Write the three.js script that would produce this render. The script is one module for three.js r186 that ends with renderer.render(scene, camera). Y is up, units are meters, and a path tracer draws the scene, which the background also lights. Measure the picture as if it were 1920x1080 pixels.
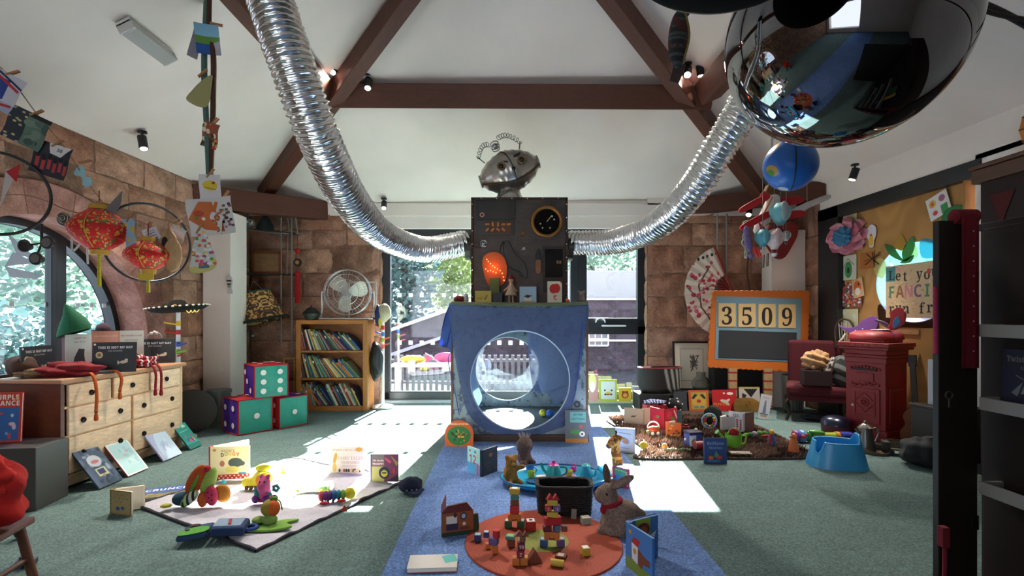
import * as THREE from 'three';
import { RoundedBoxGeometry } from 'three/addons/geometries/RoundedBoxGeometry.js';
import { mergeGeometries, mergeVertices } from 'three/addons/utils/BufferGeometryUtils.js';
import { MarchingCubes } from 'three/addons/objects/MarchingCubes.js';
import { RectAreaLightUniformsLib } from 'three/addons/lights/RectAreaLightUniformsLib.js';

// ---------- camera, sky, sun, exposure ----------
const FOC = 950, CX = 950, CY = 588, EYE = 1.15;              // lens in pixels of the 1920 x 1080 frame, eye height in metres
const scene = new THREE.Scene();
const camera = new THREE.PerspectiveCamera(2 * Math.atan(540 / FOC) * 180 / Math.PI, 1920 / 1080, 0.05, 200);
camera.position.set(0, EYE, 0);
camera.lookAt(0, EYE, -1);
camera.setViewOffset(1920, 1080, 960 - CX, 540 - CY, 1920, 1080);
const renderer = new THREE.WebGLRenderer();
renderer.toneMapping = THREE.LinearToneMapping;
renderer.toneMappingExposure = 2.9;
renderer.shadowMap.enabled = true;
RectAreaLightUniformsLib.init();
{ // bright hazy sky, paler towards the horizon
  const w = 64, h = 64, d = new Float32Array(w * h * 4);
  for (let j = 0; j < h; j++) for (let i = 0; i < w; i++) {
    const e = Math.max(0, (j + 0.5) / h * 2 - 1), k = Math.pow(1 - e, 2), o = (j * w + i) * 4;
    d[o] = 1.05 + 0.35 * k; d[o + 1] = 1.25 + 0.25 * k; d[o + 2] = 1.6 + 0.05 * k; d[o + 3] = 1;
  }
  const t = new THREE.DataTexture(d, w, h, THREE.RGBAFormat, THREE.FloatType);
  t.mapping = THREE.EquirectangularReflectionMapping; t.magFilter = THREE.LinearFilter; t.needsUpdate = true;
  scene.background = t;
  scene.backgroundIntensity = 1.0;
}
const sun = new THREE.DirectionalLight(0xfff8ee, 75);
sun.position.set(1.25, 5.72, -10).multiplyScalar(2);
sun.castShadow = true; sun.shadow.mapSize.set(2048, 2048);
Object.assign(sun.shadow.camera, { left: -10, right: 10, top: 10, bottom: -10, near: 1, far: 60 });
scene.add(sun, sun.target);

// ---------- helpers ----------
const V = (x, y, z) => new THREE.Vector3(x, y, z);
const W = (px, py, Z) => V((px - CX) / FOC * Z, EYE + (CY - py) / FOC * Z, -Z);        // pixel at a depth
const G = (px, py, y = 0) => W(px, py, (EYE - y) * FOC / (py - CY));                    // pixel on a level surface at height y
const S = (px, py, X) => W(px, py, X * FOC / (px - CX));                                // pixel on a side wall x = X
let seed = 7;
const rnd = () => { seed = (seed * 1664525 + 1013904223) >>> 0; return seed / 4294967296; };
const rr = (a, b) => a + (b - a) * rnd();
const pick = (a) => a[Math.floor(rnd() * a.length)];
const PI = Math.PI;
function hash(x, y) { let h = (Math.imul(x | 0, 374761393) + Math.imul(y | 0, 668265263)) | 0; h = Math.imul(h ^ (h >>> 13), 1274126177); return ((h ^ (h >>> 16)) >>> 0) / 4294967296; }
function vn(x, y, p) { // value noise, period p
  const xi = Math.floor(x), yi = Math.floor(y), fx = x - xi, fy = y - yi, m = (a) => ((a % p) + p) % p;
  const s = (t) => t * t * (3 - 2 * t), a = hash(m(xi), m(yi)), b = hash(m(xi + 1), m(yi)), c = hash(m(xi), m(yi + 1)), d = hash(m(xi + 1), m(yi + 1));
  return a + (b - a) * s(fx) + (c - a) * s(fy) + (a - b - c + d) * s(fx) * s(fy);
}
const fbm = (u, v, f, o) => { let s = 0, a = 0.5, t = 0; for (let i = 0; i < o; i++) { s += a * vn(u * f, v * f, f); t += a; a /= 2; f *= 2; } return s / t; };
function dtex(n, fn, rep = 1, srgb = true) { // square tiling texture, fn(u,v)->[r,g,b] 0..1
  const d = new Uint8Array(n * n * 4);
  for (let j = 0; j < n; j++) for (let i = 0; i < n; i++) { const c = fn(i / n, j / n), o = (j * n + i) * 4; for (let k = 0; k < 3; k++) d[o + k] = Math.max(0, Math.min(255, c[k] * 255)); d[o + 3] = 255; }
  const t = new THREE.DataTexture(d, n, n); t.wrapS = t.wrapT = THREE.RepeatWrapping; t.magFilter = THREE.LinearFilter; t.needsUpdate = true;
  if (srgb) t.colorSpace = THREE.SRGBColorSpace;
  t.repeat.set(rep, rep); return t;
}
const grey = (g) => [g, g, g];
const tCarpet = dtex(512, (u, v) => grey(0.5 + 0.42 * fbm(u, v, 128, 2) + 0.16 * hash(u * 512, v * 512) + 0.1 * (fbm(u, v, 6, 3) - 0.5)), 1.2);
const tStone = dtex(512, (u, v) => { const a = fbm(u, v, 7, 5), b = fbm(u + .3, v, 60, 2); return [0.64 + 0.4 * a + 0.18 * (b - .5), 0.58 + 0.43 * a + 0.2 * (b - .5), 0.53 + 0.45 * a + 0.2 * (b - .5)]; }, 1.3);
const tGrain = dtex(512, (u, v) => { const w = fbm(u, v, 3, 2) * 0.06, g = fbm(u * 0.25 , v + w, 64, 3), h = fbm(u * .125, v, 16, 2); return grey(0.74 + 0.18 * g + 0.12 * h); }, 1.6);
const tGrainY = tGrain.clone(); tGrainY.rotation = PI / 2;
const tFab = dtex(256, (u, v) => grey(0.78 + 0.1 * Math.sin(u * 2 * PI * 32) * Math.sin(v * 2 * PI * 32) + 0.12 * fbm(u, v, 20, 3)), 6);
const tFur = dtex(256, (u, v) => grey(0.6 + 0.4 * fbm(u, v, 48, 2)), 5);
const tPlast = dtex(512, (u, v) => grey(0.93 + 0.07 * fbm(u, v, 5, 5)), 0.5);
const tBump = dtex(256, (u, v) => grey(fbm(u, v, 8, 5)), 2, false);
const tFine = tCarpet;
const tGrunge = dtex(512, (u, v) => { const a = fbm(u, v, 5, 5), b = fbm(u, v * .5, 24, 3), c = fbm(u + .3, v + .6, 40, 2), k = c > .66 ? -.25 : 0; return [.55 + .4 * a + .2 * (b - .5) + k, .58 + .38 * a + .2 * (b - .5) + k, .6 + .36 * a + .18 * (b - .5) + k * .8]; }, .8);
const tRust = dtex(512, (u, v) => { const a = fbm(u, v, 6, 5), b = fbm(u * .25, v + .4, 60, 2); return [.5 + .35 * a + .1 * b, .5 + .3 * a + .12 * b, .5 + .28 * a + .12 * b]; }, 1);
const tPly = dtex(512, (u, v) => { const w = fbm(u, v, 4, 3), s = Math.sin((v * 6 + w * 5) * 2 * PI) * .5 + .5; return [.78 + .16 * w + .05 * s, .7 + .18 * w + .07 * s, .6 + .2 * w + .08 * s]; }, .45);

const mats = new Map();
function M(c, rough = 0.7, o = {}) { // o: map, metal, bump, bs, side, ... cached
  const key = [c, rough, ...Object.entries(o).flatMap(([k, v]) => [k, v?.uuid ?? v])].join('|');
  if (!mats.has(key)) {
    const { metal = 0, bump, bs, ...rest } = o;
    const phys = ['transmission', 'clearcoat', 'sheen', 'ior', 'thickness', 'specularIntensity'].some((k) => k in o);
    const m = new THREE[phys ? 'MeshPhysicalMaterial' : 'MeshStandardMaterial']({ color: c, roughness: rough, metalness: metal, side: THREE.DoubleSide, ...rest });
    if (bump) { m.bumpMap = bump; m.bumpScale = bs ?? 0.002; }
    mats.set(key, m);
  }
  return mats.get(key);
}
const fabric = (c) => M(c, 0.95, { map: tFab });
const fur = (c) => M(c, 1, { map: tFur, bump: tFur, bs: 0.003 });
const wood = (c, r = 0.5) => M(c, r, { map: tGrain });
const woodY = (c, r = 0.5) => M(c, r, { map: tGrainY });
const plastic = (c, r = 0.3) => M(c, r);
const paint = (c, r = 0.45) => M(c, r);

// geometry helpers; every one returns a plain geometry
const place = (g, x = 0, y = 0, z = 0, rx = 0, ry = 0, rz = 0) => { if (rx || ry || rz) g.applyMatrix4(new THREE.Matrix4().makeRotationFromEuler(new THREE.Euler(rx, ry, rz))); return g.translate(x, y, z); };
const bx = (w, h, d, x = 0, y = 0, z = 0, r = null, rx = 0, ry = 0, rz = 0) => {
  const q = r === null ? Math.min(w, h, d) * 0.12 : r;
  return place(q > 0 ? new RoundedBoxGeometry(w, h, d, 1, Math.min(q, Math.min(w, h, d) * 0.49)) : new THREE.BoxGeometry(w, h, d), x, y, z, rx, ry, rz);
};
const cy = (r1, r2, h, x = 0, y = 0, z = 0, rx = 0, ry = 0, rz = 0, n = 20) => place(new THREE.CylinderGeometry(r1, r2, h, n), x, y, z, rx, ry, rz);
const sp = (r, x = 0, y = 0, z = 0, sx = 1, sy = 1, sz = 1, n = 16) => new THREE.SphereGeometry(r, n, Math.max(6, n * 0.7 | 0)).scale(sx, sy, sz).translate(x, y, z);
const el = (sx, sy, sz, x, y, z, rx = 0, ry = 0, rz = 0, n = 16) => place(new THREE.SphereGeometry(1, n, Math.max(6, n * 0.7 | 0)).scale(sx, sy, sz), x, y, z, rx, ry, rz);
const to = (R, r, x = 0, y = 0, z = 0, rx = 0, ry = 0, rz = 0, arc = PI * 2, n = 32, m = 8) => place(new THREE.TorusGeometry(R, r, m, n, arc), x, y, z, rx, ry, rz);
const vec = (p) => (p.isVector3 ? p : V(...p));
const tb = (pts, r, n = 0, m = 6, closed = false) => { const c = new THREE.CatmullRomCurve3(pts.map(vec), closed, 'catmullrom', 0.5); return new THREE.TubeGeometry(c, n || pts.length * 5, r, m, closed); };
const rod = (a, b, r, m = 8, r2 = r) => { a = vec(a); b = vec(b); const l = a.distanceTo(b), g = new THREE.CylinderGeometry(r2, r, l, m); const q = new THREE.Quaternion().setFromUnitVectors(V(0, 1, 0), b.clone().sub(a).normalize()); g.applyQuaternion(q); const c = a.clone().add(b).multiplyScalar(0.5); return g.translate(c.x, c.y, c.z); };
const beam = (a, b, w, h, roll = 0) => { // square timber from a to b
  a = vec(a); b = vec(b); const l = a.distanceTo(b), g = new RoundedBoxGeometry(l, h, w, 1, 0.008); if (roll) g.rotateX(roll);
  const d = b.clone().sub(a).normalize(), s = d.clone().cross(V(0, 1, 0)).normalize(), u = s.clone().cross(d);
  metreUV(g);
  g.applyMatrix4(new THREE.Matrix4().makeBasis(d, u, s)); const c = a.clone().add(b).multiplyScalar(0.5); g.translate(c.x, c.y, c.z); g.userData.uvdone = true; return g;
};
const la = (prof, n = 28, arc = PI * 2) => new THREE.LatheGeometry(prof.map(([r, y]) => new THREE.Vector2(Math.max(r, 1e-4), y)), n, 0, arc);
const shp = (pts) => { const s = new THREE.Shape(); pts.forEach(([x, y], i) => (i ? s.lineTo(x, y) : s.moveTo(x, y))); s.closePath(); return s; };
const spl = (pts, n = 40) => { const c = new THREE.CatmullRomCurve3(pts.map(([x, y]) => V(x, y, 0)), true, 'catmullrom', 0.5); return shp(c.getPoints(n).slice(0, -1).map((p) => [p.x, p.y])); };
const ex = (shape, d, bevel = 0, cs = 8) => { const g = new THREE.ExtrudeGeometry(shape, { depth: d, bevelEnabled: bevel > 0, bevelSize: bevel, bevelThickness: bevel, bevelSegments: 2, curveSegments: cs }); return g; };
function metreUV(g) { // uv in metres from the dominant side of each normal
  if (g.userData.uvdone) return g;
  const p = g.attributes.position, n = g.attributes.normal, uv = new Float32Array(p.count * 2);
  for (let i = 0; i < p.count; i++) {
    const a = Math.abs(n.getX(i)), b = Math.abs(n.getY(i)), c = Math.abs(n.getZ(i));
    if (b >= a && b >= c) { uv[2 * i] = p.getX(i); uv[2 * i + 1] = p.getZ(i); } else if (a > c) { uv[2 * i] = p.getZ(i); uv[2 * i + 1] = p.getY(i); } else { uv[2 * i] = p.getX(i); uv[2 * i + 1] = p.getY(i); }
  }
  g.setAttribute('uv', new THREE.BufferAttribute(uv, 2)); return g;
}
function join(list) {
  const a = (Array.isArray(list) ? list.flat() : [list]).map((g) => { const q = g.index ? g.toNonIndexed() : g; q.userData = g.userData; metreUV(q); for (const k of Object.keys(q.attributes)) if (!['position', 'normal', 'uv'].includes(k)) q.deleteAttribute(k); q.morphAttributes = {}; return q; });
  return a.length > 1 ? mergeGeometries(a) : a[0];
}
const taken = new Map();
const numbered = (n) => { const k = taken.get(n) ?? 0; taken.set(n, k + 1); return k ? n + '_' + String(k).padStart(3, '0') : n; };
function mesh(name, geo, mat, parent, keep) { const m = new THREE.Mesh(keep ? geo : join(geo), mat); m.name = name; m.castShadow = m.receiveShadow = true; parent.add(m); return m; }
const part = (name, geo, mat, parent, label) => { const m = mesh(name, geo, mat, parent); if (label) m.userData.label = label; return m; };
function thing(name, label, category, pos = [0, 0, 0], turn = 0, group) { const o = new THREE.Group(); o.name = numbered(name); o.position.copy(vec(pos)); o.rotation.y = turn; o.userData = { label, category }; if (group) o.userData.group = group; scene.add(o); return o; }
function one(name, label, category, geo, mat, pos = [0, 0, 0], turn = 0, group) { const m = mesh(numbered(name), geo, mat, scene); m.position.copy(vec(pos)); m.rotation.y = turn; m.userData = { label, category }; if (group) m.userData.group = group; return m; }
function struct(name, geo, mat) { const m = mesh(numbered(name), geo, mat, scene); m.userData = { kind: 'structure' }; return m; }
// smooth body from tapered capsules [ax,ay,az, bx,by,bz, ra, rb], meshed as one skin
function body(caps, n = 40, k = 0.012, noise = 0) {
  const lo = V(9, 9, 9), hi = V(-9, -9, -9);
  for (const [a, b, c, d, e, f, r, q = r] of caps) { const m = Math.max(r, q); lo.min(V(Math.min(a, d) - m, Math.min(b, e) - m, Math.min(c, f) - m)); hi.max(V(Math.max(a, d) + m, Math.max(b, e) + m, Math.max(c, f) + m)); }
  const ctr = lo.clone().add(hi).multiplyScalar(0.5), sz = Math.max(hi.x - lo.x, hi.y - lo.y, hi.z - lo.z) * 0.5 * 1.16;
  const mc = new MarchingCubes(n, new THREE.MeshBasicMaterial(), false, false, 60000); mc.isolation = 0;
  for (let z = 0; z < n; z++) for (let y = 0; y < n; y++) for (let x = 0; x < n; x++) {
    const h = n / 2, X = ctr.x + (x - h) / h * sz, Y = ctr.y + (y - h) / h * sz, Z = ctr.z + (z - h) / h * sz; let s = 0;
    for (const [a, b, c, d, e, f, r, q = r] of caps) {
      const ux = d - a, uy = e - b, uz = f - c, l = ux * ux + uy * uy + uz * uz, t = l ? Math.max(0, Math.min(1, ((X - a) * ux + (Y - b) * uy + (Z - c) * uz) / l)) : 0;
      s += Math.exp(-(Math.hypot(X - a - ux * t, Y - b - uy * t, Z - c - uz * t) - (r + (q - r) * t)) / k);
    }
    mc.field[x + y * n + z * n * n] = Math.max(-5, Math.min(5, k * Math.log(Math.max(s, 1e-30))));
  }
  mc.update();
  const cnt = mc.count, pos = new Float32Array(mc.positionArray.slice(0, cnt * 3));
  for (let i = 0; i < cnt; i++) { pos[3 * i] = ctr.x + pos[3 * i] * sz; pos[3 * i + 1] = ctr.y + pos[3 * i + 1] * sz; pos[3 * i + 2] = ctr.z + pos[3 * i + 2] * sz; }
  let g = new THREE.BufferGeometry(); g.setAttribute('position', new THREE.BufferAttribute(pos, 3));
  g = mergeVertices(g, sz * 1e-4); g.computeVertexNormals();
  return g;
}
// crumpled cloth or lumpy blob: displaced sphere
function lump(sx, sy, sz, amp, f, sd = 0, n = 28) {
  const g = new THREE.SphereGeometry(1, n, n * 0.75 | 0), p = g.attributes.position;
  for (let i = 0; i < p.count; i++) { const x = p.getX(i), y = p.getY(i), z = p.getZ(i), k = 1 + amp * (Math.sin(x * f + sd) * Math.cos(z * f * 1.3 + sd * 2) + 0.6 * Math.sin(y * f * 1.7 + x * f * .8 + sd) + 0.4 * Math.sin((x + z) * f * 2.3 + sd * 3)); p.setXYZ(i, x * sx * k, y * sy * k, z * sz * k); }
  g.computeVertexNormals(); return g;
}
// flat print: canvas texture, w x h pixels
let nTex = 0;
function art(w, h, draw) { const c = document.createElement('canvas'); c.width = w; c.height = h; const x = c.getContext('2d'); draw(x, w, h); const t = new THREE.CanvasTexture(c); t.colorSpace = THREE.SRGBColorSpace; nTex++; return t; }
const ink = (x, txt, cx, cyy, size, col, font = 'bold', fam = 'sans-serif', max) => { x.fillStyle = col; x.font = `${font} ${size}px ${fam}`; x.textAlign = 'center'; x.textBaseline = 'middle'; x.fillText(txt, cx, cyy, max); };
const disc = (x, cx, cyy, rx, ry, col, rot = 0) => { x.fillStyle = col; x.beginPath(); x.ellipse(cx, cyy, rx, ry, rot, 0, 7); x.fill(); };
const fill = (x, c, a = 0, b = 0, w = 4000, h = 4000) => { x.fillStyle = c; x.fillRect(a, b, w, h); };
const poly = (x, c, pts) => { x.fillStyle = c; x.beginPath(); pts.forEach(([a, b], i) => (i ? x.lineTo(a, b) : x.moveTo(a, b))); x.closePath(); x.fill(); };
const line = (x, c, w, pts) => { x.strokeStyle = c; x.lineWidth = w; x.beginPath(); pts.forEach(([a, b], i) => (i ? x.lineTo(a, b) : x.moveTo(a, b))); x.stroke(); };
function panelGeo(w, h, d, x = 0, y = 0, z = 0) { // board with the picture once across its front and back
  const g = new THREE.BoxGeometry(w, h, d), uv = g.attributes.uv, n = g.attributes.normal;
  for (let i = 0; i < uv.count; i++) if (Math.abs(n.getZ(i)) < 0.5) uv.setXY(i, 0.02, 0.5);
  g.translate(x, y, z); return g;
}
const P = (t, r = 0.6) => { const m = new THREE.MeshStandardMaterial({ map: t, roughness: r, side: THREE.DoubleSide }); return m; };
const printed = (name, geo, t, parent, r) => mesh(name, geo, t.isTexture ? P(t, r) : t, parent, true);
const pageMat = M(0xe9e2d2, 0.9);
// closed book: width x, height y, thickness z, front cover towards +z, standing on y = 0
function book(label, w, h, t, cover, spine, o = {}) {
  const b = thing('picture_book', label, 'book', o.pos, o.turn ?? 0, o.group), c = 0.0025;
  const r = new THREE.Group(); const host = b;
  printed('front_cover', panelGeo(w, h, c, 0, h / 2, t / 2 - c / 2), cover, host);
  part('back_cover', bx(w, h, c, 0, h / 2, -t / 2 + c / 2, 0), spine, host);
  part('spine', bx(c, h, t - 2 * c, -w / 2 + c / 2, h / 2, 0, 0), spine, host);
  part('pages', bx(w - c - 0.004, h - 0.008, t - 2 * c - 0.0006, 0.001, h / 2, 0, 0), pageMat, host);
  if (o.lean) { b.rotation.order = 'YXZ'; b.rotation.x = -o.lean; }
  if (o.rz) { b.rotation.order = 'YXZ'; b.rotation.z = o.rz; }
  return b;
}
// board book standing half open: spine on the y axis, two halves going to +x and turned by +-a/2; outer faces carry the covers
function openBook(label, w, h, t, front, back, spine, a, o = {}) {
  const b = thing('board_book', label, 'book', o.pos, o.turn ?? 0, o.group), c = 0.0025, inside = o.inside ?? pageMat;
  for (const [s, cov, nm] of [[1, front, 'front_cover'], [-1, back, 'back_cover']]) {
    const g = new THREE.Matrix4().makeRotationY(-s * a / 2), q = t / 2;
    // outer board
    printed(nm, panelGeo(w, h, c, w / 2, h / 2, s * (q - c / 2)).applyMatrix4(g), cov, b);
    printed('pages', panelGeo(w - 0.004, h - 0.006, q - c, w / 2, h / 2, s * (q - c) / 2).applyMatrix4(g), inside, b);
  }
  part('spine', cy(t * 0.5, t * 0.5, h, 0, h / 2, 0, 0, 0, 0, 10), spine, b);
  return b;
}

// ---------- the room ----------
const XL = -3.3, XR = 3.7, ZB = -6.5, ZF = 2.6, TOP = 2.54, PITCH = 0.5, RIDGE = TOP + 3.3 * PITCH, TOPR = 2.65;
const mWhite = M(0xebe0d7, 0.9, { map: tPlast });
const mMortar = M(0x9a7d6c, 1, { map: tStone, bump: tBump, bs: 0.01 });
const stoneMats = [0xc69c84, 0xbb8d77, 0xcfa790, 0xae8570, 0xd0aa95, 0xbd9686].map((c) => M(c, 0.95, { map: tStone, bump: tBump, bs: 0.014 }));
const mBeam = M(0x5c2f1c, 0.6, { map: tGrain, bump: tGrain, bs: 0.002 });
const mBlack = M(0x1d2024, 0.35);
const mGlass = M(0xdfe6ea, 0.0, { transmission: 1, thickness: 0, ior: 1.45 });

{ // green carpet
  const f = struct('floor', bx(8.2, 0.2, 9.8, .2, -0.1, (ZF + ZB) / 2 - 0.05, 0), M(0x738f8a, 1, { map: tCarpet, bump: tFine, bs: 0.002 }));
  const a = G(833, 830), b = G(720, 1078);
  one('carpet_runner', 'long blue carpet strip laid in the green floor up to the robot box', 'carpet', bx(1.51, 0.006, 8.1, 0.205, 0.003, -1.5, 0.001), M(0x7fa4e4, 1, { map: tCarpet, bump: tFine, bs: 0.002 }));
}
// ceiling: two side slopes, the hip over the glazing, thickness upwards
function slab(name, pts, mat, th = 0.14) {
  const n = pts.length, pos = [], idx = []; const q = pts.map(vec);
  const nrm = q[1].clone().sub(q[0]).cross(q[2].clone().sub(q[0])).normalize(); if (nrm.y < 0) nrm.negate();
  const all = [...q, ...q.map((p) => p.clone().addScaledVector(nrm, th))];
  const tri = (a, b, c) => { for (const k of [a, b, c]) pos.push(all[k].x, all[k].y, all[k].z); };
  for (let i = 1; i < n - 1; i++) { tri(0, i, i + 1); tri(n, n + i + 1, n + i); }
  for (let i = 0; i < n; i++) { const j = (i + 1) % n; tri(i, n + i, n + j); tri(i, n + j, j); }
  const g = new THREE.BufferGeometry(); g.setAttribute('position', new THREE.BufferAttribute(new Float32Array(pos), 3)); g.computeVertexNormals();
  return struct(name, g, mat);
}
const APEX = ZB + 3.3;
slab('ceiling', [[XL - .25, TOP - .125, ZB - .25], [XL - .25, TOP - .125, ZF + .2], [0, RIDGE, ZF + .2], [0, RIDGE, APEX]], mWhite);
slab('ceiling', [[XR + .3, TOPR - .125, ZB - .25], [0, RIDGE, APEX], [0, RIDGE, ZF + .2], [XR + .3, TOPR - .125, ZF + .2]], mWhite);
slab('ceiling', [[XL - .25, TOP - .125, ZB - .25], [0, RIDGE, APEX], [XR + .3, TOPR - .125, ZB - .25]], mWhite);

// stones: eight pillow-faced variants of a unit block (front towards +z), scaled to size
const stoneGeos = [.32, .5, .75].map((sw) => Array.from({ length: 8 }, (_, s) => {
  const nx = 6, ny = 5, g = new THREE.PlaneGeometry(1, 1, nx, ny), p = g.attributes.position, uv = g.attributes.uv, ou = hash(s, 3) * 5, ov = hash(s, 9) * 5;
  for (let i = 0; i < p.count; i++) {
    const x = p.getX(i), y = p.getY(i), ed = Math.max(Math.abs(x), Math.abs(y)) * 2, r = hash(i * 7 + s * 131, s), q = hash(i * 3, s * 17 + 5);
    const edge = ed > 0.99;
    p.setXYZ(i, x * (edge ? 0.985 : 1) + (r - .5) * 0.03, y * (edge ? 0.97 : 1) + (q - .5) * 0.05, edge ? 0 : 0.55 + 0.45 * hash(i, s * 29));
    uv.setXY(i, ou + x * sw, ov + y * .28);
  }
  g.computeVertexNormals(); return g.toNonIndexed();
}));
function stone(parent, w, h, d, at, turn, mat) { const m = new THREE.Mesh(stoneGeos[w < .41 ? 0 : w < .62 ? 1 : 2][Math.floor(rnd() * 8)], mat ?? pick(stoneMats)); m.name = 'stone'; m.scale.set(w, h, d); m.position.set(...at); m.rotation.y = turn; m.castShadow = m.receiveShadow = true; parent.add(m); return m; }
// courses of stones over a rectangle; put(u, y, w, h) places one; skip(y0, y1) returns a blocked [u0, u1] or null
function courses(u0, u1, y0, y1, hh, ww, put, skip) {
  let y = y0;
  while (y < y1 - 0.03) {
    let h = rr(hh[0], hh[1]); if (y1 - y - h < hh[0] * 0.6) h = y1 - y;
    const b = skip?.(y, y + h), spans = b ? [[u0, b[0]], [b[1], u1]] : [[u0, u1]];
    for (const [a, c] of spans) { let u = a; while (u < c - 0.03) { let w = rr(ww[0], ww[1]); if (c - u - w < ww[0] * 0.5) w = c - u; put(u + w / 2, y + h / 2, w - 0.008, h - 0.006); u += w; } }
    y += h;
  }
}
{ // left wall with the round-headed window
  const WZ = -3.64, WY = 0.85, R = 1.04, sh = shp([[ZB - 0.4, -0.1], [ZF + 0.2, -0.1], [ZF + 0.2, TOP], [ZB - 0.4, TOP]]);
  const hole = new THREE.Path(); hole.moveTo(WZ - R, 0.62); hole.lineTo(WZ - R, WY); hole.absarc(WZ, WY, R, PI, 0, true); hole.lineTo(WZ + R, 0.62); hole.closePath(); sh.holes.push(hole);
  const g = ex(sh, 0.4, 0, 24); g.applyMatrix4(new THREE.Matrix4().makeBasis(V(0, 0, 1), V(0, 1, 0), V(-1, 0, 0))); g.translate(XL, 0, 0);
  const w = struct('wall_left', g, mMortar);
  courses(-6.5, -2.4, 0.02, TOP, [.17, .33], [.3, .75], (z, y, sw, h) => stone(w, sw, h, 0.035, [XL + .001, y, z], PI / 2), (a, b) => {
    const r = 1.24, m = Math.abs(a - WY) < Math.abs(b - WY) ? a : b, q = a > WY ? a - WY : 0; if (b < .62) return null; if (q >= r) return null; const d = Math.sqrt(r * r - q * q); return [WZ - d, WZ + d];
  });
  const mArch = [0xc4968c, 0xbd8f86, 0xca9d90].map((c) => M(c, 0.9, { map: tStone, bump: tBump, bs: 0.003 }));
  const nA = 9;
  for (let i = 0; i < nA; i++) { // pink voussoirs, through the depth of the reveal
    const a0 = i / nA * PI + .006, a1 = (i + 1) / nA * PI - .006, s = new THREE.Shape(); s.absarc(0, 0, 1.23, a0, a1, false); s.absarc(0, 0, 1.0, a1, a0, true);
    const v = ex(s, 0.3, 0.006, 8); v.translate(0, 0, -0.28); v.rotateY(PI / 2);
    const m = part('stone', v, mArch[i % 3], w); m.position.set(XL, WY, WZ);
  }
  for (const z of [WZ - 1.115, WZ + 1.115]) { const m = part('stone', bx(.3, .24, .22, 0, 0, 0, .01), mArch[0], w); m.position.set(XL - .13, WY - .125, z); }
  const sill = struct('trim_1', bx(.34, .06, 2.2, XL - .17, .63, WZ, .01), M(0x5c3324, .6, { map: tGrain }));
  // window
  const win = new THREE.Group(); win.name = 'window_1'; win.userData = { kind: 'structure' }; scene.add(win); win.position.set(XL - .27, WY, WZ);
  const ring = new THREE.Shape(); ring.moveTo(-1.02, -.2); ring.lineTo(-1.02, 0); ring.absarc(0, 0, 1.02, PI, 0, true); ring.lineTo(1.02, -.2); ring.closePath();
  const inn = new THREE.Path(); inn.moveTo(-.94, -.13); inn.lineTo(-.94, 0); inn.absarc(0, 0, .94, PI, 0, true); inn.lineTo(.94, -.13); inn.closePath(); ring.holes.push(inn);
  const fr = ex(ring, .08, .004, 24); fr.translate(0, 0, -.04); fr.rotateY(PI / 2);
  part('window_frame', fr, mBlack, win);
  part('mullion', [bx(.09, 1.08, .1, 0, .4, -.37, .006), bx(.05, 1.0, .05, .03, .38, -.3, .006)], mBlack, win);
  const pane = new THREE.Shape(); pane.moveTo(-.95, -.14); pane.lineTo(-.95, 0); pane.absarc(0, 0, .95, PI, 0, true); pane.lineTo(.95, -.14); pane.closePath();
  const gl = ex(pane, .006, 0, 24); gl.rotateY(PI / 2); part('pane', gl, mGlass, win);
  for (let i = 0; i < 12; i++) if (i !== 5) part('window_dot', bx(.004, .035, .035, .012, .37, -.84 + i * .14, 0), M(0xf2f4f5, .8), win);
}
{ // back wall: stone piers, white header, glazing
  const w = struct('wall_back', [bx(3.3 - 1.62 + .4, TOP + .1, .4, (-3.7 - 1.62) / 2, TOP / 2 - .05, ZB - .2, 0), bx(4.1 - 1.8, TOPR + .1, .4, (4.1 + 1.8) / 2, TOPR / 2 - .05, ZB - .2, 0), bx(3.44, .16, .4, .09, -.06, ZB - .2, 0)], mMortar);
  const hd = struct('trim_2', [bx(3.44, TOP - 2.245 + .06, .4, .09, (TOP + 2.245) / 2 + .03, ZB - .19, 0), bx(7.0, .16, .06, .2, TOP - .06, ZB + .002, 0), bx(1.9, .2, .06, 2.75, TOP + .1, ZB + .002, 0)], mWhite);
  const put = (x, y, sw, h) => stone(w, sw, h, 0.035, [x, y, ZB + .001], 0);
  courses(-3.28, -2.05, 0.02, 2.46, [.2, .34], [.3, .8], put); courses(-2.05, -1.625, 0.02, 2.46, [.2, .36], [.4, .6], put);
  courses(1.805, 3.68, 0.02, 2.46, [.24, .4], [.4, .95], put);
  stone(w, .62, .39, .06, [-1.98, 1.85, ZB + .001], 0, M(0xa98775, .95, { map: tStone, bump: tBump, bs: .003 }));
  // reveals dressed in stone
  for (let i = 0; i < 7; i++) { stone(w, .3, .31, .02, [-1.622, .17 + i * .315, ZB - .15], PI / 2); stone(w, .3, .31, .02, [1.802, .17 + i * .315, ZB - .15], -PI / 2); }
}
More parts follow.
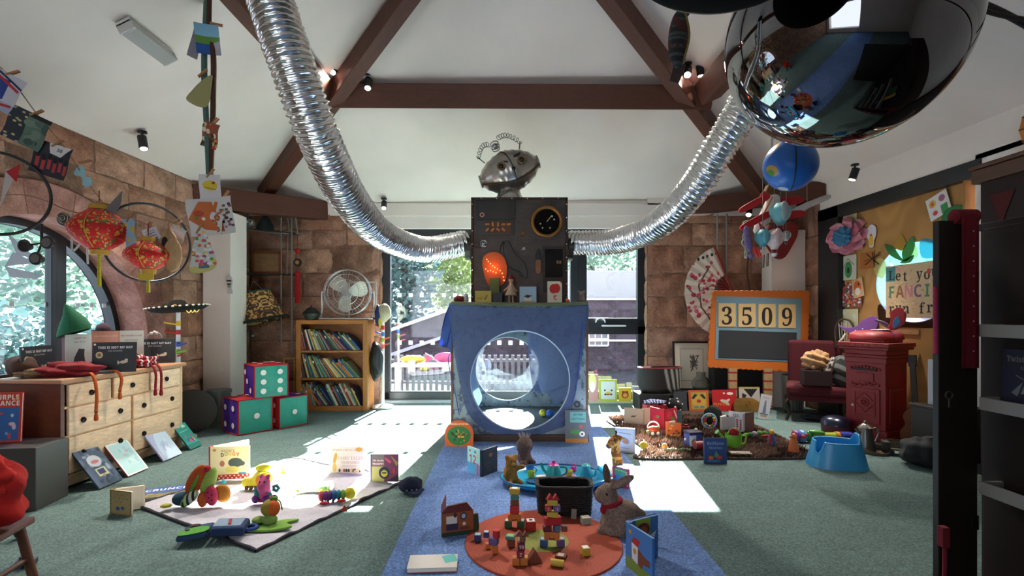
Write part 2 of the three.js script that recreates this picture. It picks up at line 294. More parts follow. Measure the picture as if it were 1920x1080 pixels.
function glazing(n, x0, x1, y0, y1, fw, dots) {
  const win = new THREE.Group(); win.name = 'window_' + n; win.userData = { kind: 'structure' }; scene.add(win); win.position.set(0, 0, ZB - .12);
  const d = .09;
  part('window_frame', [bx(fw, y1 - y0, d, x0 + fw / 2, (y0 + y1) / 2, 0, .004), bx(fw, y1 - y0, d, x1 - fw / 2, (y0 + y1) / 2, 0, .004), bx(x1 - x0, fw, d, (x0 + x1) / 2, y0 + fw / 2, 0, .004), bx(x1 - x0, fw, d, (x0 + x1) / 2, y1 - fw / 2, 0, .004)], mBlack, win);
  part('gasket', [bx(.012, y1 - y0 - 2 * fw, .03, x0 + fw + .006, (y0 + y1) / 2, .02, 0), bx(x1 - x0 - 2 * fw, .012, .03, (x0 + x1) / 2, y0 + fw + .006, .02, 0)], M(0x4a4e55, .4), win);
  part('pane', bx(x1 - x0 - fw, y1 - y0 - fw, .006, (x0 + x1) / 2, (y0 + y1) / 2, 0, 0), mGlass, win);
  for (const y of dots) for (let x = x0 + fw + .12; x < x1 - fw - .02; x += .145) part('window_dot', bx(.052, .052, .003, x, y, .006, 0), M(0xf2f4f5, .8), win);
  return win;
}
glazing(2, -1.62, .93, .03, 2.245, .1, [1.39, .77]);
glazing(3, .93, 1.8, .98, 2.245, .1, []);
glazing(4, .93, 1.8, .03, .98, .1, []);
struct('trim_3', [bx(3.44, .035, .3, .09, .0178, ZB - .13, .004)], M(0x9aa0a2, .5));
{ // right wall: stone pier by the corner, then a wide black-framed opening boarded with plywood, white above
  const zP = -5.99, w = struct('wall_right', [bx(.4, TOPR + .1, 6.9 + zP, XR + .2, TOPR / 2 - .05, -(6.9 - zP) / 2, 0)], mMortar);
  courses(-6.5, zP, 0.02, 2.5, [.24, .4], [.25, .52], (z, y, sw, h) => stone(w, sw, h, 0.03, [XR - .001, y, z], -PI / 2));
  for (let i = 0; i < 7; i++) stone(w, .3, .31, .02, [XR + .14, .17 + i * .315, zP + .001], 0);
  struct('wall_right', [bx(.4, TOPR - 2.36, 6.9 + ZF + .2, XR + .2, (TOPR + 2.36) / 2, (ZF + .2 - 6.9) / 2, 0), bx(.4, 2.5, 4.1 + ZF, XR + .2, 1.15, (ZF - 4.1) / 2 + .1, 0)], mWhite);
  const win = new THREE.Group(); win.name = 'window_5'; win.userData = { kind: 'structure' }; scene.add(win); win.position.set(XR, 0, 0);
  part('window_frame', [bx(.16, .135, 2.05, .06, 2.293, -4.97, .004), bx(.16, 2.36, .36, .06, 1.18, -5.81, .004)], mBlack, win);
}
// unseen wall behind the camera; its wide opening is sized for fill daylight
{
  const sh = shp([[XL - .3, -.1], [XR + .3, -.1], [XR + .3, TOPR], [0, RIDGE + .1], [XL - .3, TOP]]);
  for (const [a, b, c, d] of [[-3.0, -.2, .4, 2.5]]) { const h = new THREE.Path(); h.moveTo(a, c); h.lineTo(b, c); h.lineTo(b, d); h.lineTo(a, d); h.closePath(); sh.holes.push(h); }
  const g = ex(sh, .3); g.translate(0, 0, ZF); struct('wall_front', g, mWhite);
}
{ // roof timbers
  const t = (a, b, w, h, roll) => { const m = struct('trim_4', beam(a, b, w, h, roll), mBeam); return m; };
  t([-1.86, 3.27, -4.92], [1.97, 3.25, -4.92], .2, .22, 0.42);                   // purlin across
  t([-1.76, 3.27, -4.8], [-1.8, 3.27, ZF - .02], .2, .2, -0.42);                         // purlins running to the front
  t([1.9, 3.25, -4.8], [1.86, 3.27, ZF - .02], .2, .2, 0.42);
  t([-2.98, 2.6, -6.2], [-.1, 3.98, -3.3], .13, .17);                             // hip rafters
  t([3.12, 2.6, -6.2], [.1, 3.98, -3.3], .13, .17);
  t([-3.32, 2.38, -5.32], [-2.34, 2.47, -6.52], .16, .24);                      // ties across the corners
  t([3.72, 2.59, -5.93], [2.38, 2.52, -6.52], .16, .2);
}
{ // white boxed pipes in the two corners
  const a = G(385, 788), c = one('boxed_column', 'tall white boxed column in the corner beside the dark rack', 'column', bx(.3, 2.25, .34, 0, 1.125, 0, .006), mWhite, [-3.12, 0, -5.62]);
  part('wall_sticker', [bx(.035, .008, .002, 0, 0, .001, 0, 0, 0, .8), bx(.035, .008, .002, 0, 0, .001, 0, 0, 0, -.8)], M(0xe8e8e8, .7), c, 'small white cross sticker').position.set(.06, .55, .172);
  one('boxed_column', 'short white boxed pipe on the stone pier behind the number board', 'column', bx(.42, 2.18, .24, 0, 1.09, 0, .006), mWhite, [3.46, 0, -6.34]);
}
struct('baseboard_left', bx(.02, .1, 1.1, XL + .045, .05, -5.9, .003), M(0x3d4a44, .6));

// ---------- outside ----------
const mLeaf = [0x5f7a6c, 0x74897a, 0x4f6c6a, 0x8a9a60].map((c) => M(c, .9, { transmission: .12, thickness: 0 }));
function tree(label, at, rx, ry, rz, nl, mi, trunk = 1, ls = 1) {
  const t = thing('garden_tree', label, 'tree', at, 0, undefined), geos = [];
  const base = new THREE.PlaneGeometry(1, .6, 1, 1);
  for (let c = 0; c < nl; c++) {
    const a = rnd() * 2 * PI, z = rr(-1, 1), r = Math.pow(rnd(), .35), q = Math.sqrt(1 - z * z), s = rr(.16, .34) * ls;
    const g = base.clone(); g.rotateX(rr(-1.4, 1.4)); g.rotateY(rr(0, 6.3)); g.rotateZ(rr(-1, 1)); g.scale(s, s, s);
    const lum = 1 + .18 * Math.sin(a * 5) * Math.sin(z * 7);
    g.translate(Math.cos(a) * q * rx * r * lum, trunk + ry + z * ry * r * lum, Math.sin(a) * q * rz * r * lum); geos.push(g);
  }
  const m = part('foliage', geos, mLeaf[mi], t); m.userData.kind = 'stuff';
  part('trunk', tb([[0, 0, 0], [.05, trunk, 0], [-.05, trunk + ry, .05]], .14), M(0x5a4a3c, .9), t);
  return t;
}
{
  one('yard_ground', 'pale paved yard beyond the glazing', 'yard', bx(60, .2, 60, 0, -.42, -37.2, 0), M(0x4c4a52, .95, { map: tStone }));
  const y0 = -.32;
  tree('tall blue-green leafy tree beyond the sloping stone wall', [-3.9, y0, -19.5], 1.3, 3.3, 1.3, 3000, 2, .4, .8);
  tree('yellow-green shrubby tree above the ridge of the stone outbuilding', [-2.5, y0, -24], 1.3, 2.5, 1.3, 2400, 3, .8, .8);
  tree('pale round tree showing above the white yard wall', [4.6, y0, -27], 4.0, 2.9, 2, 2000, 1, 1.4);
  tree('grey-green tree seen through the round-headed window', [-10.2, y0, -9.2], 1.9, 1.9, 3.2, 4200, 0, .6, .6);
  tree('silvery bush low outside the round-headed window', [-6.6, y0, -6.6], 1.0, .75, 2.4, 3600, 2, .1, .4);
  const mYard = M(0x5c5768, .95, { map: tStone, bump: tBump, bs: .02 });
  const b = thing('stone_outbuilding', 'low stone outbuilding with a lean-to slate roof across the yard', 'building', [-1.6, y0, -14.2]);
  const g = ex(shp([[-2.9, 0], [3.6, 0], [3.6, 2.5], [2.6, 2.42], [-1.6, .95], [-2.9, .5]]), .4); part('wall', g, mYard, b);
  part('coping', [beam([-2.9, .55, .3], [2.6, 2.47, .3], .5, .09)], M(0xc9c8cc, .8), b);
  part('string_course', [beam([-2.9, -.1, .43], [3.5, 2.05, .43], .08, .09)], M(0xbdbac4, .8), b);
  const c = thing('stone_house', 'stone house front with pale small-paned windows across the yard', 'building', [2.9, y0, -13.2]);
  part('wall', bx(4.4, 1.85, .4, 0, .92, 0, .01), mYard, c);
  part('parapet', bx(4.4, .75, .3, 0, 2.2, -.05, .01), M(0xa4a5a8, .9, { map: tPlast }), c);
  part('ledge', [bx(4.4, .05, .1, 0, .78, .22, .01), bx(4.4, .05, .1, 0, 1.84, .22, .01)], M(0xe2e2e6, .8), c);
  for (const [x, y, w, h] of [[.72, 1.25, .52, .62], [-.55, 1.0, .5, .7]]) {
    const f = part('window', [bx(w, .04, .06, x, y - h / 2, .21), bx(w, .04, .06, x, y + h / 2, .21), bx(.04, h, .06, x - w / 2, y, .21), bx(.04, h, .06, x + w / 2, y, .21), bx(.025, h, .04, x - w / 6, y, .21), bx(.025, h, .04, x + w / 6, y, .21), bx(w, .025, .04, x, y, .21), bx(w, .025, .04, x, y + h / 4, .21), bx(w, .025, .04, x, y - h / 4, .21)], M(0xe4e8ee, .6), c);
    part('pane', bx(w - .04, h - .04, .02, x, y, .2), M(0x6b7480, .1), f);
  }
  const f = thing('yard_fence', 'grey paling fence along the terrace outside the glazing', 'fence', [-1.0, y0, -9.2]);
  part('rail', [bx(3.6, .05, .04, 0, .22, 0), bx(3.6, .05, .04, 0, .62, 0)], M(0x6a6c74, .8), f);
  for (let i = 0; i < 34; i++) part('pale', bx(.06, .72, .02, -1.75 + i * .106, .36, .03, .004), M(0x55575e, .85), f);
  const bn = thing('yard_bench', 'pale trestle table with pink and yellow toys outside the glazing', 'table', [-1.25, y0, -8.4]);
  part('tabletop', bx(1.3, .04, .4, 0, .62, 0), M(0xa4a6ac, .6), bn);
  for (const x of [-.55, .55]) part('leg', bx(.05, .62, .3, x, .31, 0), M(0xd0d0d4, .6), bn);
  one('toy_boat', 'yellow and pink plastic toy on the trestle table outside', 'toy', [el(.22, .07, .09, 0, .07, 0)], plastic(0x9c9138), [-1.55, y0 + .64, -8.4]);
  one('toy_fish', 'pink plastic toy behind the yellow one on the table outside', 'toy', [el(.2, .09, .06, 0, .09, 0), ex(shp([[-.2, .09], [-.34, .17], [-.34, 0]]), .03)], plastic(0x9a3c6c), [-1.02, y0 + .64, -8.5]);
  one('display_card', 'square white card propped on the trestle table outside', 'card', bx(.32, .26, .02, 0, .13, 0), M(0xf0f0f0, .8), [-.72, y0 + .64, -8.4]);
}

// ---------- left side: chest of drawers and what stands on and by it ----------
const mPine = wood(0xf8cc9c, .5), mPineY = woodY(0xf8cc9c, .5);
const DT = 0.73, DRX = -2.8, DRZ = -3.81;
{
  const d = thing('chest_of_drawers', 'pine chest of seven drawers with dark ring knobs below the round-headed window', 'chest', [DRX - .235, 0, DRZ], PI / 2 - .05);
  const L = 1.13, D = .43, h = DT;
  part('side_panel', bx(.03, h - .03, D, -L / 2 + .015, (h - .03) / 2, 0, .003), M(0x6d3a22, .4, { map: tGrain }), d, 'dark red-brown side panel');  // near side panel in a darker red-brown than the far one
  part('side_panel', bx(.03, h - .03, D, L / 2 - .015, (h - .03) / 2, 0, .003), mPineY, d);
  part('back_panel', bx(L - .06, h - .1, .012, 0, h / 2, -D / 2 + .01, 0), mPine, d);
  part('worktop', bx(L + .04, .03, D + .03, 0, h - .015, .01, .008), wood(0xc89468, .4), d);
  const rows = [[.545, .145, 3], [.355, .18, 2], [.11, .235, 2]];
  part('rail', [bx(L - .05, .02, .03, 0, .7, D / 2 - .015, .003), bx(L - .05, .02, .03, 0, .54, D / 2 - .015, .003), bx(L - .05, .02, .03, 0, .348, D / 2 - .015, .003), bx(L - .05, .025, .03, 0, .09, D / 2 - .015, .003), bx(.02, .46, .03, 0, .33, D / 2 - .015, .003), bx(.02, .16, .03, -L / 6, .62, D / 2 - .015, .003), bx(.02, .16, .03, L / 6, .62, D / 2 - .015, .003), bx(L - .05, .07, .015, 0, .055, D / 2 - .03, .003)], mPine, d);
  for (const [y, hh, n] of rows) for (let i = 0; i < n; i++) {
    const w = (L - .07) / n - .022, x = -L / 2 + .035 + (i + .5) * (L - .07) / n;
    const dr = part('drawer', [bx(w, hh, .022, x, y + hh / 2, D / 2 + .002, .006), bx(w - .04, hh - .04, D - .06, x, y + hh / 2, -.02, 0)], M([0xfcd4a8, 0xf8ce9f, 0xffdab0][(i + n) % 3], .45, { map: tGrain }), d);
    for (const kx of n === 3 ? [0] : [-w * .3, w * .3]) part('knob', [cy(.017, .017, .006, x + kx, y + hh / 2, D / 2 + .016, PI / 2, 0, 0, 14), sp(.009, x + kx, y + hh / 2 + .006, D / 2 + .024), to(.014, .0035, x + kx, y + hh / 2 - .006, D / 2 + .022, .3)], M(0x2a2522, .35, { metal: .8 }), dr, 'dark metal ring knob');
  }
}
// books on the chest
const tHat = art(256, 192, (x, w, h) => { fill(x, '#262b2e'); ink(x, 'THIS IS NOT MY HAT', w * .52, h * .17, 21, '#e9e6df'); ink(x, 'JON KLASSEN', w * .52, h * .29, 13, '#b9b6ae'); disc(x, w * .16, h * .42, 21, 21, '#cdbf8d'); disc(x, w * .16, h * .42, 12, 12, '#7e7040'); disc(x, w * .72, h * .66, 24, 10, '#cdbba6', -.15); poly(x, '#cdbba6', [[w * .64, h * .68], [w * .57, h * .6], [w * .58, h * .76]]); fill(x, '#cfc7b4', w * .74, h * .56, 18, 10); disc(x, 14, 14, 7, 7, '#e8e6e2'); });
const mHatSpine = M(0x24282a, .5), Y0 = DT;
book('black landscape book with a pale fish on its cover beside the striped scarf', .265, .215, .012, tHat, mHatSpine, { pos: G(214, 698, Y0), turn: .32, lean: .08 });
book('black landscape book with a pale fish on its cover beside the striped pole', .3, .205, .012, tHat, mHatSpine, { pos: V(-2.98, Y0, -4.28), turn: .35, lean: .08 });
book('black fish-cover book standing turned away before the window mullion', .24, .205, .012, tHat, mHatSpine, { pos: V(-3.12, Y0, -3.38), turn: 1.55, lean: .05 });
const tFound = art(256, 200, (x, w, h) => { fill(x, '#d99c86', 0, 0, w * .52, h); fill(x, '#c9ccc0', w * .52, 0, w, h); fill(x, '#3a332e', w * .515, 0, 2, h); ink(x, 'WE FOUND A HAT', w * .27, h * .14, 13, '#e9c9b8'); ink(x, 'WE FOUND A HAT', w * .76, h * .14, 13, '#b4534a'); ink(x, 'JON KLASSEN', w * .76, h * .27, 10, '#8a8a84'); disc(x, w * .76, h * .75, 46, 26, '#6b675f'); });
book('wide pink and pale grey book standing behind a black book', .33, .285, .02, tFound, M(0x2d2624, .6), { pos: V(-3.06, Y0, -3.99), turn: .62, lean: .05 });
const tShark = art(160, 256, (x, w, h) => { fill(x, '#c4c4ba'); ink(x, 'I WANT MY', w * .55, h * .1, 15, '#a35148'); ink(x, 'HAT BACK', w * .55, h * .2, 15, '#7d7d78'); poly(x, '#2a2523', [[w * .25, h], [w * .32, h * .62], [w * .5, h * .38], [w * .72, h * .4], [w * .7, h * .55], [w * .78, h]]); });
book('tall pale grey book with a dark animal silhouette under the green hat', .19, .27, .03, tShark, M(0x5c2f2a, .6), { pos: V(-3.1, Y0, -3.66), turn: 1.4, lean: .02 });
{ // hats
  const h = thing('felt_hat', 'green pointed felt hat perched on the pale grey book', 'hat', [-3.09, Y0 + .245, -3.62], .4);
  const g = la([[.095, 0], [.088, .03], [.07, .09], [.045, .15], [.02, .2], [.0, .235]], 22), p = g.attributes.position;
  for (let i = 0; i < p.count; i++) { const y = p.getY(i); p.setX(i, p.getX(i) * (1 + .12 * Math.sin(y * 30)) - y * y * 1.0); p.setY(i, y + p.getX(i) * .35 + .035); } g.computeVertexNormals();
  part('crown', g, fabric(0x1d6b45), h); part('brim_edge', to(.094, .006, 0, .04, 0, PI / 2, .33), fabric(0x175a39), h);
  const c = thing('bowler_hat', 'small dark purple hat on top of the pink and grey book', 'hat', [-3.12, Y0 + .286, -3.92], .4);
  part('crown', la([[.05, 0], [.05, .02], [.04, .045], [.015, .06], [0, .062]]), fabric(0x4d3440), c); part('brim', la([[.048, .0], [.075, .002], [.078, .008], [.05, .008]]), fabric(0x30262c), c);
  const c2 = thing('flower_headband', 'grey flowered headband on top of the black book by the pole', 'headband', [-2.98, Y0 + .206, -4.29], .35);
  part('band', to(.05, .008, 0, .004, 0, 0, 0, 0, PI), fabric(0x8d8280), c2); part('flower', [sp(.014, -.02, .048, .01), sp(.012, .018, .05, .01), sp(.012, 0, .058, .008)], fabric(0xd8cfc8), c2);
  const b = thing('brown_cap', 'brown fleece-lined cap lying at the near end of the chest', 'hat', [-3.14, Y0, -3.32], .3);
  part('crown', lump(.08, .07, .07, .08, 3, 1).translate(-.03, .08, 0), M(0x5c3b28, .8, { map: tFab }), b); part('lining', lump(.11, .03, .07, .12, 4, 2).translate(.03, .032, .01), fur(0xb08d66), b);
  one('red_cloth', 'crumpled red and maroon cloth on the chest before the mullion', 'cloth', (() => { const g = lump(.16, .05, .1, .18, 4.5, 3, 40); g.translate(0, .045, 0); return g; })(), fabric(0x8e1620), [-2.94, Y0, -3.4], .5);
  one('maroon_scarf', 'folded purple maroon scarf trailing towards the pale grey book', 'scarf', lump(.14, .035, .08, .2, 5, 5, 36).translate(0, .032, 0), fabric(0x5d2440), [-2.98, Y0, -3.66], 1.2);
  one('glasses_case', 'flat black case on the chest beside the orange braid', 'case', bx(.12, .02, .07, 0, .011, 0, .006), M(0x191a1c, .4), [-2.84, Y0, -3.56], 1.2);
}
// plaited cords hanging over the drawer fronts
function braid(label, col, pts, tail, r = .009) {
  const b = thing('plaited_cord', label, 'cord', [0, 0, 0]), c = new THREE.CatmullRomCurve3(pts.map(vec)), n = 60, frames = c.getPoints(n);
  for (let s = 0; s < 3; s++) part('strand', tb(frames.map((p, i) => V(p.x + .004 * Math.cos(i * .9 + s * 2.09), p.y, p.z + .007 * Math.sin(i * .9 + s * 2.09))), r * .62, n * 2, 6), fabric(col), b);
  const e = vec(pts[pts.length - 1]);
  part('binding', cy(r * 1.1, r * 1.1, .012, e.x, e.y, e.z), fabric(tail), b);
  part('tassel', la([[.004, 0], [.011, -.02], [.014, -.05], [.009, -.06]], 12).translate(e.x, e.y, e.z), fabric(col), b);
}
const fx = -2.755;
braid('orange plaited cord hanging furthest down the drawer fronts', 0xd9641f, [[-2.88, Y0 + .012, -3.44], [fx - .03, Y0 + .015, -3.4], [fx, Y0 - .03, -3.39], [fx + .004, .6, -3.4], [fx, .49, -3.4]], 0x9c3d14);
braid('shorter orange plaited cord hanging over the middle top drawer', 0xd46022, [[-2.88, Y0 + .012, -3.5], [-2.82, Y0 + .014, -3.56], [fx - .02, Y0 + .012, -3.6], [fx + .01, Y0 - .04, -3.61], [fx, .6, -3.61]], 0x9c3d14);
braid('red scarf cord with tassel hanging beside its twin over the drawers', 0x9c1726, [[-2.88, Y0 + .02, -3.95], [fx - .02, Y0 + .014, -3.96], [fx + .014, Y0 - .04, -3.955], [fx + .01, .57, -3.96]], 0xc42a38, .008);
braid('red scarf cord ending in a fuller tassel nearest the far top drawer', 0xa01826, [[-2.86, Y0 + .02, -4.02], [fx - .015, Y0 + .014, -4.015], [fx + .018, Y0 - .04, -4.01], [fx + .014, .56, -4.02]], 0xc42a38, .008);
one('striped_scarf', 'red and white striped knitted scarf bundled between the black books', 'scarf', lump(.11, .045, .07, .2, 5, 7, 36).translate(0, .043, 0), M(0xffffff, .95, { map: dtex(128, (u, v) => (Math.sin(u * 2 * PI * 8) > .55 ? [.85, .8, .8] : [.55, .05, .1]), 3) }), [-2.86, Y0, -3.96], 1.2);
{ // books propped against the drawers
  const lean = (label, Z, w, len, tex, sp_, x = -2.655, tw = 0) => { const a = Math.asin(Math.min(.95, (-(x) - 2.655 + .145) / len + 0)); return book(label, w, len, .012, tex, sp_, { pos: V(x, .006, -Z), turn: PI / 2 + tw, lean: .66 }); };
  const cov = (f) => art(128, 176, f);
  lean('blue picture book with a white creature, propped nearest the near end of the drawers', 3.4, .2, .3, cov((x, w, h) => { fill(x, '#46586e'); for (let i = 0; i < 40; i++) disc(x, rr(0, w), rr(0, h), rr(4, 14), rr(4, 18), pick(['#33475e', '#60748a', '#8796a6', '#2a3a4c'])); disc(x, w * .5, h * .36, 34, 26, '#c9cdd4'); disc(x, w * .5, h * .38, 20, 8, '#c77b7b'); fill(x, '#c3cf9a', w * .3, h * .55, 52, 36); fill(x, '#3d3470', w * .36, h * .58, 34, 22); poly(x, '#c98a5a', [[w * .5, h * .8], [w * .44, h * .72], [w * .56, h * .72]]); }), M(0x3d4f63, .6));
  lean('pale aqua picture book with a red spine propped against the drawers', 3.65, .2, .27, cov((x, w, h) => { fill(x, '#e8ecec'); fill(x, '#b2d8d8', 7, 7, w - 14, h - 14); for (let i = 0; i < 12; i++) disc(x, rr(50, 110), rr(40, 130), rr(6, 16), rr(8, 20), pick(['#9fcfd2', '#c3dfd8', '#a6cbd8'])); disc(x, 84, 56, 9, 7, '#d7a3b4'); disc(x, 56, 74, 6, 6, '#d9b0b8'); }), M(0xb4474c, .5));
  lean('pale blue picture book with a white arc cover propped against the drawers', 4.03, .22, .27, cov((x, w, h) => { fill(x, '#b2bcd8'); x.fillStyle = '#c6dcec'; x.beginPath(); x.ellipse(w * 1.0, h * .75, w * .85, h * .9, 0, 0, 7); x.fill(); for (let i = 0; i < 9; i++) disc(x, rr(50, 100), rr(60, 140), 7, 14, pick(['#a9cfe2', '#b9b6dc', '#d5e3ec'])); line(x, '#8a84bf', 2, [[88, 80], [80, 110], [92, 130]]); line(x, '#5f6fa0', 3, [[12, 16], [44, 16]]); }), M(0xa9a0cf, .5));
  lean('teal paperback with bright figures curling at the far end of the drawers', 4.33, .16, .25, cov((x, w, h) => { fill(x, '#2f9a86'); fill(x, '#23756a', 0, h * .82, w, h); line(x, '#8fd8c8', 4, [[20, 56], [104, 50]]); for (let i = 0; i < 14; i++) disc(x, rr(30, 100), rr(70, 140), 6, 9, pick(['#6b3fae', '#d04a8c', '#e2c04a', '#3f62c4', '#e36a4a'])); disc(x, 84, 22, 22, 10, '#9fe0cf'); }), M(0x1d5a52, .5));
}
{ // crate and its book at the near side of the chest
  one('grey_crate', 'dark grey smooth box beside the dark end of the chest', 'box', bx(.46, .37, .26, 0, .185, 0, .006), M(0x4a4744, .35), [-2.985, 0, -3.05], .12);
  const b = book('red-framed blue picture book standing on the grey box', .2, .3, .014, art(128, 192, (x, w, h) => { fill(x, '#c8331f'); fill(x, '#2f62a0', 8, h * .3, w - 16, h * .66); ink(x, 'PURPLE', w * .56, h * .1, 26, '#f1ead6'); ink(x, 'FRANCE', w * .56, h * .22, 26, '#f1ead6'); for (let i = 0; i < 16; i++) disc(x, rr(20, 108), rr(80, 170), rr(4, 12), rr(5, 14), pick(['#e8e6ea', '#d8bcc6', '#c94a4a', '#7fa4cf'])); disc(x, 112, 22, 5, 5, '#e3b33f'); }), M(0xb02a1c, .5), { pos: V(-3.045, .372, -3.06), turn: .15, lean: .06 });
}
{ // little brown book on the carpet
  openBook('small buff board book with two blue slippers standing on the green carpet', .15, .14, .03, art(128, 128, (x, w, h) => { fill(x, '#b9a26f'); for (let i = 0; i < 26; i++) disc(x, rr(20, 110), rr(18, 66), 3, 2, pick(['#b4574a', '#8a7a50', '#6f6a4a'])); disc(x, 46, 94, 12, 10, '#3f69a8'); disc(x, 76, 90, 12, 9, '#3f69a8'); x.strokeStyle = '#8a7440'; x.lineWidth = 5; x.strokeRect(3, 3, w - 6, h - 6); }), M(0x9b8a62, .7), M(0x6d5a36, .7), .7, { pos: G(212, 962), turn: .1 });
}
{ // striped pole and sombrero
  const at = [-3.02, 0, -4.66], p = thing('striped_hat_pole', 'white hat pole with coloured bands behind the chest of drawers', 'hat stand', at);
  part('pole', cy(.018, .018, 1.14, 0, .59, 0), M(0xe2e0dc, .5), p); part('base', la([[0, 0], [.15, 0], [.15, .015], [.03, .03], [.02, .04]]), M(0xd8d6d2, .5), p);
  for (const [y, c] of [[.98, 0xc42020], [.87, 0x2f58b8], [1.06, 0xd9b32a], [.8, 0x8fbf3a]]) part('band', cy(.0195, .0195, .045, 0, y, 0), M(c, .5), p);
  for (const [y, c, a] of [[.86, 0x2f58b8, .2], [.79, 0x9ac73c, -.2], [.76, 0xd02a2a, .6], [1.05, 0xe0b93a, 2.8], [.97, 0xd02a2a, 2.9]]) part('peg', rod([0, y, .01], [.1 * Math.cos(a), y + .02, .1 * Math.abs(Math.sin(a)) + .02], .009), M(c, .5), p);
  const s = thing('sombrero', 'black sombrero with silver scalloped trim hanging on the striped pole', 'hat', [-3.02, 1.165, -4.66], .3); s.rotation.z = .09;
  part('crown', la([[0, .115], [.03, .113], [.06, .1], [.085, .06], [.1, .01]]), fabric(0x17130f), s); const br = la([[.09, .015], [.16, .0], [.23, .012], [.29, .045], [.292, .05], [.23, .02], [.16, .008], [.09, .022]], 40); br.scale(.88, 1, .8); part('brim', br, fabric(0x14110e), s);
  for (let i = 0; i < 30; i++) { const a = i / 30 * 2 * PI; part('trim_bead', sp(.013, Math.cos(a) * .254, .048, Math.sin(a) * .23, 1, .6, 1, 8), M(0xd9d3bd, .4, { metal: .3 }), s); }
  part('badge', cy(.02, .02, .006, 0, .05, .085, 1.2), M(0xb07a3c, .5), s);
  for (let i = 0; i < 3; i++) part('fringe', tb([[.12 + i * .03, .0, .2], [.14 + i * .03, -.02, .21], [.16 + i * .03, 0, .2]], .004), M(0xd2b84a, .6), s);
  one('black_tray', 'round black tray standing on edge behind the chest of drawers', 'tray', cy(.21, .21, .015, 0, .21, 0, PI / 2, 0, 0, 40), M(0x26221f, .4), [-3.03, 0, -4.88], .5);
}
{ // red costume heap on a low stool, lower left corner
  const at = G(-2, 1068), st = thing('low_stool', 'brown wooden stool under the red dressing-up clothes', 'stool', [-2.2, 0, -1.98], .2);
  part('seat', bx(.4, .03, .36, 0, .26, 0, .008), wood(0x6b3a22), st);
  for (const [x, z] of [[-.16, -.14], [.16, -.14], [-.16, .14], [.16, .14]]) part('leg', rod([x * 1.25, 0, z * 1.2], [x, .26, z], .018), wood(0x6b3a22), st);
  part('stretcher', [rod([-.18, .1, .15], [.18, .1, .15], .011), rod([.18, .1, -.15], [.18, .1, .15], .011)], wood(0x5a2f1b), st);
  const c = thing('red_costume', 'bright red and orange dressing-up costume heaped on the stool', 'costume', [-2.2, .276, -2.0]);
  part('body', lump(.25, .15, .2, .14, 4, 2, 44).translate(0, .14, 0), fabric(0xc81a12), c); part('hood', lump(.13, .09, .12, .18, 5, 4, 36).translate(.12, .24, .05), fabric(0xd41f14), c);
  part('ruffle', lump(.13, .07, .1, .25, 7, 6, 40).translate(.13, .06, .12), fabric(0xd94a16), c); part('trim', tb([[.05, .3, .1], [.14, .33, .12], [.22, .3, .1]], .01), fur(0xd9b78a), c); part('sash', tb([[.0, .12, .2], [.1, .1, .22], [.2, .14, .2]], .02), fabric(0xe0761f), c);
  one('toy_soldier', 'small dark figure with a white bow standing on the carpet by the stool', 'toy', [el(.025, .04, .02, 0, .04, 0), sp(.018, 0, .09, 0), bx(.04, .012, .012, 0, .062, .018)], M(0x2c2d38, .7), G(36, 1010));
  one('toy_car', 'small dark toy vehicle on the carpet below the red costume', 'toy', [bx(.07, .022, .04, 0, .022, 0), bx(.035, .02, .034, -.005, .042, 0), cy(.011, .011, .044, -.02, .011, 0, PI / 2), cy(.011, .011, .044, .022, .011, 0, PI / 2)], M(0x3a3f52, .5), G(50, 1062), .4);
}
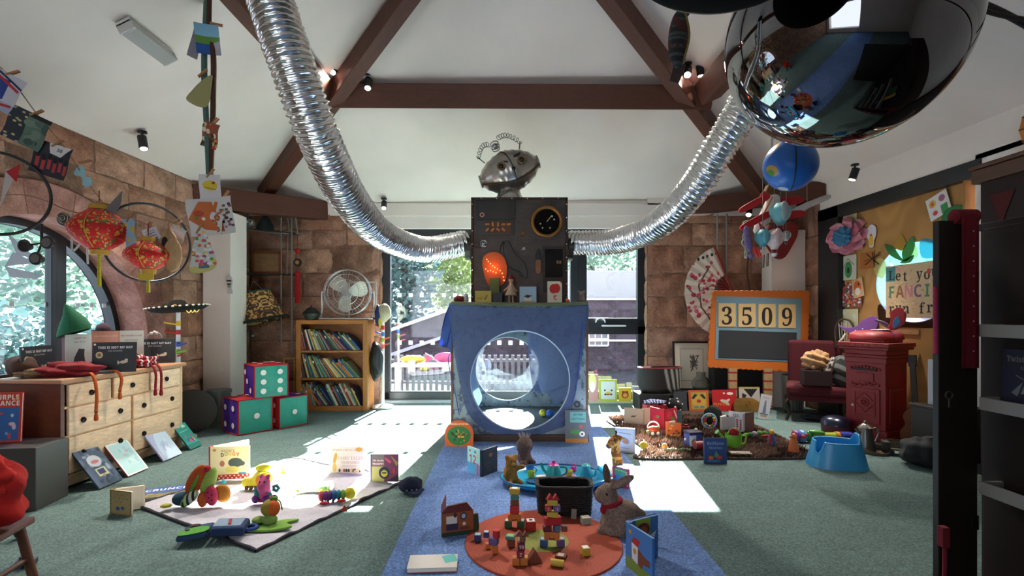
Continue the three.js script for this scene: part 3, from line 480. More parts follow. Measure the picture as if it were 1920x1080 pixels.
{ // pine bookcase with picture books
  const Wd = .84, Hh = 1.075, D = .31, b = thing('bookcase', 'orange pine bookcase with three crowded shelves by the glazing', 'bookcase', [-2.06, 0, -6.12], .02), t = .035, mS = M(0xb8742f, .45, { map: tGrainY }), mT = M(0xb8742f, .45, { map: tGrain });
  for (const s of [-1, 1]) part('side_panel', [bx(t, Hh, D, s * (Wd / 2 - t / 2), Hh / 2, 0, .003), bx(.055, Hh, .02, s * (Wd / 2 - .03), Hh / 2, D / 2, .003)], mS, b);
  part('top', bx(Wd, .05, D, 0, Hh - .025, 0, .003), mT, b); part('back_panel', bx(Wd - 2 * t, Hh - .05, .012, 0, Hh / 2, -D / 2 + .008, 0), mT, b); part('plinth', bx(Wd - 2 * t, .06, .02, 0, .03, D / 2 - .02, .002), mT, b);
  const ys = [.06, .39, .715]; for (const y of ys) part('shelf', bx(Wd - 2 * t, .024, D - .03, 0, y - .012, .0, .002), mT, b);
  const names = { white: 0xd8d4cb, cream: 0xc9bf9f, red: 0xa8322b, orange: 0xd0742a, blue: 0x2f5590, navy: 0x232c55, teal: 0x4c938a, green: 0x4f7a4c, 'sage green': 0x8ea183, brown: 0x6a4a38, maroon: 0x5a2226, yellow: 0xd7b83f, black: 0x24211f, pink: 0xb4676b, grey: 0x8b8d8c };
  const shelfName = ['bottom', 'middle', 'top'], keys = Object.keys(names), rt = new Map();
  const geoC = (w, h) => join([bx(w, h, .002, 0, 0, 0, 0)]);
  ys.forEach((y, si) => {
    let x = -Wd / 2 + .05; const xe = Wd / 2 - .05; let i = 0;
    while (x < xe - .03) {
      const th = rr(.008, .022), h = rr(.225, .285) * (si === 1 ? 1.02 : 1), dp = rr(.17, .22), f = (x + Wd / 2) / Wd;
      const a = si === 0 ? (f < .3 ? .22 : f < .5 ? .62 : .45) : Math.min(.72, .1 + f * .95); // lean to the left, more so along the shelf
      const key = pick(keys), step = th / Math.cos(a) + .0015; if (x + step + h * Math.sin(a) * .12 > xe) break;
      const lab = i % 3 === 0 ? pick(['cream', 'gold', 'red']) : null, g = thing('shelf_book', `${h > .262 ? 'tall' : h > .243 ? 'medium' : 'short'} ${th < .012 ? 'thin' : th < .017 ? 'slim' : 'thick'} ${key} book${lab ? ` with ${lab} spine label` : ''} on the ${shelfName[si]} shelf of the bookcase`, 'book', [0, 0, 0], 0, `books on the ${shelfName[si]} shelf of the bookcase`);
      const mm = M(names[key], .5);
      part('cover', [bx(.0018, h, dp, -th / 2 + .0009, h / 2, 0, 0), bx(.0018, h, dp, th / 2 - .0009, h / 2, 0, 0), bx(th, h, .002, 0, h / 2, dp / 2 - .001, 0)], mm, g); part('pages', bx(th - .0038, h - .006, dp - .004, 0, h / 2, -.001, 0), pageMat, g);
      if (lab) part('spine_label', bx(th * .75, .03, .001, 0, h * .75, dp / 2 + .0006, 0), M({ cream: 0xe8e2d0, gold: 0xd8b23c, red: 0xc0392b }[lab], .6), g);
      // foot of the book rests on the shelf: pivot on its lower right edge
      g.rotation.z = a; const hx = th / 2; g.position.set(-2.06 + x + step - (hx * Math.cos(a)) + 0, y + .001 + 0 * hx, -6.09); g.position.x = -2.06 + x + th / 2; g.position.y = y + th / 2 * Math.sin(a) + .001;
      x += step; i++;
    }
  });
}
{ // floor fan on the bookcase
  const R = .27, f = thing('floor_fan', 'round chrome floor fan with pale blades on top of the bookcase', 'fan', [-1.9, 1.076, -6.06], .05), cyy = .325, ch = M(0xc9c9c9, .25, { metal: .9 });
  const rings = []; for (const [r, z] of [[R, 0], [R, .05], [R, -.05], [R * .8, .075], [R * .55, .09], [R * .3, .1]]) rings.push(to(r, .0035, 0, cyy, z, 0, 0, 0, PI * 2, 48, 5));
  part('guard_ring', [...rings, to(R, .008, 0, cyy, 0, 0, 0, 0, PI * 2, 48, 6)], ch, f);
  const sp_ = []; for (let i = 0; i < 40; i++) { const a = i / 40 * 2 * PI, c = Math.cos(a), s = Math.sin(a); sp_.push(tb([[c * .05, cyy + s * .05, .105], [c * R * .6, cyy + s * R * .6, .088], [c * R * .95, cyy + s * R * .95, .055], [c * R, cyy + s * R, .03]], .0016, 10, 4)); }
  part('guard_wires', sp_, ch, f); part('hub', [cy(.045, .045, .03, 0, cyy, .1, PI / 2), cy(.06, .06, .12, 0, cyy, -.1, PI / 2)], M(0x8a8a88, .3, { metal: .8 }), f);
  for (let i = 0; i < 3; i++) { const a = i * 2.094 + .4, sh = spl([[.02, -.03], [.1, -.1], [.2, -.1], [.235, 0], [.2, .07], [.1, .06], [.02, .03]]), g = ex(sh, .003, .001); g.rotateX(.4); g.rotateZ(a); g.translate(0, cyy, 0); part('blade', g, M(0xcfc8b8, .4, { metal: .2 }), f); }
  part('stand', [tb([[-.3, .03, .06], [-.305, .12, 0], [-.305, cyy, 0], [-.27, cyy, 0]], .012), tb([[.3, .03, .06], [.305, .12, 0], [.305, cyy, 0], [.27, cyy, 0]], .012), rod([-.3, .014, .08], [.3, .014, .08], .012), rod([-.3, .014, -.1], [.3, .014, -.1], .012), rod([-.3, .014, -.1], [-.3, .014, .08], .012), rod([.3, .014, -.1], [.3, .014, .08], .012)], ch, f);
  const k = thing('tea_caddy', 'small dark lidded box with a knob beside the fan', 'box', [-2.32, 1.076, -6.02], .2);
  part('body', la([[0, 0], [.07, 0], [.1, .07], [.1, .075], [0, .075]], 6), M(0x39423b, .5), k); part('lid', la([[.11, .075], [.1, .09], [.06, .13], [.03, .15], [0, .152]], 6), M(0x1f231f, .5), k); part('knob', sp(.012, 0, .16, 0), M(0x16160f, .4), k);
  one('leaning_frame', 'thin pale empty frame leaning on the stone behind the fan', 'frame', [bx(.36, .02, .015, 0, .46, 0), bx(.02, .46, .015, .17, .23, 0), bx(.02, .46, .015, -.17, .23, 0), bx(.36, .02, .015, 0, .01, 0)], M(0xb9aea2, .6), [-1.78, 1.076, -6.25]);
}
// three soft dice
function softDie(label, s, at, turn, faces, lift) {
  const d = thing('soft_die', label, 'dice', at, turn, undefined), col = { r: 0xc41b22, p: 0x4a2391, t: 0x29a58f };
  const pil = (c) => { const g = new THREE.PlaneGeometry(s, s, 10, 10), p = g.attributes.position; for (let i = 0; i < p.count; i++) { const u = p.getX(i) / s * 2, v = p.getY(i) / s * 2, b = (1 - u * u) * (1 - v * v); p.setXYZ(i, p.getX(i) * (1 - .05 * (1 - v * v) * 0), p.getY(i), b * .012 + .006 * Math.sin(u * 5 + v * 3) * b); } g.computeVertexNormals(); return g; };
  const dirs = [[0, 0, 0, 0, 0, 1], [0, PI / 2, 0, 1, 0, 0], [0, PI, 0, 0, 0, -1], [0, -PI / 2, 0, -1, 0, 0], [-PI / 2, 0, 0, 0, 1, 0], [PI / 2, 0, 0, 0, -1, 0]];
  const spots = { 1: [[0, 0]], 2: [[-.25, .25], [.25, -.25]], 3: [[-.27, .27], [0, 0], [.27, -.27]], 4: [[-.25, .25], [.25, -.25], [.25, .25], [-.25, -.25]], 5: [[-.27, .27], [.27, -.27], [.27, .27], [-.27, -.27], [0, 0]], 6: [[-.25, .29], [.25, -.29], [.25, .29], [-.25, -.29], [-.25, 0], [.25, 0]] };
  dirs.forEach(([rx, ry, rz, nx, ny, nz], i) => {
    const [c, n] = faces[i], m4 = new THREE.Matrix4().makeRotationFromEuler(new THREE.Euler(rx, ry, rz)); m4.setPosition(nx * s / 2, s / 2 + ny * s / 2, nz * s / 2);
    const f = part('face', pil(c).applyMatrix4(m4), M(col[c], .55, { map: tFab }), d);
    for (const [u, v] of spots[n]) { const b = (1 - 4 * u * u) * (1 - 4 * v * v); part('spot', new THREE.CircleGeometry(s * .085, 20).translate(u * s, v * s, b * .012 + .009).applyMatrix4(m4), M(0xd8cfc9, .8), f); }
  });
  const e = s / 2, r = s * .02, pts = [[-e, -e], [e, -e], [e, e], [-e, e]], pip = [];
  for (let i = 0; i < 4; i++) { const [a, b] = pts[i], [c, q] = pts[(i + 1) % 4]; pip.push(rod([a, 0, b], [c, 0, q], r), rod([a, s, b], [c, s, q], r), rod([a, 0, b], [a, s, b], r)); }
  part('piping', pip, fabric(0xb5141f), d); return d;
}
{
  const die = (label, px, py, y, s, t, faces) => { const c = G(px, py, y), q = s / 2, cx = c.x + q * Math.cos(t) - q * Math.sin(t), cz = c.z - q * Math.sin(t) - q * Math.cos(t); return softDie(label, s, [cx, y + s * .02, cz], t, faces); };
  die('purple and teal fabric die on the carpet below the top one', 447, 818, 0, .325, .9, [['t', 1], ['r', 2], ['p', 4], ['p', 4], ['r', 3], ['r', 5]]);
  die('teal fabric die on the carpet next to the bookcase', 524, 805, 0, .3, .9, [['t', 1], ['r', 2], ['p', 4], ['r', 4], ['p', 3], ['r', 5]]);
  die('purple and teal fabric die stacked on top of the other two', 477, 749, .33, .31, .75, [['t', 6], ['r', 2], ['p', 4], ['p', 3], ['r', 5], ['r', 5]]);
  one('yellow_easel', 'slim yellow wooden easel standing between the dice and bookcase', 'easel', [bx(.14, .018, .02, 0, .6, 0), bx(.018, .6, .02, .06, .3, 0), bx(.018, .6, .02, -.06, .3, 0)], M(0xb48a2c, .5), [-2.66, 0, -6.2], .2);
  one('storage_tub', 'round clear tub with a dark lid behind the dice', 'tub', [cy(.11, .1, .34, 0, .17, 0), cy(.118, .118, .03, 0, .355, 0)], M(0x5f6a68, .3), [-2.95, 0, -5.2]);
}

// ---------- the robot: play cube with tunnel, torso, head, duct arms ----------
const CBX = .116, CBZ = -4.55, CB = 1.225, mCube = M(0xb4c2c6, .7, { map: tGrunge, bump: tBump, bs: .004 }), mCubeIn = mCube;
{
  const c = thing('play_cube', 'grey-blue hollow cube with a round crawl-through hole under the robot', 'play cube', [CBX, .0065, CBZ]);
  const panel = (hx, hy, hr) => { const s = shp([[-.6, .02], [.6, .02], [.6, CB], [-.6, CB]]), h = new THREE.Path(); h.absarc(hx, hy, hr, 0, PI * 2, false); s.holes.push(h); return s; };
  part('front_panel', ex(panel(.005, .545, .447), .02, .003, 48).translate(0, 0, -.024), mCube, c);
  part('back_panel', ex(panel(-.11, .52, .36), .02, .003, 48).translate(0, 0, -1.2), mCubeIn, c);
  for (const s of [-1, 1]) part('side_panel', bx(.02, CB - .02, 1.14, s * .59, CB / 2, -.6, .002), mCubeIn, c);
  part('top_panel', bx(1.22, .024, 1.22, 0, CB, -.6, .004), M(0x66705c, .8, { map: tRust }), c);
  part('floor_panel', bx(1.16, .02, 1.14, 0, .085, -.6, .002), M(0x8fa6b4, .8, { map: tRust }), c);
  part('hole_rim', [to(.447, .007, .005, .545, -.004, 0, 0, 0, PI * 2, 64), to(.36, .006, -.11, .52, -1.18, 0, 0, 0, PI * 2, 64)], M(0xb9c6d6, .4), c);
  for (const s of [-1, 1]) part('corner_post', bx(.022, CB - .06, .03, s * .607, CB / 2 + .02, -.01, .004), wood(0x7d5230), c);
  part('plinth', bx(1.24, .06, .03, 0, .03, .012, .004), wood(0x4d3a2c, .7), c);
  part('top_edging', tb([[-.61, CB + .012, .01], [-.3, CB + .004, .03], [.1, CB, .035], [.4, CB + .003, .03], [.61, CB + .012, .01]], .016, 40), M(0x6e7a58, .8, { map: tRust }), c);
  part('handle', to(.022, .005, .515, .33, .012), M(0x3a3530, .4, { metal: .7 }), c);
  // net draped over the front, gathered at the corners
  const net = spl([[-.615, 1.225], [-.3, 1.2], [.1, 1.19], [.4, 1.2], [.61, 1.235], [.6, 1.0], [.56, .75], [.51, .5], [.44, .2], [.36, .12], [0, .03], [-.3, .1], [-.46, .25], [-.53, .5], [-.6, .9]], 70), nh = new THREE.Path(); nh.absarc(.005, .545, .45, 0, PI * 2, false); net.holes.push(nh);
  const g = ex(net, .0012, 0, 48).translate(0, 0, .009); const p = g.attributes.position; for (let i = 0; i < p.count; i++) p.setZ(i, p.getZ(i) + .004 + .004 * Math.sin(p.getX(i) * 40 + p.getY(i) * 9)); g.computeVertexNormals();
  const mNet = M(0x6a7eae, .9, { map: tFab, transparent: true, opacity: .5 });
  part('net_drape', g, mNet, c, 'sheer blue net hanging over the front');
  part('net_tail', (() => { const q = ex(spl([[0, .6], [-.05, .5], [-.1, .28], [-.1, .22], [-.04, .2], [.0, .18], [.02, .4]]), .002).translate(-.615, .64, .0), a = q.attributes.position; for (let i = 0; i < a.count; i++) a.setZ(i, a.getZ(i) + .02 * Math.sin(a.getX(i) * 90)); q.computeVertexNormals(); return q; })(), M(0x3f6cc4, .9, { map: tFab, transmission: .4, thickness: 0 }), c);
  part('net_cord', [tb([[-.6, .82, .012], [-.64, .74, .01], [-.62, .62, .02], [-.58, .45, .02], [-.54, .24, .02]], .004), tb([[.56, 1.05, .022], [.54, .8, .024], [.5, .45, .022], [.47, .36, .022]], .004)], M(0x27408c, .8), c);
  // sheer veils hanging inside
  const veil = (pts, z, col) => { const q = ex(spl(pts, 50), .0015), a = q.attributes.position; for (let i = 0; i < a.count; i++) a.setZ(i, z + .02 * Math.sin(a.getX(i) * 45) + .01 * Math.sin(a.getX(i) * 90 + 1)); q.computeVertexNormals(); return q; };
  part('veil', veil([[.14, 1.18], [.5, 1.18], [.52, .7], [.5, .35], [.36, .22], [.3, .34], [.16, .38], [.1, .8]], -.55), M(0x9aaee8, .9, { map: tFab, transparent: true, opacity: .55 }), c);
  part('veil', veil([[-.5, 1.15], [-.32, 1.1], [-.4, .8], [-.42, .5], [-.36, .3], [-.46, .2], [-.52, .5]], -.5), M(0xa8c0f0, .9, { map: tFab, transparent: true, opacity: .6 }), c);
  one('play_ball', 'yellow plastic ball inside the tunnel of the play cube', 'ball', sp(.038, 0, .038, 0, 1, 1, 1, 20), plastic(0xd8cf3a), G(1018, 781, .102));
  one('play_ball', 'blue plastic ball inside the tunnel of the play cube', 'ball', sp(.04, 0, .04, 0, 1, 1, 1, 20), plastic(0x2f66c8), G(1031, 783, .102));
}
function duct(pts, r, pitch) { // crinkled aluminium hose swept along a curve
  const c = new THREE.CatmullRomCurve3(pts.map(vec), false, 'centripetal'), len = c.getLength(), n = Math.round(len / pitch * 6), m = 36, fr = c.computeFrenetFrames(n, false), pos = [], idx = [];
  for (let i = 0; i <= n; i++) {
    const p = c.getPointAt(i / n), N = fr.normals[i], B = fr.binormals[i];
    for (let j = 0; j <= m; j++) { const a = j / m * 2 * PI, ph = (i / 6 + j / m) * 2 * PI, q = r * (1 + .075 * Math.sin(ph)) + r * .045 * (hash(i, j % m) - .5) + r * .05 * (hash((i / 5) | 0, (j % m) + 77) - .5); const cs = Math.cos(a) * q, sn = Math.sin(a) * q; pos.push(p.x + cs * N.x + sn * B.x, p.y + cs * N.y + sn * B.y, p.z + cs * N.z + sn * B.z); }
  }
  for (let i = 0; i < n; i++) for (let j = 0; j < m; j++) { const a = i * (m + 1) + j, b = a + m + 1; idx.push(a, b, a + 1, b, b + 1, a + 1); }
  const g = new THREE.BufferGeometry(); g.setAttribute('position', new THREE.BufferAttribute(new Float32Array(pos), 3)); g.setIndex(idx); g.computeVertexNormals(); return g;
}
{
  const TZ = -4.78, TW = .91, TH = 1.0, TB = CB + .0195, TX = .12, o = [TX, TB, TZ];
  const r = thing('robot', 'rusty metal robot with silver head and foil duct arms above the play cube', 'robot', o);
  const mBody = M(0x6b615a, .55, { map: tRust, metal: .35, bump: tBump, bs: .003 }), mRust = M(0x5e3520, .7, { map: tRust, metal: .2 }), mBrass = M(0x8a5f2f, .4, { metal: .7 }), mDark = M(0x1f1c1a, .35, { metal: .3 }), mChr = M(0xbdbcb8, .22, { metal: .95 });
  const q = (px, py) => W(px, py, -TZ).sub(vec(o));           // photo point on the chest plate, in torso coordinates
  const torso = part('torso', bx(TW, TH, .5, 0, TH / 2, -.25, .008), mBody, r);
  part('edge_strip', [bx(.022, TH, .012, -TW / 2 + .011, TH / 2, .006), bx(.022, TH, .012, TW / 2 - .011, TH / 2, .006), bx(TW, .02, .012, 0, TH - .01, .006)], mRust, torso);
  for (let i = 0; i < 8; i++) for (const s of [-1, 1]) part('rivet', sp(.007, s * (TW / 2 - .011), .06 + i * .125, .014, 1, 1, .6, 8), mChr, torso);
  for (let i = 0; i < 6; i++) part('rivet', sp(.007, -.36 + i * .145, TH - .01, .014, 1, 1, .6, 8), mChr, torso);
  const rect = (a, b, c, d, th, mat, name, lab) => { const u = q(a, b), v = q(c, d); return part(name, bx(v.x - u.x, u.y - v.y, th, (u.x + v.x) / 2, (u.y + v.y) / 2, th / 2, .003), mat, torso, lab); };
  rect(892, 376, 966, 411, .01, M(0x4a4744, .5, { map: tRust, metal: .4 }), 'plate'); rect(895, 413, 964, 441, .012, M(0x383431, .4, { metal: .4 }), 'drawer_front');
  rect(912, 416, 960, 438, .016, M(0x6b4021, .6, { map: tRust }), 'amber_grille', 'amber patterned grille');
  for (let i = 0; i < 9; i++) { const u = q(914 + (i % 5) * 10, 421 + (i % 2) * 10); part('amber_chip', bx(.04, .02, .006, u.x, u.y, .018, .003, 0, 0, i * .8), M(0xa4652b, .5), torso); }
  const ring = (px, py, R, t, mat, name, z = .01) => { const u = q(px, py); return part(name, to(R, t, u.x, u.y, z, 0, 0, 0, PI * 2, 40), mat, torso); };
  ring(904, 403, .017, .006, M(0xb07f6a, .5), 'button');
  { const u = q(1025, 416); ring(1025, 416, .135, .018, mBrass, 'gauge_bezel', .012); const gf = part('gauge_face', cy(.13, .13, .016, u.x, u.y, .006, PI / 2, 0, 0, 40), M(0x14110f, .12), torso, 'black glass gauge face'); for (const [x, y] of [[-.04, -.06], [.03, -.06], [-.06, -.02], [.05, .05], [.07, .02]]) part('gauge_light', sp(.008, u.x + x, u.y + y, .016, 1, 1, .5, 8), M(0xbdb8b0, .4), gf); part('pointer', rod([u.x, u.y, .018], [u.x + .05, u.y + .06, .018], .004), M(0xb5a58a, .5), gf); }
  for (const [a, b, m] of [[980, 439, mBrass], [982, 467, mChr]]) { const u = q(a, b); part('knob', [cy(.015, .018, .025, u.x, u.y, .013, PI / 2), rod([u.x - .02, u.y - .016, .026], [u.x + .02, u.y + .02, .026], .005)], m, torso); }
  { const u = q(907, 457); part('lens', [to(.03, .006, u.x, u.y, .008), sp(.024, u.x, u.y, .004, 1, 1, .5)], M(0x8b8b8d, .15, { metal: .8 }), torso); part('pipe', [tb([q(884, 455), q(892, 456), q(898, 457)].map((p) => p.setZ(.012)), .007), tb([q(884, 464), q(894, 465), q(902, 465)].map((p) => p.setZ(.012)), .007)], mRust, torso); }
  { // glowing orange heart and the curved flap beside it
    const pts = [[906, 500], [908, 482], [922, 474], [938, 477], [948, 492], [950, 515], [944, 532], [928, 538], [914, 530]].map(([a, b]) => { const u = q(a, b); return [u.x, u.y]; });
    const hrt = part('heart', ex(spl(pts), .02, .006), M(0xb4541d, .6), torso, 'orange heart-shaped dish');
    const bulbs = []; for (const [a, b] of [[913, 487], [916, 491], [920, 495], [924, 499], [928, 502], [933, 505], [938, 508], [942, 513], [911, 505], [915, 509], [920, 508], [925, 510], [930, 512], [944, 520], [945, 526]]) { const u = q(a, b); bulbs.push(sp(.006, u.x, u.y, .034, 1, 1, 1, 8)); }
    part('fairy_light', bulbs, M(0xffb070, .5, { emissive: 0xff7a3a, emissiveIntensity: 1.2 }), hrt, 'string of tiny warm lights');
    const u = q(926, 503), l = new THREE.PointLight(0xff8a4a, .012, 0, 2); l.position.set(u.x, u.y, .09); l.castShadow = true; r.add(l);
    const fl = [[940, 460], [952, 452], [958, 462], [966, 478], [980, 490], [988, 508], [986, 522], [978, 518], [968, 508], [955, 503], [946, 488], [938, 470]].map(([a, b]) => { const w = q(a, b); return [w.x, w.y]; });
    part('flap', ex(spl(fl, 60), .012, .004), M(0x57514d, .4, { map: tRust, metal: .6 }), torso); part('flap_edge', tb([[937, 478], [939, 462], [945, 452], [944, 470], [950, 492], [962, 505], [975, 510], [980, 520]].map(([a, b]) => q(a, b).setZ(.02)), .005, 40), mDark, torso);
  }
  { const a = q(1009, 490), s = spl([[0, .11], [.022, .06], [.022, 0], [.02, -.1], [-.02, -.1], [-.022, 0], [-.022, .06]]); part('sheath', ex(s, .016, .004).translate(a.x, a.y, 0), mDark, torso); part('sheath_handle', ex(spl([[.02, .0], [.02, -.1], [0, -.115], [-.02, -.1], [-.02, 0]]), .02, .004).translate(a.x, a.y, .002), wood(0x8a5730), torso); }
  rect(1018, 463, 1058, 548, .018, M(0x4a4641, .5, { map: tRust, metal: .5 }), 'panel_frame'); rect(1021, 467, 1055, 520, .022, M(0x12110f, .15), 'dark_screen', 'small black glass screen');
  { const u = q(1047, 492); part('brass_switch', [bx(.02, .03, .02, u.x - .01, u.y, .026), bx(.02, .03, .02, u.x + .014, u.y, .026)], mBrass, torso); }
  for (const s of [-1, 1]) part('arm_collar', [cy(.125, .135, .07, s * (TW / 2 + .035), .56, -.22, 0, 0, PI / 2, 32), cy(.15, .15, .02, s * (TW / 2 + .01), .56, -.22, 0, 0, PI / 2, 32)], M(0x55524e, .4, { map: tRust, metal: .6 }), r);
  const mFoil = M(0xf2f2f0, .24, { metal: 1 });
  const P3 = (l) => l.map(([a, b, c]) => W(a, b, c).sub(vec(o)));
  part('arm', duct(P3([[872, 455, 5.0], [800, 468, 4.8], [725, 445, 4.25], [655, 372, 3.4], [597, 255, 2.9], [547, 120, 2.75], [507, 0, 2.75], [482, -80, 2.78], [465, -130, 2.8]]), .116, .034), mFoil, r, 'crinkled foil duct arm');
  part('arm', duct(P3([[1068, 455, 5.0], [1150, 453, 4.8], [1235, 420, 4.2], [1300, 355, 3.8], [1350, 275, 3.62], [1395, 200, 3.55], [1430, 120, 3.5], [1460, 40, 3.45], [1490, -30, 3.4]]), .113, .034), mFoil, r, 'crinkled foil duct arm');
  part('ceiling_collar', [place(cy(.13, .15, .2, 0, 0, 0), ...W(462, -140, 2.8).sub(vec(o)).toArray(), 0, 0, .2), place(cy(.13, .15, .2, 0, 0, 0), ...W(1495, -45, 3.4).sub(vec(o)).toArray(), 0, 0, -.3)], M(0x191817, .5), r);
  // head
  const hc = W(955, 322, 5.02).sub(vec(o)), head = new THREE.Group(); head.name = 'head'; head.userData.label = 'silver lemon-shaped head'; r.add(head); head.position.copy(hc); head.rotation.z = .34;
  const prof = []; for (let i = 0; i <= 26; i++) { const t = -1 + i / 13, e = Math.abs(t), rad = .205 * Math.sqrt(Math.max(0, 1 - Math.pow(e, 1.9))) * (1 - .1 * e); prof.push([e > .88 ? Math.max(.055, rad) : rad + .008 * (i % 3 === 0), t * .3]); }
  const mHead = M(0xa9a49c, .3, { metal: .85 });
  part('skull', la(prof, 40).rotateZ(PI / 2), mHead, head);
  part('end_cap', [cy(.06, .06, .03, .29, 0, 0, 0, 0, PI / 2), cy(.06, .06, .03, -.29, 0, 0, 0, 0, PI / 2), to(.057, .008, .3, 0, 0, 0, PI / 2), to(.057, .008, -.3, 0, 0, 0, PI / 2)], mHead, head);
  part('mouth', tb([[-.29, -.05, .07], [-.2, -.1, .13], [-.08, -.13, .155], [.05, -.135, .155], [.18, -.11, .13], [.3, -.04, .06]], .008, 40), M(0x5a4a36, .4, { metal: .6 }), head);
  for (const [x, y] of [[-.075, .02], [.13, .015]]) { const z = .185; part('eye', [cy(.036, .04, .05, x, y, z, PI / 2), to(.034, .008, x, y, z + .026)], M(0x6f5a3c, .4, { metal: .6 }), head); part('pupil', sp(.026, x, y, z + .018, 1, 1, .6), M(0x191512, .1), head); }
  part('brow', [rod([-.05, .07, .185], [.0, .04, .2], .008), rod([.07, .08, .185], [.14, .085, .18], .008)], mDark, head);
  part('nose', [sp(.019, .03, -.035, .2), tb([[-.03, .2, .06], [.0, .15, .15], [.02, .06, .2], [.03, -.03, .205], [.03, -.1, .18], [.03, -.15, .14]], .005, 30)], mDark, head);
  const spring = (a, b, cN, R) => { const pts = []; for (let i = 0; i <= cN * 8; i++) { const t = i / (cN * 8), x = a[0] + (b[0] - a[0]) * t, y = a[1] + (b[1] - a[1]) * t + .05 * Math.sin(t * PI), an = i / 8 * 2 * PI; pts.push([x + R * Math.cos(an), y + R * Math.sin(an), a[2] + R * Math.sin(an)]); } return tb(pts, .003, cN * 24, 5); };
  part('antenna_spring', [spring([-.25, .22, 0], [-.1, .32, 0], 7, .018), spring([.0, .35, 0], [.2, .24, 0], 8, .018), rod([-.2, .16, 0], [-.25, .24, 0], .005), rod([.17, .18, 0], [.2, .25, 0], .005)], M(0x4a4845, .35, { metal: .8 }), head);
  part('topknot', [to(.042, .006, -.05, .28, 0, PI / 2 - .3), to(.042, .006, -.05, .31, 0, PI / 2 - .3), to(.036, .006, -.05, .255, 0, PI / 2 - .3), sp(.032, -.05, .285, 0)], mChr, head);
  part('neck', la([[.16, -.02], [.15, .03], [.12, .08], [.1, .14]], 30).translate(hc.x, TH, hc.z + .0), mChr, r);
  // ----- things on the ledge in front of the chest -----
  const yT = CB + .0195, on = (px, Z) => V((px - CX) / FOC * Z, yT, -Z), cov = (f) => art(96, 112, f);
  book('mustard yellow book lying open-faced on the robot ledge', .15, .115, .02, cov((x, w, h) => { fill(x, '#b7a248'); line(x, '#3a3420', 5, [[58, 80], [72, 40]]); disc(x, 30, 70, 16, 9, '#a08c38'); }), M(0x8f7c30, .6), { pos: on(906, 4.66), lean: .15 });
  book('pale blue book with a small dark bird on the robot ledge', .155, .155, .014, cov((x, w, h) => { fill(x, '#a8c4d8'); disc(x, 48, 84, 22, 16, '#d9d4c6'); disc(x, 46, 66, 14, 10, '#33302c'); poly(x, '#33302c', [[18, 66], [44, 58], [40, 70]]); poly(x, '#33302c', [[74, 62], [52, 58], [54, 70]]); fill(x, '#b88a6a', 8, 98, 80, 10); }), M(0x7d9cb2, .6), { pos: on(990, 4.66), lean: .12 });
  book('cream book with a red apple on the robot ledge', .135, .205, .014, cov((x, w, h) => { fill(x, '#d9cfb8'); disc(x, 40, 38, 26, 24, '#c32018'); disc(x, 60, 36, 24, 24, '#c32018'); line(x, '#c32018', 5, [[50, 70], [44, 86], [60, 96]]); line(x, '#c32018', 5, [[40, 78], [62, 74]]); poly(x, '#c32018', [[96, 0], [80, 0], [96, 14]]); }), M(0xb8ad92, .6), { pos: on(1040, 4.68), turn: -.1, lean: .1 });
  one('dark_trinket_box', 'small black box between the yellow book and the doll', 'box', bx(.1, .1, .08, 0, .05, 0), M(0x232220, .5), on(933, 4.7));
  one('green_matchbox', 'small green box perched behind the yellow book', 'box', bx(.09, .24, .05, 0, .12, 0), M(0x5d6a2c, .6), on(928, 4.745));
  const d = thing('rag_doll', 'small rag doll with a cream dress sitting on the robot ledge', 'doll', on(958, 4.66));
  part('body', body([[0, .1, 0, 0, .16, 0, .025, .02], [0, .16, 0, 0, .2, 0, .012, .012], [0, .215, 0, 0, .225, 0, .024, .02], [-.015, .09, .005, -.016, 0, .012, .009, .008], [.015, .09, .005, .018, .002, .012, .009, .008], [-.02, .15, 0, -.06, .12, .015, .009, .007], [.02, .15, 0, .055, .11, .01, .009, .007]], 40, .006), fabric(0xcfa98c), d);
  part('dress', la([[.02, .17], [.03, .14], [.055, .075], [.056, .07], [.03, .11]]), fabric(0xb9a58c), d); part('hair', [sp(.026, 0, .228, -.004, 1, 1, 1), el(.009, .04, .009, -.024, .2, 0), el(.009, .04, .009, .024, .2, 0), sp(.01, 0, .256, 0)], fabric(0x7a2a1c), d);
  const mo = thing('plush_mouse', 'little grey plush mouse at the end of the robot ledge', 'plush toy', on(1090, 4.6), -.3);
  part('body', body([[0, .03, 0, 0, .05, 0, .035, .026], [0, .08, .01, 0, .075, .03, .024, .012], [-.02, .1, 0, -.025, .105, 0, .012], [.02, .1, 0, .025, .105, 0, .012]], 32, .006), fur(0x8c7d78), mo); part('nose', sp(.005, 0, .074, .045, 1, 1, 1, 8), M(0xd06a7a, .6), mo);
  const pn = thing('plush_penguin', 'tiny black and white plush with a red bobble on the ledge end', 'plush toy', on(874, 4.62), .3);
  part('body', body([[0, .025, 0, 0, .05, 0, .024, .02], [0, .065, .005, 0, .068, .008, .016]], 28, .006), fur(0xd8d4d0), pn); part('cap', sp(.018, 0, .072, -.002), fur(0x2a2a2e), pn);
  one('plush_hedgehog', 'round dark red plush lying at the left end of the robot ledge', 'plush toy', lump(.055, .035, .04, .06, 6, 1).translate(0, .034, 0), fur(0x7c2a22), on(862, 4.63));
  one('toy_orange', 'small orange ball beside the apple book', 'ball', sp(.022, 0, .022, 0), plastic(0xc8622a, .5), on(1064, 4.62));
}
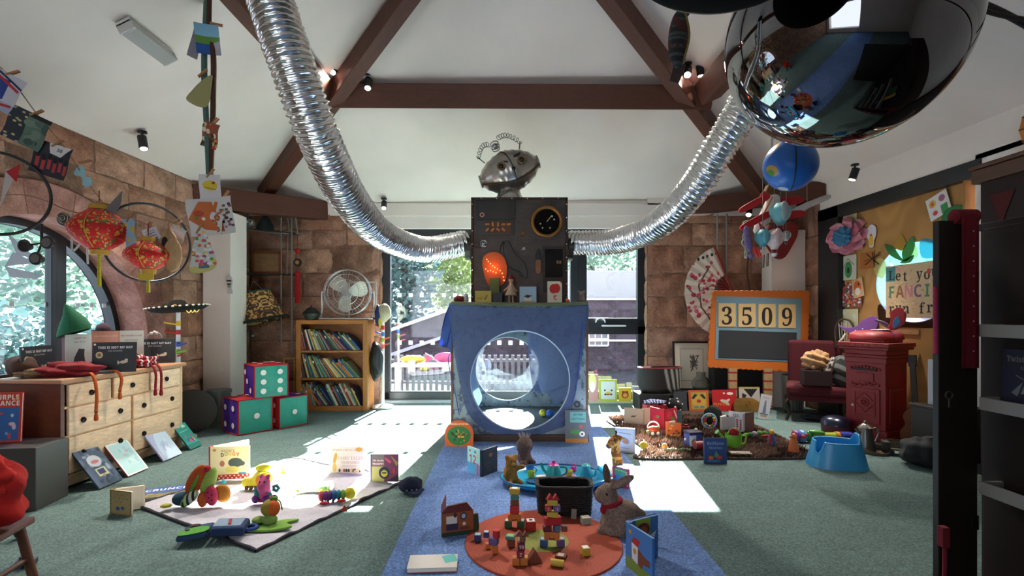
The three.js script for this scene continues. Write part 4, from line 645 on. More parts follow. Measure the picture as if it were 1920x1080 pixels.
{ // books leaning on the cube
  const b = thing('shaped_book', 'round-topped orange book with green jungle picture against the cube', 'book', G(861, 837), 0);
  const s = new THREE.Shape(); s.moveTo(-.12, 0); s.lineTo(.12, 0); s.lineTo(.125, .1); s.absarc(0, .1, .125, 0, PI, false); s.lineTo(-.12, 0);
  const tj = art(128, 128, (x) => { fill(x, '#d9601f'); disc(x, 64, 74, 52, 46, '#2f7a35'); for (let i = 0; i < 46; i++) { const a = rr(0, 6.3), q = rr(0, 40); disc(x, 64 + Math.cos(a) * q, 76 + Math.sin(a) * q * .8, rr(3, 9), rr(2, 5), pick(['#1d4a22', '#e8b53a', '#5aa63c', '#18241a', '#d9701f']), a); } x.save(); x.font = 'bold 11px sans-serif'; x.fillStyle = '#f3e6c8'; x.textAlign = 'center'; x.fillText('SWINGING IN THE TREES', 64, 22, 92); x.restore(); });
  const fg = new THREE.ShapeGeometry(s, 16), uv = fg.attributes.uv, p = fg.attributes.position; for (let i = 0; i < uv.count; i++) uv.setXY(i, (p.getX(i) + .125) / .25, p.getY(i) / .225);
  printed('front_cover', fg.translate(0, 0, .0225), tj, b); part('pages', ex(s, .02, 0, 16), M(0xd0601f, .6), b); b.rotation.x = -.08;
  book('dark book with a green frog and teal label leaning on the cube corner', .2, .29, .012, art(112, 160, (x, w, h) => { fill(x, '#5d6264'); fill(x, '#6fa9a0', w * .22, 8, w * .7, 52); ink(x, 'SO THE', w * .57, 22, 14, '#34605a'); ink(x, 'LOST FROG', w * .57, 42, 13, '#34605a'); disc(x, w * .45, h * .66, 26, 12, '#4c8a3a'); disc(x, w * .75, h * .72, 14, 13, '#e8ddd0'); disc(x, w * .75, h * .72, 5, 5, '#222'); fill(x, '#b5762c', 0, h * .86, w, h); disc(x, w * .7, h * .5, 10, 10, '#b4574a'); }), M(0x3a3c3c, .6), { pos: G(1081, 831), lean: .1, turn: -.04 });
}

// ---------- floor, centre: blue strip ----------
const FL = .006;
{ // orange coiled mat
  const m = thing('round_mat', 'round orange coiled mat with a lime green middle on the blue carpet', 'mat', [.182, FL, -2.535]);
  const prof = [[.128, .001]]; for (let r = .128; r < .385; r += .0045) prof.push([r, .008], [r + .0022, .0105]); prof.push([.39, .006], [.39, .0]);
  const pg = [[0, .008]]; for (let r = .004; r < .127; r += .0045) pg.push([r, .008], [r + .0022, .0105]); pg.push([.128, .008]);
  part('outer_coil', la(prof, 72), M(0xb5492a, .75, { map: tFab }), m); part('inner_coil', la(pg, 56), M(0x8f9440, .8, { map: tFab }), m, 'lime green middle of the mat');
}
const YM = FL + .0108;
const BC = { red: 0xa81d1f, yellow: 0xb89a2a, orange: 0xb96a26, green: 0x1f5a38, blue: 0x2f5480, navy: 0x222c5c, purple: 0x5b4673, brown: 0x6d3a26, teal: 0x3f7a74, maroon: 0x5c1a24 };
function block(kind, col, px, py, Z, label, o = {}) { // one toy block; py is the pixel row of its foot, at depth Z
  const p = W(px, py, Z), s = o.s ?? .037; let g;
  if (o.y !== undefined) p.y = o.y;
  if (kind === 'cube') g = bx(s, s, s, 0, s / 2, 0, .003);
  if (kind === 'brick') g = bx(s * (o.w ?? 2), s * (o.h ?? .8), s, 0, s * (o.h ?? .8) / 2, 0, .003);
  if (kind === 'roof') g = ex(shp([[-s * .7, 0], [s * .7, 0], [0, s * 1.1]]), s * .8, .001).translate(0, 0, -s * .4);
  if (kind === 'drum') g = cy(s * .5, s * .5, s, 0, s / 2, 0);
  if (kind === 'log') g = cy(s * .45, s * .45, s * 1.7, 0, s * .45, 0, 0, 0, PI / 2);
  if (kind === 'arch') { const a = shp([[-s, 0], [-s, s], [s, s], [s, 0], [s * .45, 0]]); a.absarc(0, 0, s * .45, 0, PI, false); a.lineTo(-s, 0); g = ex(a, s, .001).translate(0, 0, -s / 2); }
  if (kind === 'half') g = cy(s * .7, s * .7, s, 0, 0, 0, PI / 2, 0, 0, 20).scale(1, .7, 1).translate(0, s * .35, 0);
  const m = o.face ? null : paint(BC[col], .5), b = thing('toy_block', label, 'toy block', [p.x, p.y, p.z], o.turn ?? rr(-.25, .25));
  part('block', g, paint(BC[col], .5), b); if (o.face) part('painted_top', bx(s * .8, .0012, s * .8, 0, (o.fy ?? s) + .0006, 0, 0), paint(o.face, .6), b);
  if (o.dot) part('painted_spot', cy(s * .2, s * .2, .001, 0, s + .0018, 0), paint(0x1c1a18, .6), b);
  if (o.mark) { const t = art(32, 32, (x) => { x.fillStyle = o.bg; x.fillRect(0, 0, 32, 32); ink(x, o.mark, 16, 17, 24, o.fg ?? '#d9b9a8'); }); printed('printed_side', panelGeo(s * .86, s * .86, .001, 0, s / 2, s / 2 + .0004), t, b); }
  return b;
}
function tower(px, base, list) { // list from the ground up: [kind, colour, dx, label, opts]; opts.lv raises the level afterwards by its height
  const g = G(px, base, YM), Z = -g.z; let y = YM;
  for (const [kind, col, dx, label, o = {}] of list) { const s = o.s ?? .037; block(kind, col, px + dx, base, Z, label, { ...o, y }); if (o.up !== 0) y += (o.up ?? s) + .0005; }
}
tower(965, 988, [
  ['cube', 'green', -12, 'dark green cube block at the foot of the slim tower', { up: 0, face: 0xbfd6d8 }], ['cube', 'green', 12, 'dark green cube block beside the red eye block under the slim tower', { face: 0xbfd6d8 }],
  ['arch', 'orange', 0, 'orange arch block low in the slim tower', { s: .034 }], ['brick', 'red', 0, 'red block in the middle of the slim tower', { w: 1.3, h: 1.3, s: .036, up: .0475 }], ['brick', 'brown', 0, 'brown block above the red one in the slim tower', { w: 1.25, h: .75, up: .029 }],
  ['half', 'teal', 0, 'teal rounded block near the top of the slim tower', { s: .034, up: .0275 }], ['brick', 'yellow', 0, 'yellow block with a white top crowning the slim tower', { w: 1.5, h: .8, s: .036, face: 0xe4e0d6, fy: .029 }]]);
block('cube', 'red', 995, 993, -G(995, 993, YM).z, 'red cube block with a white eye on top', { s: .05, face: 0xdcd2cc, dot: 1, y: YM, turn: .1 });
tower(1036, 1024, [
  ['cube', 'blue', -16, 'blue cube block at the foot of the tall tower', { up: 0, face: 0x9fb6c8 }], ['cube', 'purple', 15, 'purple cube block at the foot of the tall tower', { face: 0xb0aabc }],
  ['arch', 'orange', -1, 'orange arch block bridging the feet of the tall tower', { s: .036 }], ['brick', 'maroon', -10, 'dark red block on the arch of the tall tower', { w: 1.1, h: .7, up: 0 }], ['cube', 'blue', 8, 'slate blue block with a star in the tall tower', { s: .032, up: 0, mark: '★', bg: '#51677d', fg: '#b0783c' }], ['cube', 'brown', 22, 'brown cube block sticking out of the tall tower', { s: .028, up: .033 }],
  ['brick', 'red', 0, 'wide red block halfway up the tall tower', { w: 2.2, h: 1.0 }], ['brick', 'yellow', 0, 'lower yellow block of the tall tower', { w: 1.4, h: .7, up: .026 }],
  ['cube', 'red', -8, 'pinkish red letter block high in the tall tower', { s: .03, up: 0, mark: 'S', bg: '#a3303a' }], ['cube', 'purple', 8, 'purple letter block high in the tall tower', { s: .03, mark: 'I', bg: '#6a5590' }],
  ['brick', 'yellow', 0, 'upper yellow block of the tall tower', { w: 1.35, h: .7, up: .026 }], ['roof', 'red', -5, 'left red roof block on the tall tower', { s: .024, up: 0 }], ['roof', 'red', 6, 'right red roof block on the tall tower', { s: .024 }]]);
tower(976, 1058, [
  ['cube', 'orange', -8, 'orange cube block at the back foot of the numbered tower', { s: .034, up: 0, y: YM }], ['cube', 'orange', 7, 'golden orange cube block at the front foot of the numbered tower', { s: .034, face: 0xc9a23a }],
  ['cube', 'maroon', 0, 'dark red letter block low in the numbered tower', { s: .034, mark: 'Z', bg: '#7c2030' }], ['cube', 'maroon', 1, 'dark red block numbered ten in the numbered tower', { s: .033, mark: '10', bg: '#5a1c26' }], ['cube', 'brown', 4, 'dark brown cube block under the crossed roofs', { s: .026 }], ['roof', 'brown', -3, 'brown roof block topping the numbered tower', { s: .022, up: 0, face: 0 }], ['roof', 'brown', 9, 'second brown roof block topping the numbered tower', { s: .02 }]]);
tower(928, 1036, [
  ['brick', 'orange', 0, 'orange block under the purple one by the mat edge', { w: .8, h: 1.05, up: .039 }], ['brick', 'purple', -2, 'purple block in the short stack by the mat edge', { w: 1.15, h: .9, up: .0335 }], ['drum', 'red', 3, 'red drum block topping the short stack', { s: .034, up: 0 }], ['cube', 'navy', -16, 'navy cube block with pale top on the short stack', { s: .026, face: 0xa9bccb }]]);
const lone = (kind, col, px, py, label, o = {}) => block(kind, col, px, py, -G(px, py, YM).z, label, { ...o, y: YM });
lone('cube', 'navy', 896, 1014, 'navy cube block with pale blue top alone near the mat edge', { s: .034, face: 0x8fb0c8 });
lone('cube', 'orange', 915, 1028, 'small orange cube block behind the short stack', { s: .026 });
lone('cube', 'brown', 958, 1024, 'brown block carrying the green bar', { s: .036 });
block('brick', 'teal', 957, 1011, -G(958, 1024, YM).z, 'bright green bar lying on the brown block', { w: 1.2, h: .45, face: 0x6fb05a, fy: .0167, y: YM + .0365 });
lone('roof', 'brown', 1001, 1052, 'orange-brown triangle block standing on the green middle', { s: .05, turn: .1 });
lone('brick', 'brown', 1052, 1046, 'brown bar block with a pale top lying on the mat', { w: 1.35, h: .4, face: 0xb9a79c, fy: .015, turn: -.4 });
lone('log', 'yellow', 1045, 1062, 'yellow cylinder block lying on its side', { s: .035, turn: -.25 });
lone('cube', 'yellow', 1098, 1040, 'yellow cube block with white top alone on the mat', { s: .036, face: 0xe6e2d8, turn: .2 });
one('domino', 'grey speckled domino leaning on the black basket', 'domino', bx(.03, .06, .008, 0, .03, 0, .002, -.35), M(0x8d8a80, .6), G(1076, 975, FL), -.3);
one('photo_cube', 'small pale picture cube beside the black basket', 'toy', bx(.05, .045, .045, 0, .0226, 0, .004), M(0x9a9a8c, .6), G(1098, 984, FL), .2);
{ // black wicker basket
  const b = thing('wicker_basket', 'black woven basket with open top standing behind the blocks', 'basket', G(1061, 972, FL).add(V(0, 0, -.09)), -.02), mK = M(0x1d1b1a, .6, { bump: tFine, bs: .003 }), ringAt = (y, s, r, ph) => { const pts = []; for (let i = 0; i < 64; i++) { const a = i / 64 * 2 * PI, e = .42, x = Math.sign(Math.cos(a)) * Math.pow(Math.abs(Math.cos(a)), e), z = Math.sign(Math.sin(a)) * Math.pow(Math.abs(Math.sin(a)), e), w = 1 + .02 * Math.cos(i * PI + ph); pts.push([x * .155 * s * w, y, z * .085 * s * w]); } return tb(pts, r, 128, 5, true); };
  for (let i = 0; i < 13; i++) part('weave', ringAt(0.012 + i * .0118, .93 + .07 * i / 12, .0085, i * PI), mK, b);
  part('rim', [ringAt(.165, 1.0, .011, 0), ringAt(.169, 1.03, .009, PI)], mK, b);
  const st = []; for (let i = 0; i < 20; i++) { const a = i / 20 * 2 * PI, e = .42, x = Math.sign(Math.cos(a)) * Math.pow(Math.abs(Math.cos(a)), e), z = Math.sign(Math.sin(a)) * Math.pow(Math.abs(Math.sin(a)), e); st.push(rod([x * .146, .0, z * .08], [x * .156, .165, z * .086], .004)); } part('stake', st, mK, b); part('base', bx(.28, .012, .15, 0, .008, 0, .004), mK, b);
}
// cuddly toys
{
  const r = thing('plush_rabbit', 'grey-brown plush rabbit with a red neck scarf sitting by the orange mat', 'plush toy', G(1163, 1004, FL), 0);
  r.position.z -= .06; const f = 0x9c8474;
  part('body', body([[.03, .075, 0, .05, .085, 0, .078, .072], [-.01, .12, 0, -.035, .15, 0, .052, .042], [-.055, .2, 0, -.075, .195, 0, .05, .036], [-.075, .19, 0, -.092, .182, 0, .034, .026], [-.035, .11, .03, -.075, .03, .04, .028, .02], [-.075, .03, .04, -.1, .016, .045, .019, .016], [-.035, .11, -.03, -.07, .03, -.03, .028, .02], [.02, .06, .045, .0, .025, .07, .05, .026], [.0, .022, .07, -.05, .018, .075, .022, .018], [.12, .075, -.01, .125, .078, -.01, .025]], 64, .012), fur(f), r);
  part('ear', el(.022, .068, .011, -.052, .285, -.03, .15, .5, .22), fur(0x8a7263), r); part('ear', el(.026, .075, .012, .012, .265, .035, .2, -.2, -.95), fur(0xa28a79), r); part('ear_lining', el(.016, .058, .006, .014, .263, .045, .2, -.2, -.95), fur(0xb59a86), r);
  part('eye', sp(.0075, -.066, .207, .044), M(0x0f0c0b, .1), r); part('eye', sp(.0075, -.066, .207, -.044), M(0x0f0c0b, .1), r); part('nose', sp(.007, -.12, .192, .004), M(0x3b2a26, .5), r);
  part('scarf', [to(.046, .014, -.03, .15, 0, PI / 2, .35), el(.03, .028, .016, -.068, .12, .022, 0, 0, .4)], fabric(0xa3162a), r);
  const gi = thing('plush_giraffe', 'plush giraffe sitting upright with long neck beside the tea party', 'plush toy', G(1156, 903, FL), .1);
  part('body', body([[0, .05, 0, .02, .07, 0, .055, .045], [.015, .09, 0, -.005, .2, 0, .042, .027], [-.005, .2, 0, -.005, .275, 0, .027, .026], [-.01, .29, .005, -.03, .275, .01, .03, .024], [-.04, .265, .012, -.058, .25, .015, .023, .02], [.025, .3, 0, .05, .29, 0, .01, .008], [-.02, .04, .03, -.06, .02, .07, .022, .018], [.03, .04, .03, .05, .02, .08, .022, .018]], 64, .009), M(0xd8b488, 1, { map: dtex(128, (u, v) => { const a = fbm(u, v, 9, 2); return a > .52 ? [.62, .44, .26] : [.95, .8, .55]; }, 6) }), gi);
  part('horn', [rod([-.008, .31, .012], [-.006, .335, .014], .004), sp(.007, -.006, .338, .014), rod([-.004, .31, -.01], [0, .335, -.012], .004), sp(.007, 0, .338, -.012)], fur(0x3a2417), gi); part('eye', [sp(.005, -.022, .29, .032), sp(.005, -.03, .292, -.02)], M(0x0f0c0b, .1), gi); part('muzzle', el(.022, .018, .02, -.058, .25, .016), fur(0x8b6a63), gi);
  const te = thing('teddy_bear', 'honey brown teddy bear reaching over the blue picnic dish', 'plush toy', G(958, 907, FL).add(V(0, .0, 0)), .4);
  part('body', body([[0, .055, 0, 0, .085, 0, .042, .036], [0, .145, .005, .002, .152, .008, .036, .034], [-.028, .178, 0, -.03, .182, 0, .013], [.03, .178, 0, .032, .182, 0, .013], [.03, .1, .0, .075, .115, .03, .016, .014], [-.03, .1, .0, -.055, .07, .03, .016, .013], [.02, .03, .02, .045, .018, .065, .02, .017], [-.02, .03, .02, -.04, .018, .065, .02, .017]], 56, .009), fur(0xb27c33), te); part('muzzle', el(.014, .011, .012, 0, .142, .042), fur(0xc99a55), te); part('eye', [sp(.004, -.012, .16, .036), sp(.004, .012, .16, .036)], M(0x120d0a, .1), te);
  const pu = thing('plush_dog', 'grey fluffy-headed plush dog with its back to the teddy', 'plush toy', G(983, 869, FL), .5);
  part('body', body([[0, .05, 0, 0, .09, 0, .055, .045], [0, .15, .0, 0, .165, .01, .05, .046], [-.045, .16, 0, -.05, .12, .01, .018, .016], [.045, .16, 0, .05, .12, .01, .018, .016], [0, .15, .045, 0, .145, .06, .024, .02], [-.03, .02, .04, -.04, .018, .06, .022], [.03, .02, .04, .04, .018, .06, .022]], 56, .011), fur(0x776059), pu);
  const tuft = []; for (let i = 0; i < 30; i++) { const a = rr(0, 6.3), q = rr(.0, .035); tuft.push(rod([Math.cos(a) * q, .2, Math.sin(a) * q], [Math.cos(a) * q * 1.6, .232 + rr(-.01, .01), Math.sin(a) * q * 1.6], .004, 5, .001)); } part('tuft', tuft, fur(0xcfc4bd), pu); part('eye', [sp(.005, -.018, .165, .05), sp(.005, .018, .165, .05)], M(0x120d0a, .1), pu);
}
{ // tea party
  const c = G(1038, 906, FL), d = thing('picnic_dish', 'turquoise oval plastic dish holding the toy tea set', 'dish', c, .05), tq = plastic(0x2f9fc8, .3);
  part('dish', la([[0, .012], [.3, .012], [.345, .03], [.36, .05], [.356, .052], [.335, .034], [.29, .018], [0, .018]], 48).scale(1, 1, .72), tq, d); part('rim', tb(Array.from({ length: 40 }, (_, i) => { const a = i / 40 * 2 * PI; return [Math.cos(a) * .36, .052, Math.sin(a) * .259]; }), .006, 100, 6, true), plastic(0x1b5a8a), d); part('handle', tb([[.33, .05, .1], [.42, .06, .08], [.45, .09, .03]], .006), plastic(0x1b6f9a), d);
  const Y = FL + .02, at = (px, py) => G(px, py, Y);
  one('pink_napkin', 'pink paper napkin spread under the toy teapot', 'napkin', bx(.26, .002, .17, 0, .0015, 0, 0), M(0xc58cc0, .9), at(1048, 897), .1);
  const tp = thing('toy_teapot', 'turquoise plastic toy teapot with a magenta lid', 'teapot', at(1038, 897).add(V(0, .003, 0)), 0);
  part('body', la([[0, 0], [.05, 0], [.055, .01], [.048, .05], [.036, .085], [.034, .09]], 28), plastic(0x2a9d96), tp); part('spout', tb([[-.045, .03, 0], [-.07, .06, 0], [-.085, .1, 0]], .011), plastic(0x2a9d96), tp); part('handle', tb([[.045, .075, 0], [.085, .07, 0], [.085, .035, 0], [.05, .015, 0]], .007), plastic(0x226f86), tp); part('lid', [la([[.036, .09], [.02, .102], [0, .104]]), sp(.012, 0, .11, 0)], plastic(0xb5248c), tp);
  const cup = (label, px, py, c1, r = .024, h = .04, tip = 0, col2) => { const t = thing('toy_cup', label, 'cup', at(px, py), rr(-1, 1)); part('bowl', la([[0, .002], [r * .75, .002], [r, h], [r * .92, h], [r * .68, .006], [0, .006]], 22), plastic(c1), t); part('handle', to(r * .5, .004, r * 1.15, h * .55, 0), plastic(col2 ?? c1), t); if (tip) { t.rotation.z = tip; t.position.y += r; } return t; };
  cup('lime green toy cup before the teddy bear', 996, 897, 0xa4bf2c, .028, .05); cup('lime green toy cup between the teapot and the turquoise jug', 1066, 892, 0xb5c92f, .03, .034); cup('magenta toy cup lying on its side beside the lime cup', 1080, 888, 0xc42a9c, .022, .036, 1.3); cup('blue toy cup standing behind the lime cup by the teddy', 994, 885, 0x2f6fc0, .03, .04);
  const jug = thing('toy_jug', 'turquoise plastic toy jug near the edge of the dish', 'jug', at(1099, 897)); part('body', la([[0, 0], [.042, 0], [.044, .01], [.034, .06], [.028, .075], [.034, .088], [.03, .088], [0, .02]], 24), plastic(0x2aa3bd), jug); part('handle', tb([[.032, .07, 0], [.065, .06, 0], [.06, .025, 0], [.04, .015, 0]], .006), plastic(0x2390a8), jug); part('lid', la([[.03, .088], [.018, .098], [0, .1]]), plastic(0x37b0b4), jug);
  const plate = (label, px, py, c, r) => one('toy_plate', label, 'plate', la([[0, .002], [r * .7, .002], [r, .008], [r, .011], [r * .68, .005], [0, .005]], 28), plastic(c), at(px, py));
  plate('blue toy plate with a white rim before the teddy', 1004, 903, 0x2a5f9c, .06); plate('white toy saucer beside the blue plate', 1014, 896, 0xdad6d0, .035); plate('magenta toy saucer at the front of the dish', 1083, 905, 0xc83aa8, .035);
  const lace = []; for (let i = 0; i < 14; i++) lace.push(el(.012, .03, .006, .34 + .02 * (i % 2), .05 + .003 * i, -.12 + i * .014, 0, 0, .3)); part('tissue_frill', lace, M(0x4fb8cf, .6, { transmission: .3, thickness: 0 }), d);
}
{ // books on the blue strip
  openBook('teal number twelve board book standing open with a dark back', .16, .185, .03, art(96, 112, (x, w, h) => { fill(x, '#24333c'); disc(x, 50, 30, 12, 9, '#a8542c'); for (let i = 0; i < 10; i++) disc(x, rr(10, 90), rr(50, 100), 8, 5, pick(['#1a2830', '#2f4a44', '#40382e'])); }), art(96, 112, (x, w, h) => { fill(x, '#8fd0cf'); fill(x, '#4aa3d0', 0, h * .6, w, h); ink(x, '12', w * .42, h * .45, 52, '#c43a5a'); ink(x, '3', w * .8, h * .25, 30, '#e0a93a'); fill(x, '#d8456a', w * .74, h * .55, 14, 50); disc(x, 20, 16, 8, 6, '#c65a74'); disc(x, 60, 16, 8, 6, '#6b5aa4'); }), M(0x1d2f3c, .6), 1.3, { pos: G(903, 893, FL), turn: PI / 2 });
  const hb = thing('shaped_board_book', 'house-shaped brown board book with windows standing on the blue carpet', 'book', G(828, 1006, FL), .3);
  const s = shp([[0, 0], [.19, 0], [.195, .03], [.19, .1], [.165, .1], [.165, .12], [.13, .165], [.03, .155], [0, .12]]), g = new THREE.ShapeGeometry(s), uv = g.attributes.uv, p = g.attributes.position; for (let i = 0; i < uv.count; i++) uv.setXY(i, p.getX(i) / .2, p.getY(i) / .17);
  printed('front_cover', g.translate(0, 0, .0125), art(128, 112, (x, w, h) => { fill(x, '#8a4a22'); poly(x, '#5c1f1a', [[0, 34], [20, 6], [88, 2], [106, 32]]); fill(x, '#23371f', 106, 30, 30, 90); fill(x, '#23371f', 0, 98, 128, 20); fill(x, '#d0c9bd', 14, 44, 36, 26); fill(x, '#2c2440', 14, 70, 40, 22); disc(x, 72, 48, 11, 13, '#2b2c34'); disc(x, 72, 48, 7, 8, '#9ab0c0'); disc(x, 74, 74, 6, 6, '#d8cfc4'); disc(x, 44, 42, 6, 8, '#3a2018'); fill(x, '#6a2a18', 60, 84, 34, 10); }), hb); part('pages', ex(s, .012), M(0x4a2a1a, .7), hb); part('back_cover', bx(.15, .165, .004, 0, .0825, 0, 0, 0, 0, 0).applyMatrix4(new THREE.Matrix4().makeRotationY(1.25)).translate(.024, 0, -.071), M(0x7a3a34, .6), hb);
  const fb = thing('flat_book', 'white-covered book lying flat on the blue carpet', 'book', G(812, 1061, FL), .06); part('front_cover', bx(.22, .003, .125, 0, .0205, 0, 0), M(0xcfc8bd, .35), fb); part('pages', bx(.216, .016, .12, 0, .011, 0, 0), pageMat, fb); part('back_cover', bx(.22, .003, .125, 0, .0015, 0, 0), M(0x9a3a36, .6), fb); part('cover_picture', bx(.06, .0006, .07, .075, .0224, -.02, 0, 0, .3), M(0x5fb7b4, .4), fb);
  openBook('blue board book with a red-roofed kennel standing half open by the rabbit', .18, .2, .03, art(128, 144, (x, w, h) => { fill(x, '#3f77b4'); poly(x, '#7c8a2a', [[0, h * .72], [w, h * .82], [w, h], [0, h]]); poly(x, '#b02a2c', [[26, 52], [40, 32], [72, 34], [60, 58]]); poly(x, '#d9d3cc', [[28, 52], [60, 58], [58, 112], [30, 104]]); disc(x, 44, 76, 8, 9, '#c98a2f'); poly(x, '#7a3f20', [[60, 60], [90, 74], [118, 78], [116, 98], [86, 100], [80, 118], [62, 112]]); disc(x, 20, 22, 7, 7, '#d98a2c'); disc(x, 112, 124, 5, 5, '#d98a2c'); }), art(96, 112, (x) => { fill(x, '#2f5fa0'); }), M(0x2c5690, .6), 1.66, { pos: V(.555, FL, -2.3), turn: -.34, inside: art(96, 112, (x, w, h) => { fill(x, '#3a6ea8'); fill(x, '#8a9a30', 20, 0, 50, 52); disc(x, 46, 30, 22, 18, '#6b2a1c'); disc(x, 46, 34, 14, 12, '#a8582c'); poly(x, '#c8ccd0', [[66, 50], [90, 40], [84, 58]]); }) });
  openBook('pink and green jester board book propped between giraffe and rabbit', .11, .13, .03, art(96, 112, (x, w, h) => { fill(x, '#c23a6c'); fill(x, '#54a884', 6, 6, 70, 40); fill(x, '#4a86c0', 14, 44, 44, 30); fill(x, '#c44a52', 20, 72, 50, 34); disc(x, 46, 84, 6, 14, '#3a2a3c'); line(x, '#e0c34a', 5, [[10, 14], [80, 22], [84, 100]]); }), M(0x2f6a9c, .6), M(0xd0407c, .6), .9, { pos: G(1152, 910, FL), turn: -.15 });
  const cap = thing('baseball_hat', 'dark blue sun cap lying at the corner of the white play mat', 'cap', G(770, 922, FL), .3); part('crown', lump(.075, .05, .055, .06, 4, 2).translate(0, .045, 0), fabric(0x1d2440), cap); part('peak', ex(spl([[-.06, 0], [0, -.05], [.06, 0], [.03, .02], [-.03, .02]]), .004, .001).rotateX(-PI / 2 + .2).translate(.02, .02, .05), fabric(0x222b50), cap); part('button_row', [-.03, 0, .03].map((x) => sp(.004, x, .03, .058)), M(0x9aa3b8, .5), cap);
}
// ---------- left play mat ----------
{
  const A = G(255, 950), B = G(480, 1035), C = G(755, 905), D = G(547, 860), n = 64, pos = [], idx = [];
  const hgt = (u, v) => { const e = Math.min(u, v, 1 - u, 1 - v), far = Math.max(0, 1 - Math.hypot(u - .95, v - .35) / .35); return .014 + .012 * (fbm(u, v, 9, 4) - .35) + .006 * (fbm(u + .2, v, 30, 2) - .5) + .004 * Math.sin(u * 40 + v * 12 + 5 * fbm(u, v, 6, 2)) * (1 - v) + far * far * .05 * (1 + .5 * Math.sin(v * 22 + u * 5)) + (e < .02 ? -.003 : 0); };
  for (let j = 0; j <= n; j++) for (let i = 0; i <= n; i++) { const u = i / n, v = j / n, p = B.clone().lerp(C, u).add(A.clone().sub(B).multiplyScalar(v)); const q = D.clone().sub(C.clone().add(A).sub(B)).multiplyScalar(u * v); p.add(q); pos.push(p.x + .01 * Math.sin(v * 17) * (u < .02 || u > .98), hgt(u, v), p.z + .012 * Math.sin(u * 15) * (v < .02 || v > .98)); }
  for (let j = 0; j < n; j++) for (let i = 0; i < n; i++) { const a = j * (n + 1) + i; idx.push(a, a + 1, a + n + 1, a + 1, a + n + 2, a + n + 1); }
  const g = new THREE.BufferGeometry(); g.setAttribute('position', new THREE.BufferAttribute(new Float32Array(pos), 3)); g.setIndex(idx); g.computeVertexNormals();
  const m = thing('play_mat', 'large pale quilted baby play mat with rumpled corner on the green carpet', 'mat'); part('quilt', g, M(0xd0ced8, .9, { map: tFab }), m);
  const edge = (a, b, f) => tb(Array.from({ length: 24 }, (_, i) => { const t = i / 23, [u, v] = f(t), p = B.clone().lerp(C, u).add(A.clone().sub(B).multiplyScalar(v)).add(D.clone().sub(C.clone().add(A).sub(B)).multiplyScalar(u * v)); return V(p.x, hgt(u, v) - .003, p.z); }), .009, 60, 6);
  part('edge_piping', [edge(0, 0, (t) => [t, 0]), edge(0, 0, (t) => [0, t]), edge(0, 0, (t) => [1, t]), edge(0, 0, (t) => [t, 1])], M(0x2c2a33, .9), m, 'dark bound edge'); part('sewn_tab', ex(shp([[-.02, 0], [.02, 0], [0, .035]]), .004).rotateX(-.5).translate(...G(645, 963).setY(.012).toArray()), fabric(0xb5391f), m);
  const Y = .022, at = (px, py) => G(px, py, Y);
  { // felt fruit toy
    const t = thing('felt_fruit_toy', 'soft felt fruit toy with orange wedge, melon slices and green leaf', 'soft toy', at(378, 948), .2);
    part('orange_wedge', el(.045, .1, .035, -.03, .15, 0, .2, .3, -.45), fabric(0xc9571d), t); part('wedge_stripe', el(.012, .07, .037, -.035, .14, .012, .2, .3, -.45), fabric(0x58a83c), t); part('green_half', el(.04, .085, .035, .035, .14, -.01, 0, 0, -.35), fabric(0xa9c75a), t); part('berry', sp(.02, .03, .215, .0), fabric(0xc4213c), t);
    part('melon_slice', el(.035, .06, .03, .06, .06, .02, .1, 0, .1), fabric(0xd23a62), t); part('seed', [[.05, .09, .05], [.07, .075, .048], [.055, .06, .052], [.07, .045, .05]].map(([x, y, z]) => sp(.004, x, y, z)), fabric(0x2a1a1c), t); part('mango_slice', el(.045, .055, .026, .11, .06, -.01, 0, 0, .35), fabric(0xd98a26), t); part('peach_slice', el(.028, .045, .03, .015, .045, .025), fabric(0xd9642a), t);
    part('striped_shell', el(.03, .075, .03, -.055, .055, .03, .5, 0, -.75), M(0xffffff, .9, { map: dtex(64, (u) => (Math.sin(u * 2 * PI * 4) > .3 ? [.1, .1, .1] : u > .5 ? [.75, .78, .7] : [.6, .75, .45]), 8) }), t); part('blue_body', el(.055, .04, .045, -.105, .045, -.01), fabric(0x1f4a5e), t); part('tail', el(.03, .012, .02, -.18, .02, .02), fabric(0xc9c24a), t);
  }
  { const t = thing('toy_bee', 'yellow soft bee with ring wings on the play mat', 'soft toy', at(482, 914), .1); part('body', body([[-.06, .035, 0, -.05, .035, 0, .034], [-.02, .035, .01, .02, .045, 0, .03, .045], [.03, .06, 0, .05, .06, 0, .052, .045]], 40, .008), fabric(0xd9c92e), t); part('head_wing', el(.05, .025, .03, .035, .125, -.01, 0, 0, .15), fabric(0xd4cf2a), t); part('face_patch', el(.025, .03, .012, .035, .06, .052), fabric(0xd9762a), t); part('stripe', [to(.036, .006, -.005, .042, 0, 0, PI / 2), to(.03, .006, -.03, .036, 0, 0, PI / 2)], fabric(0x5a3a72), t); part('ring', to(.042, .007, .06, .07, .03, .2), fabric(0xe2e04a), t); part('leg', [sp(.013, -.05, .012, .04), sp(.013, -.02, .012, .045), sp(.013, .01, .012, .045)], fabric(0x6a4a3a), t); }
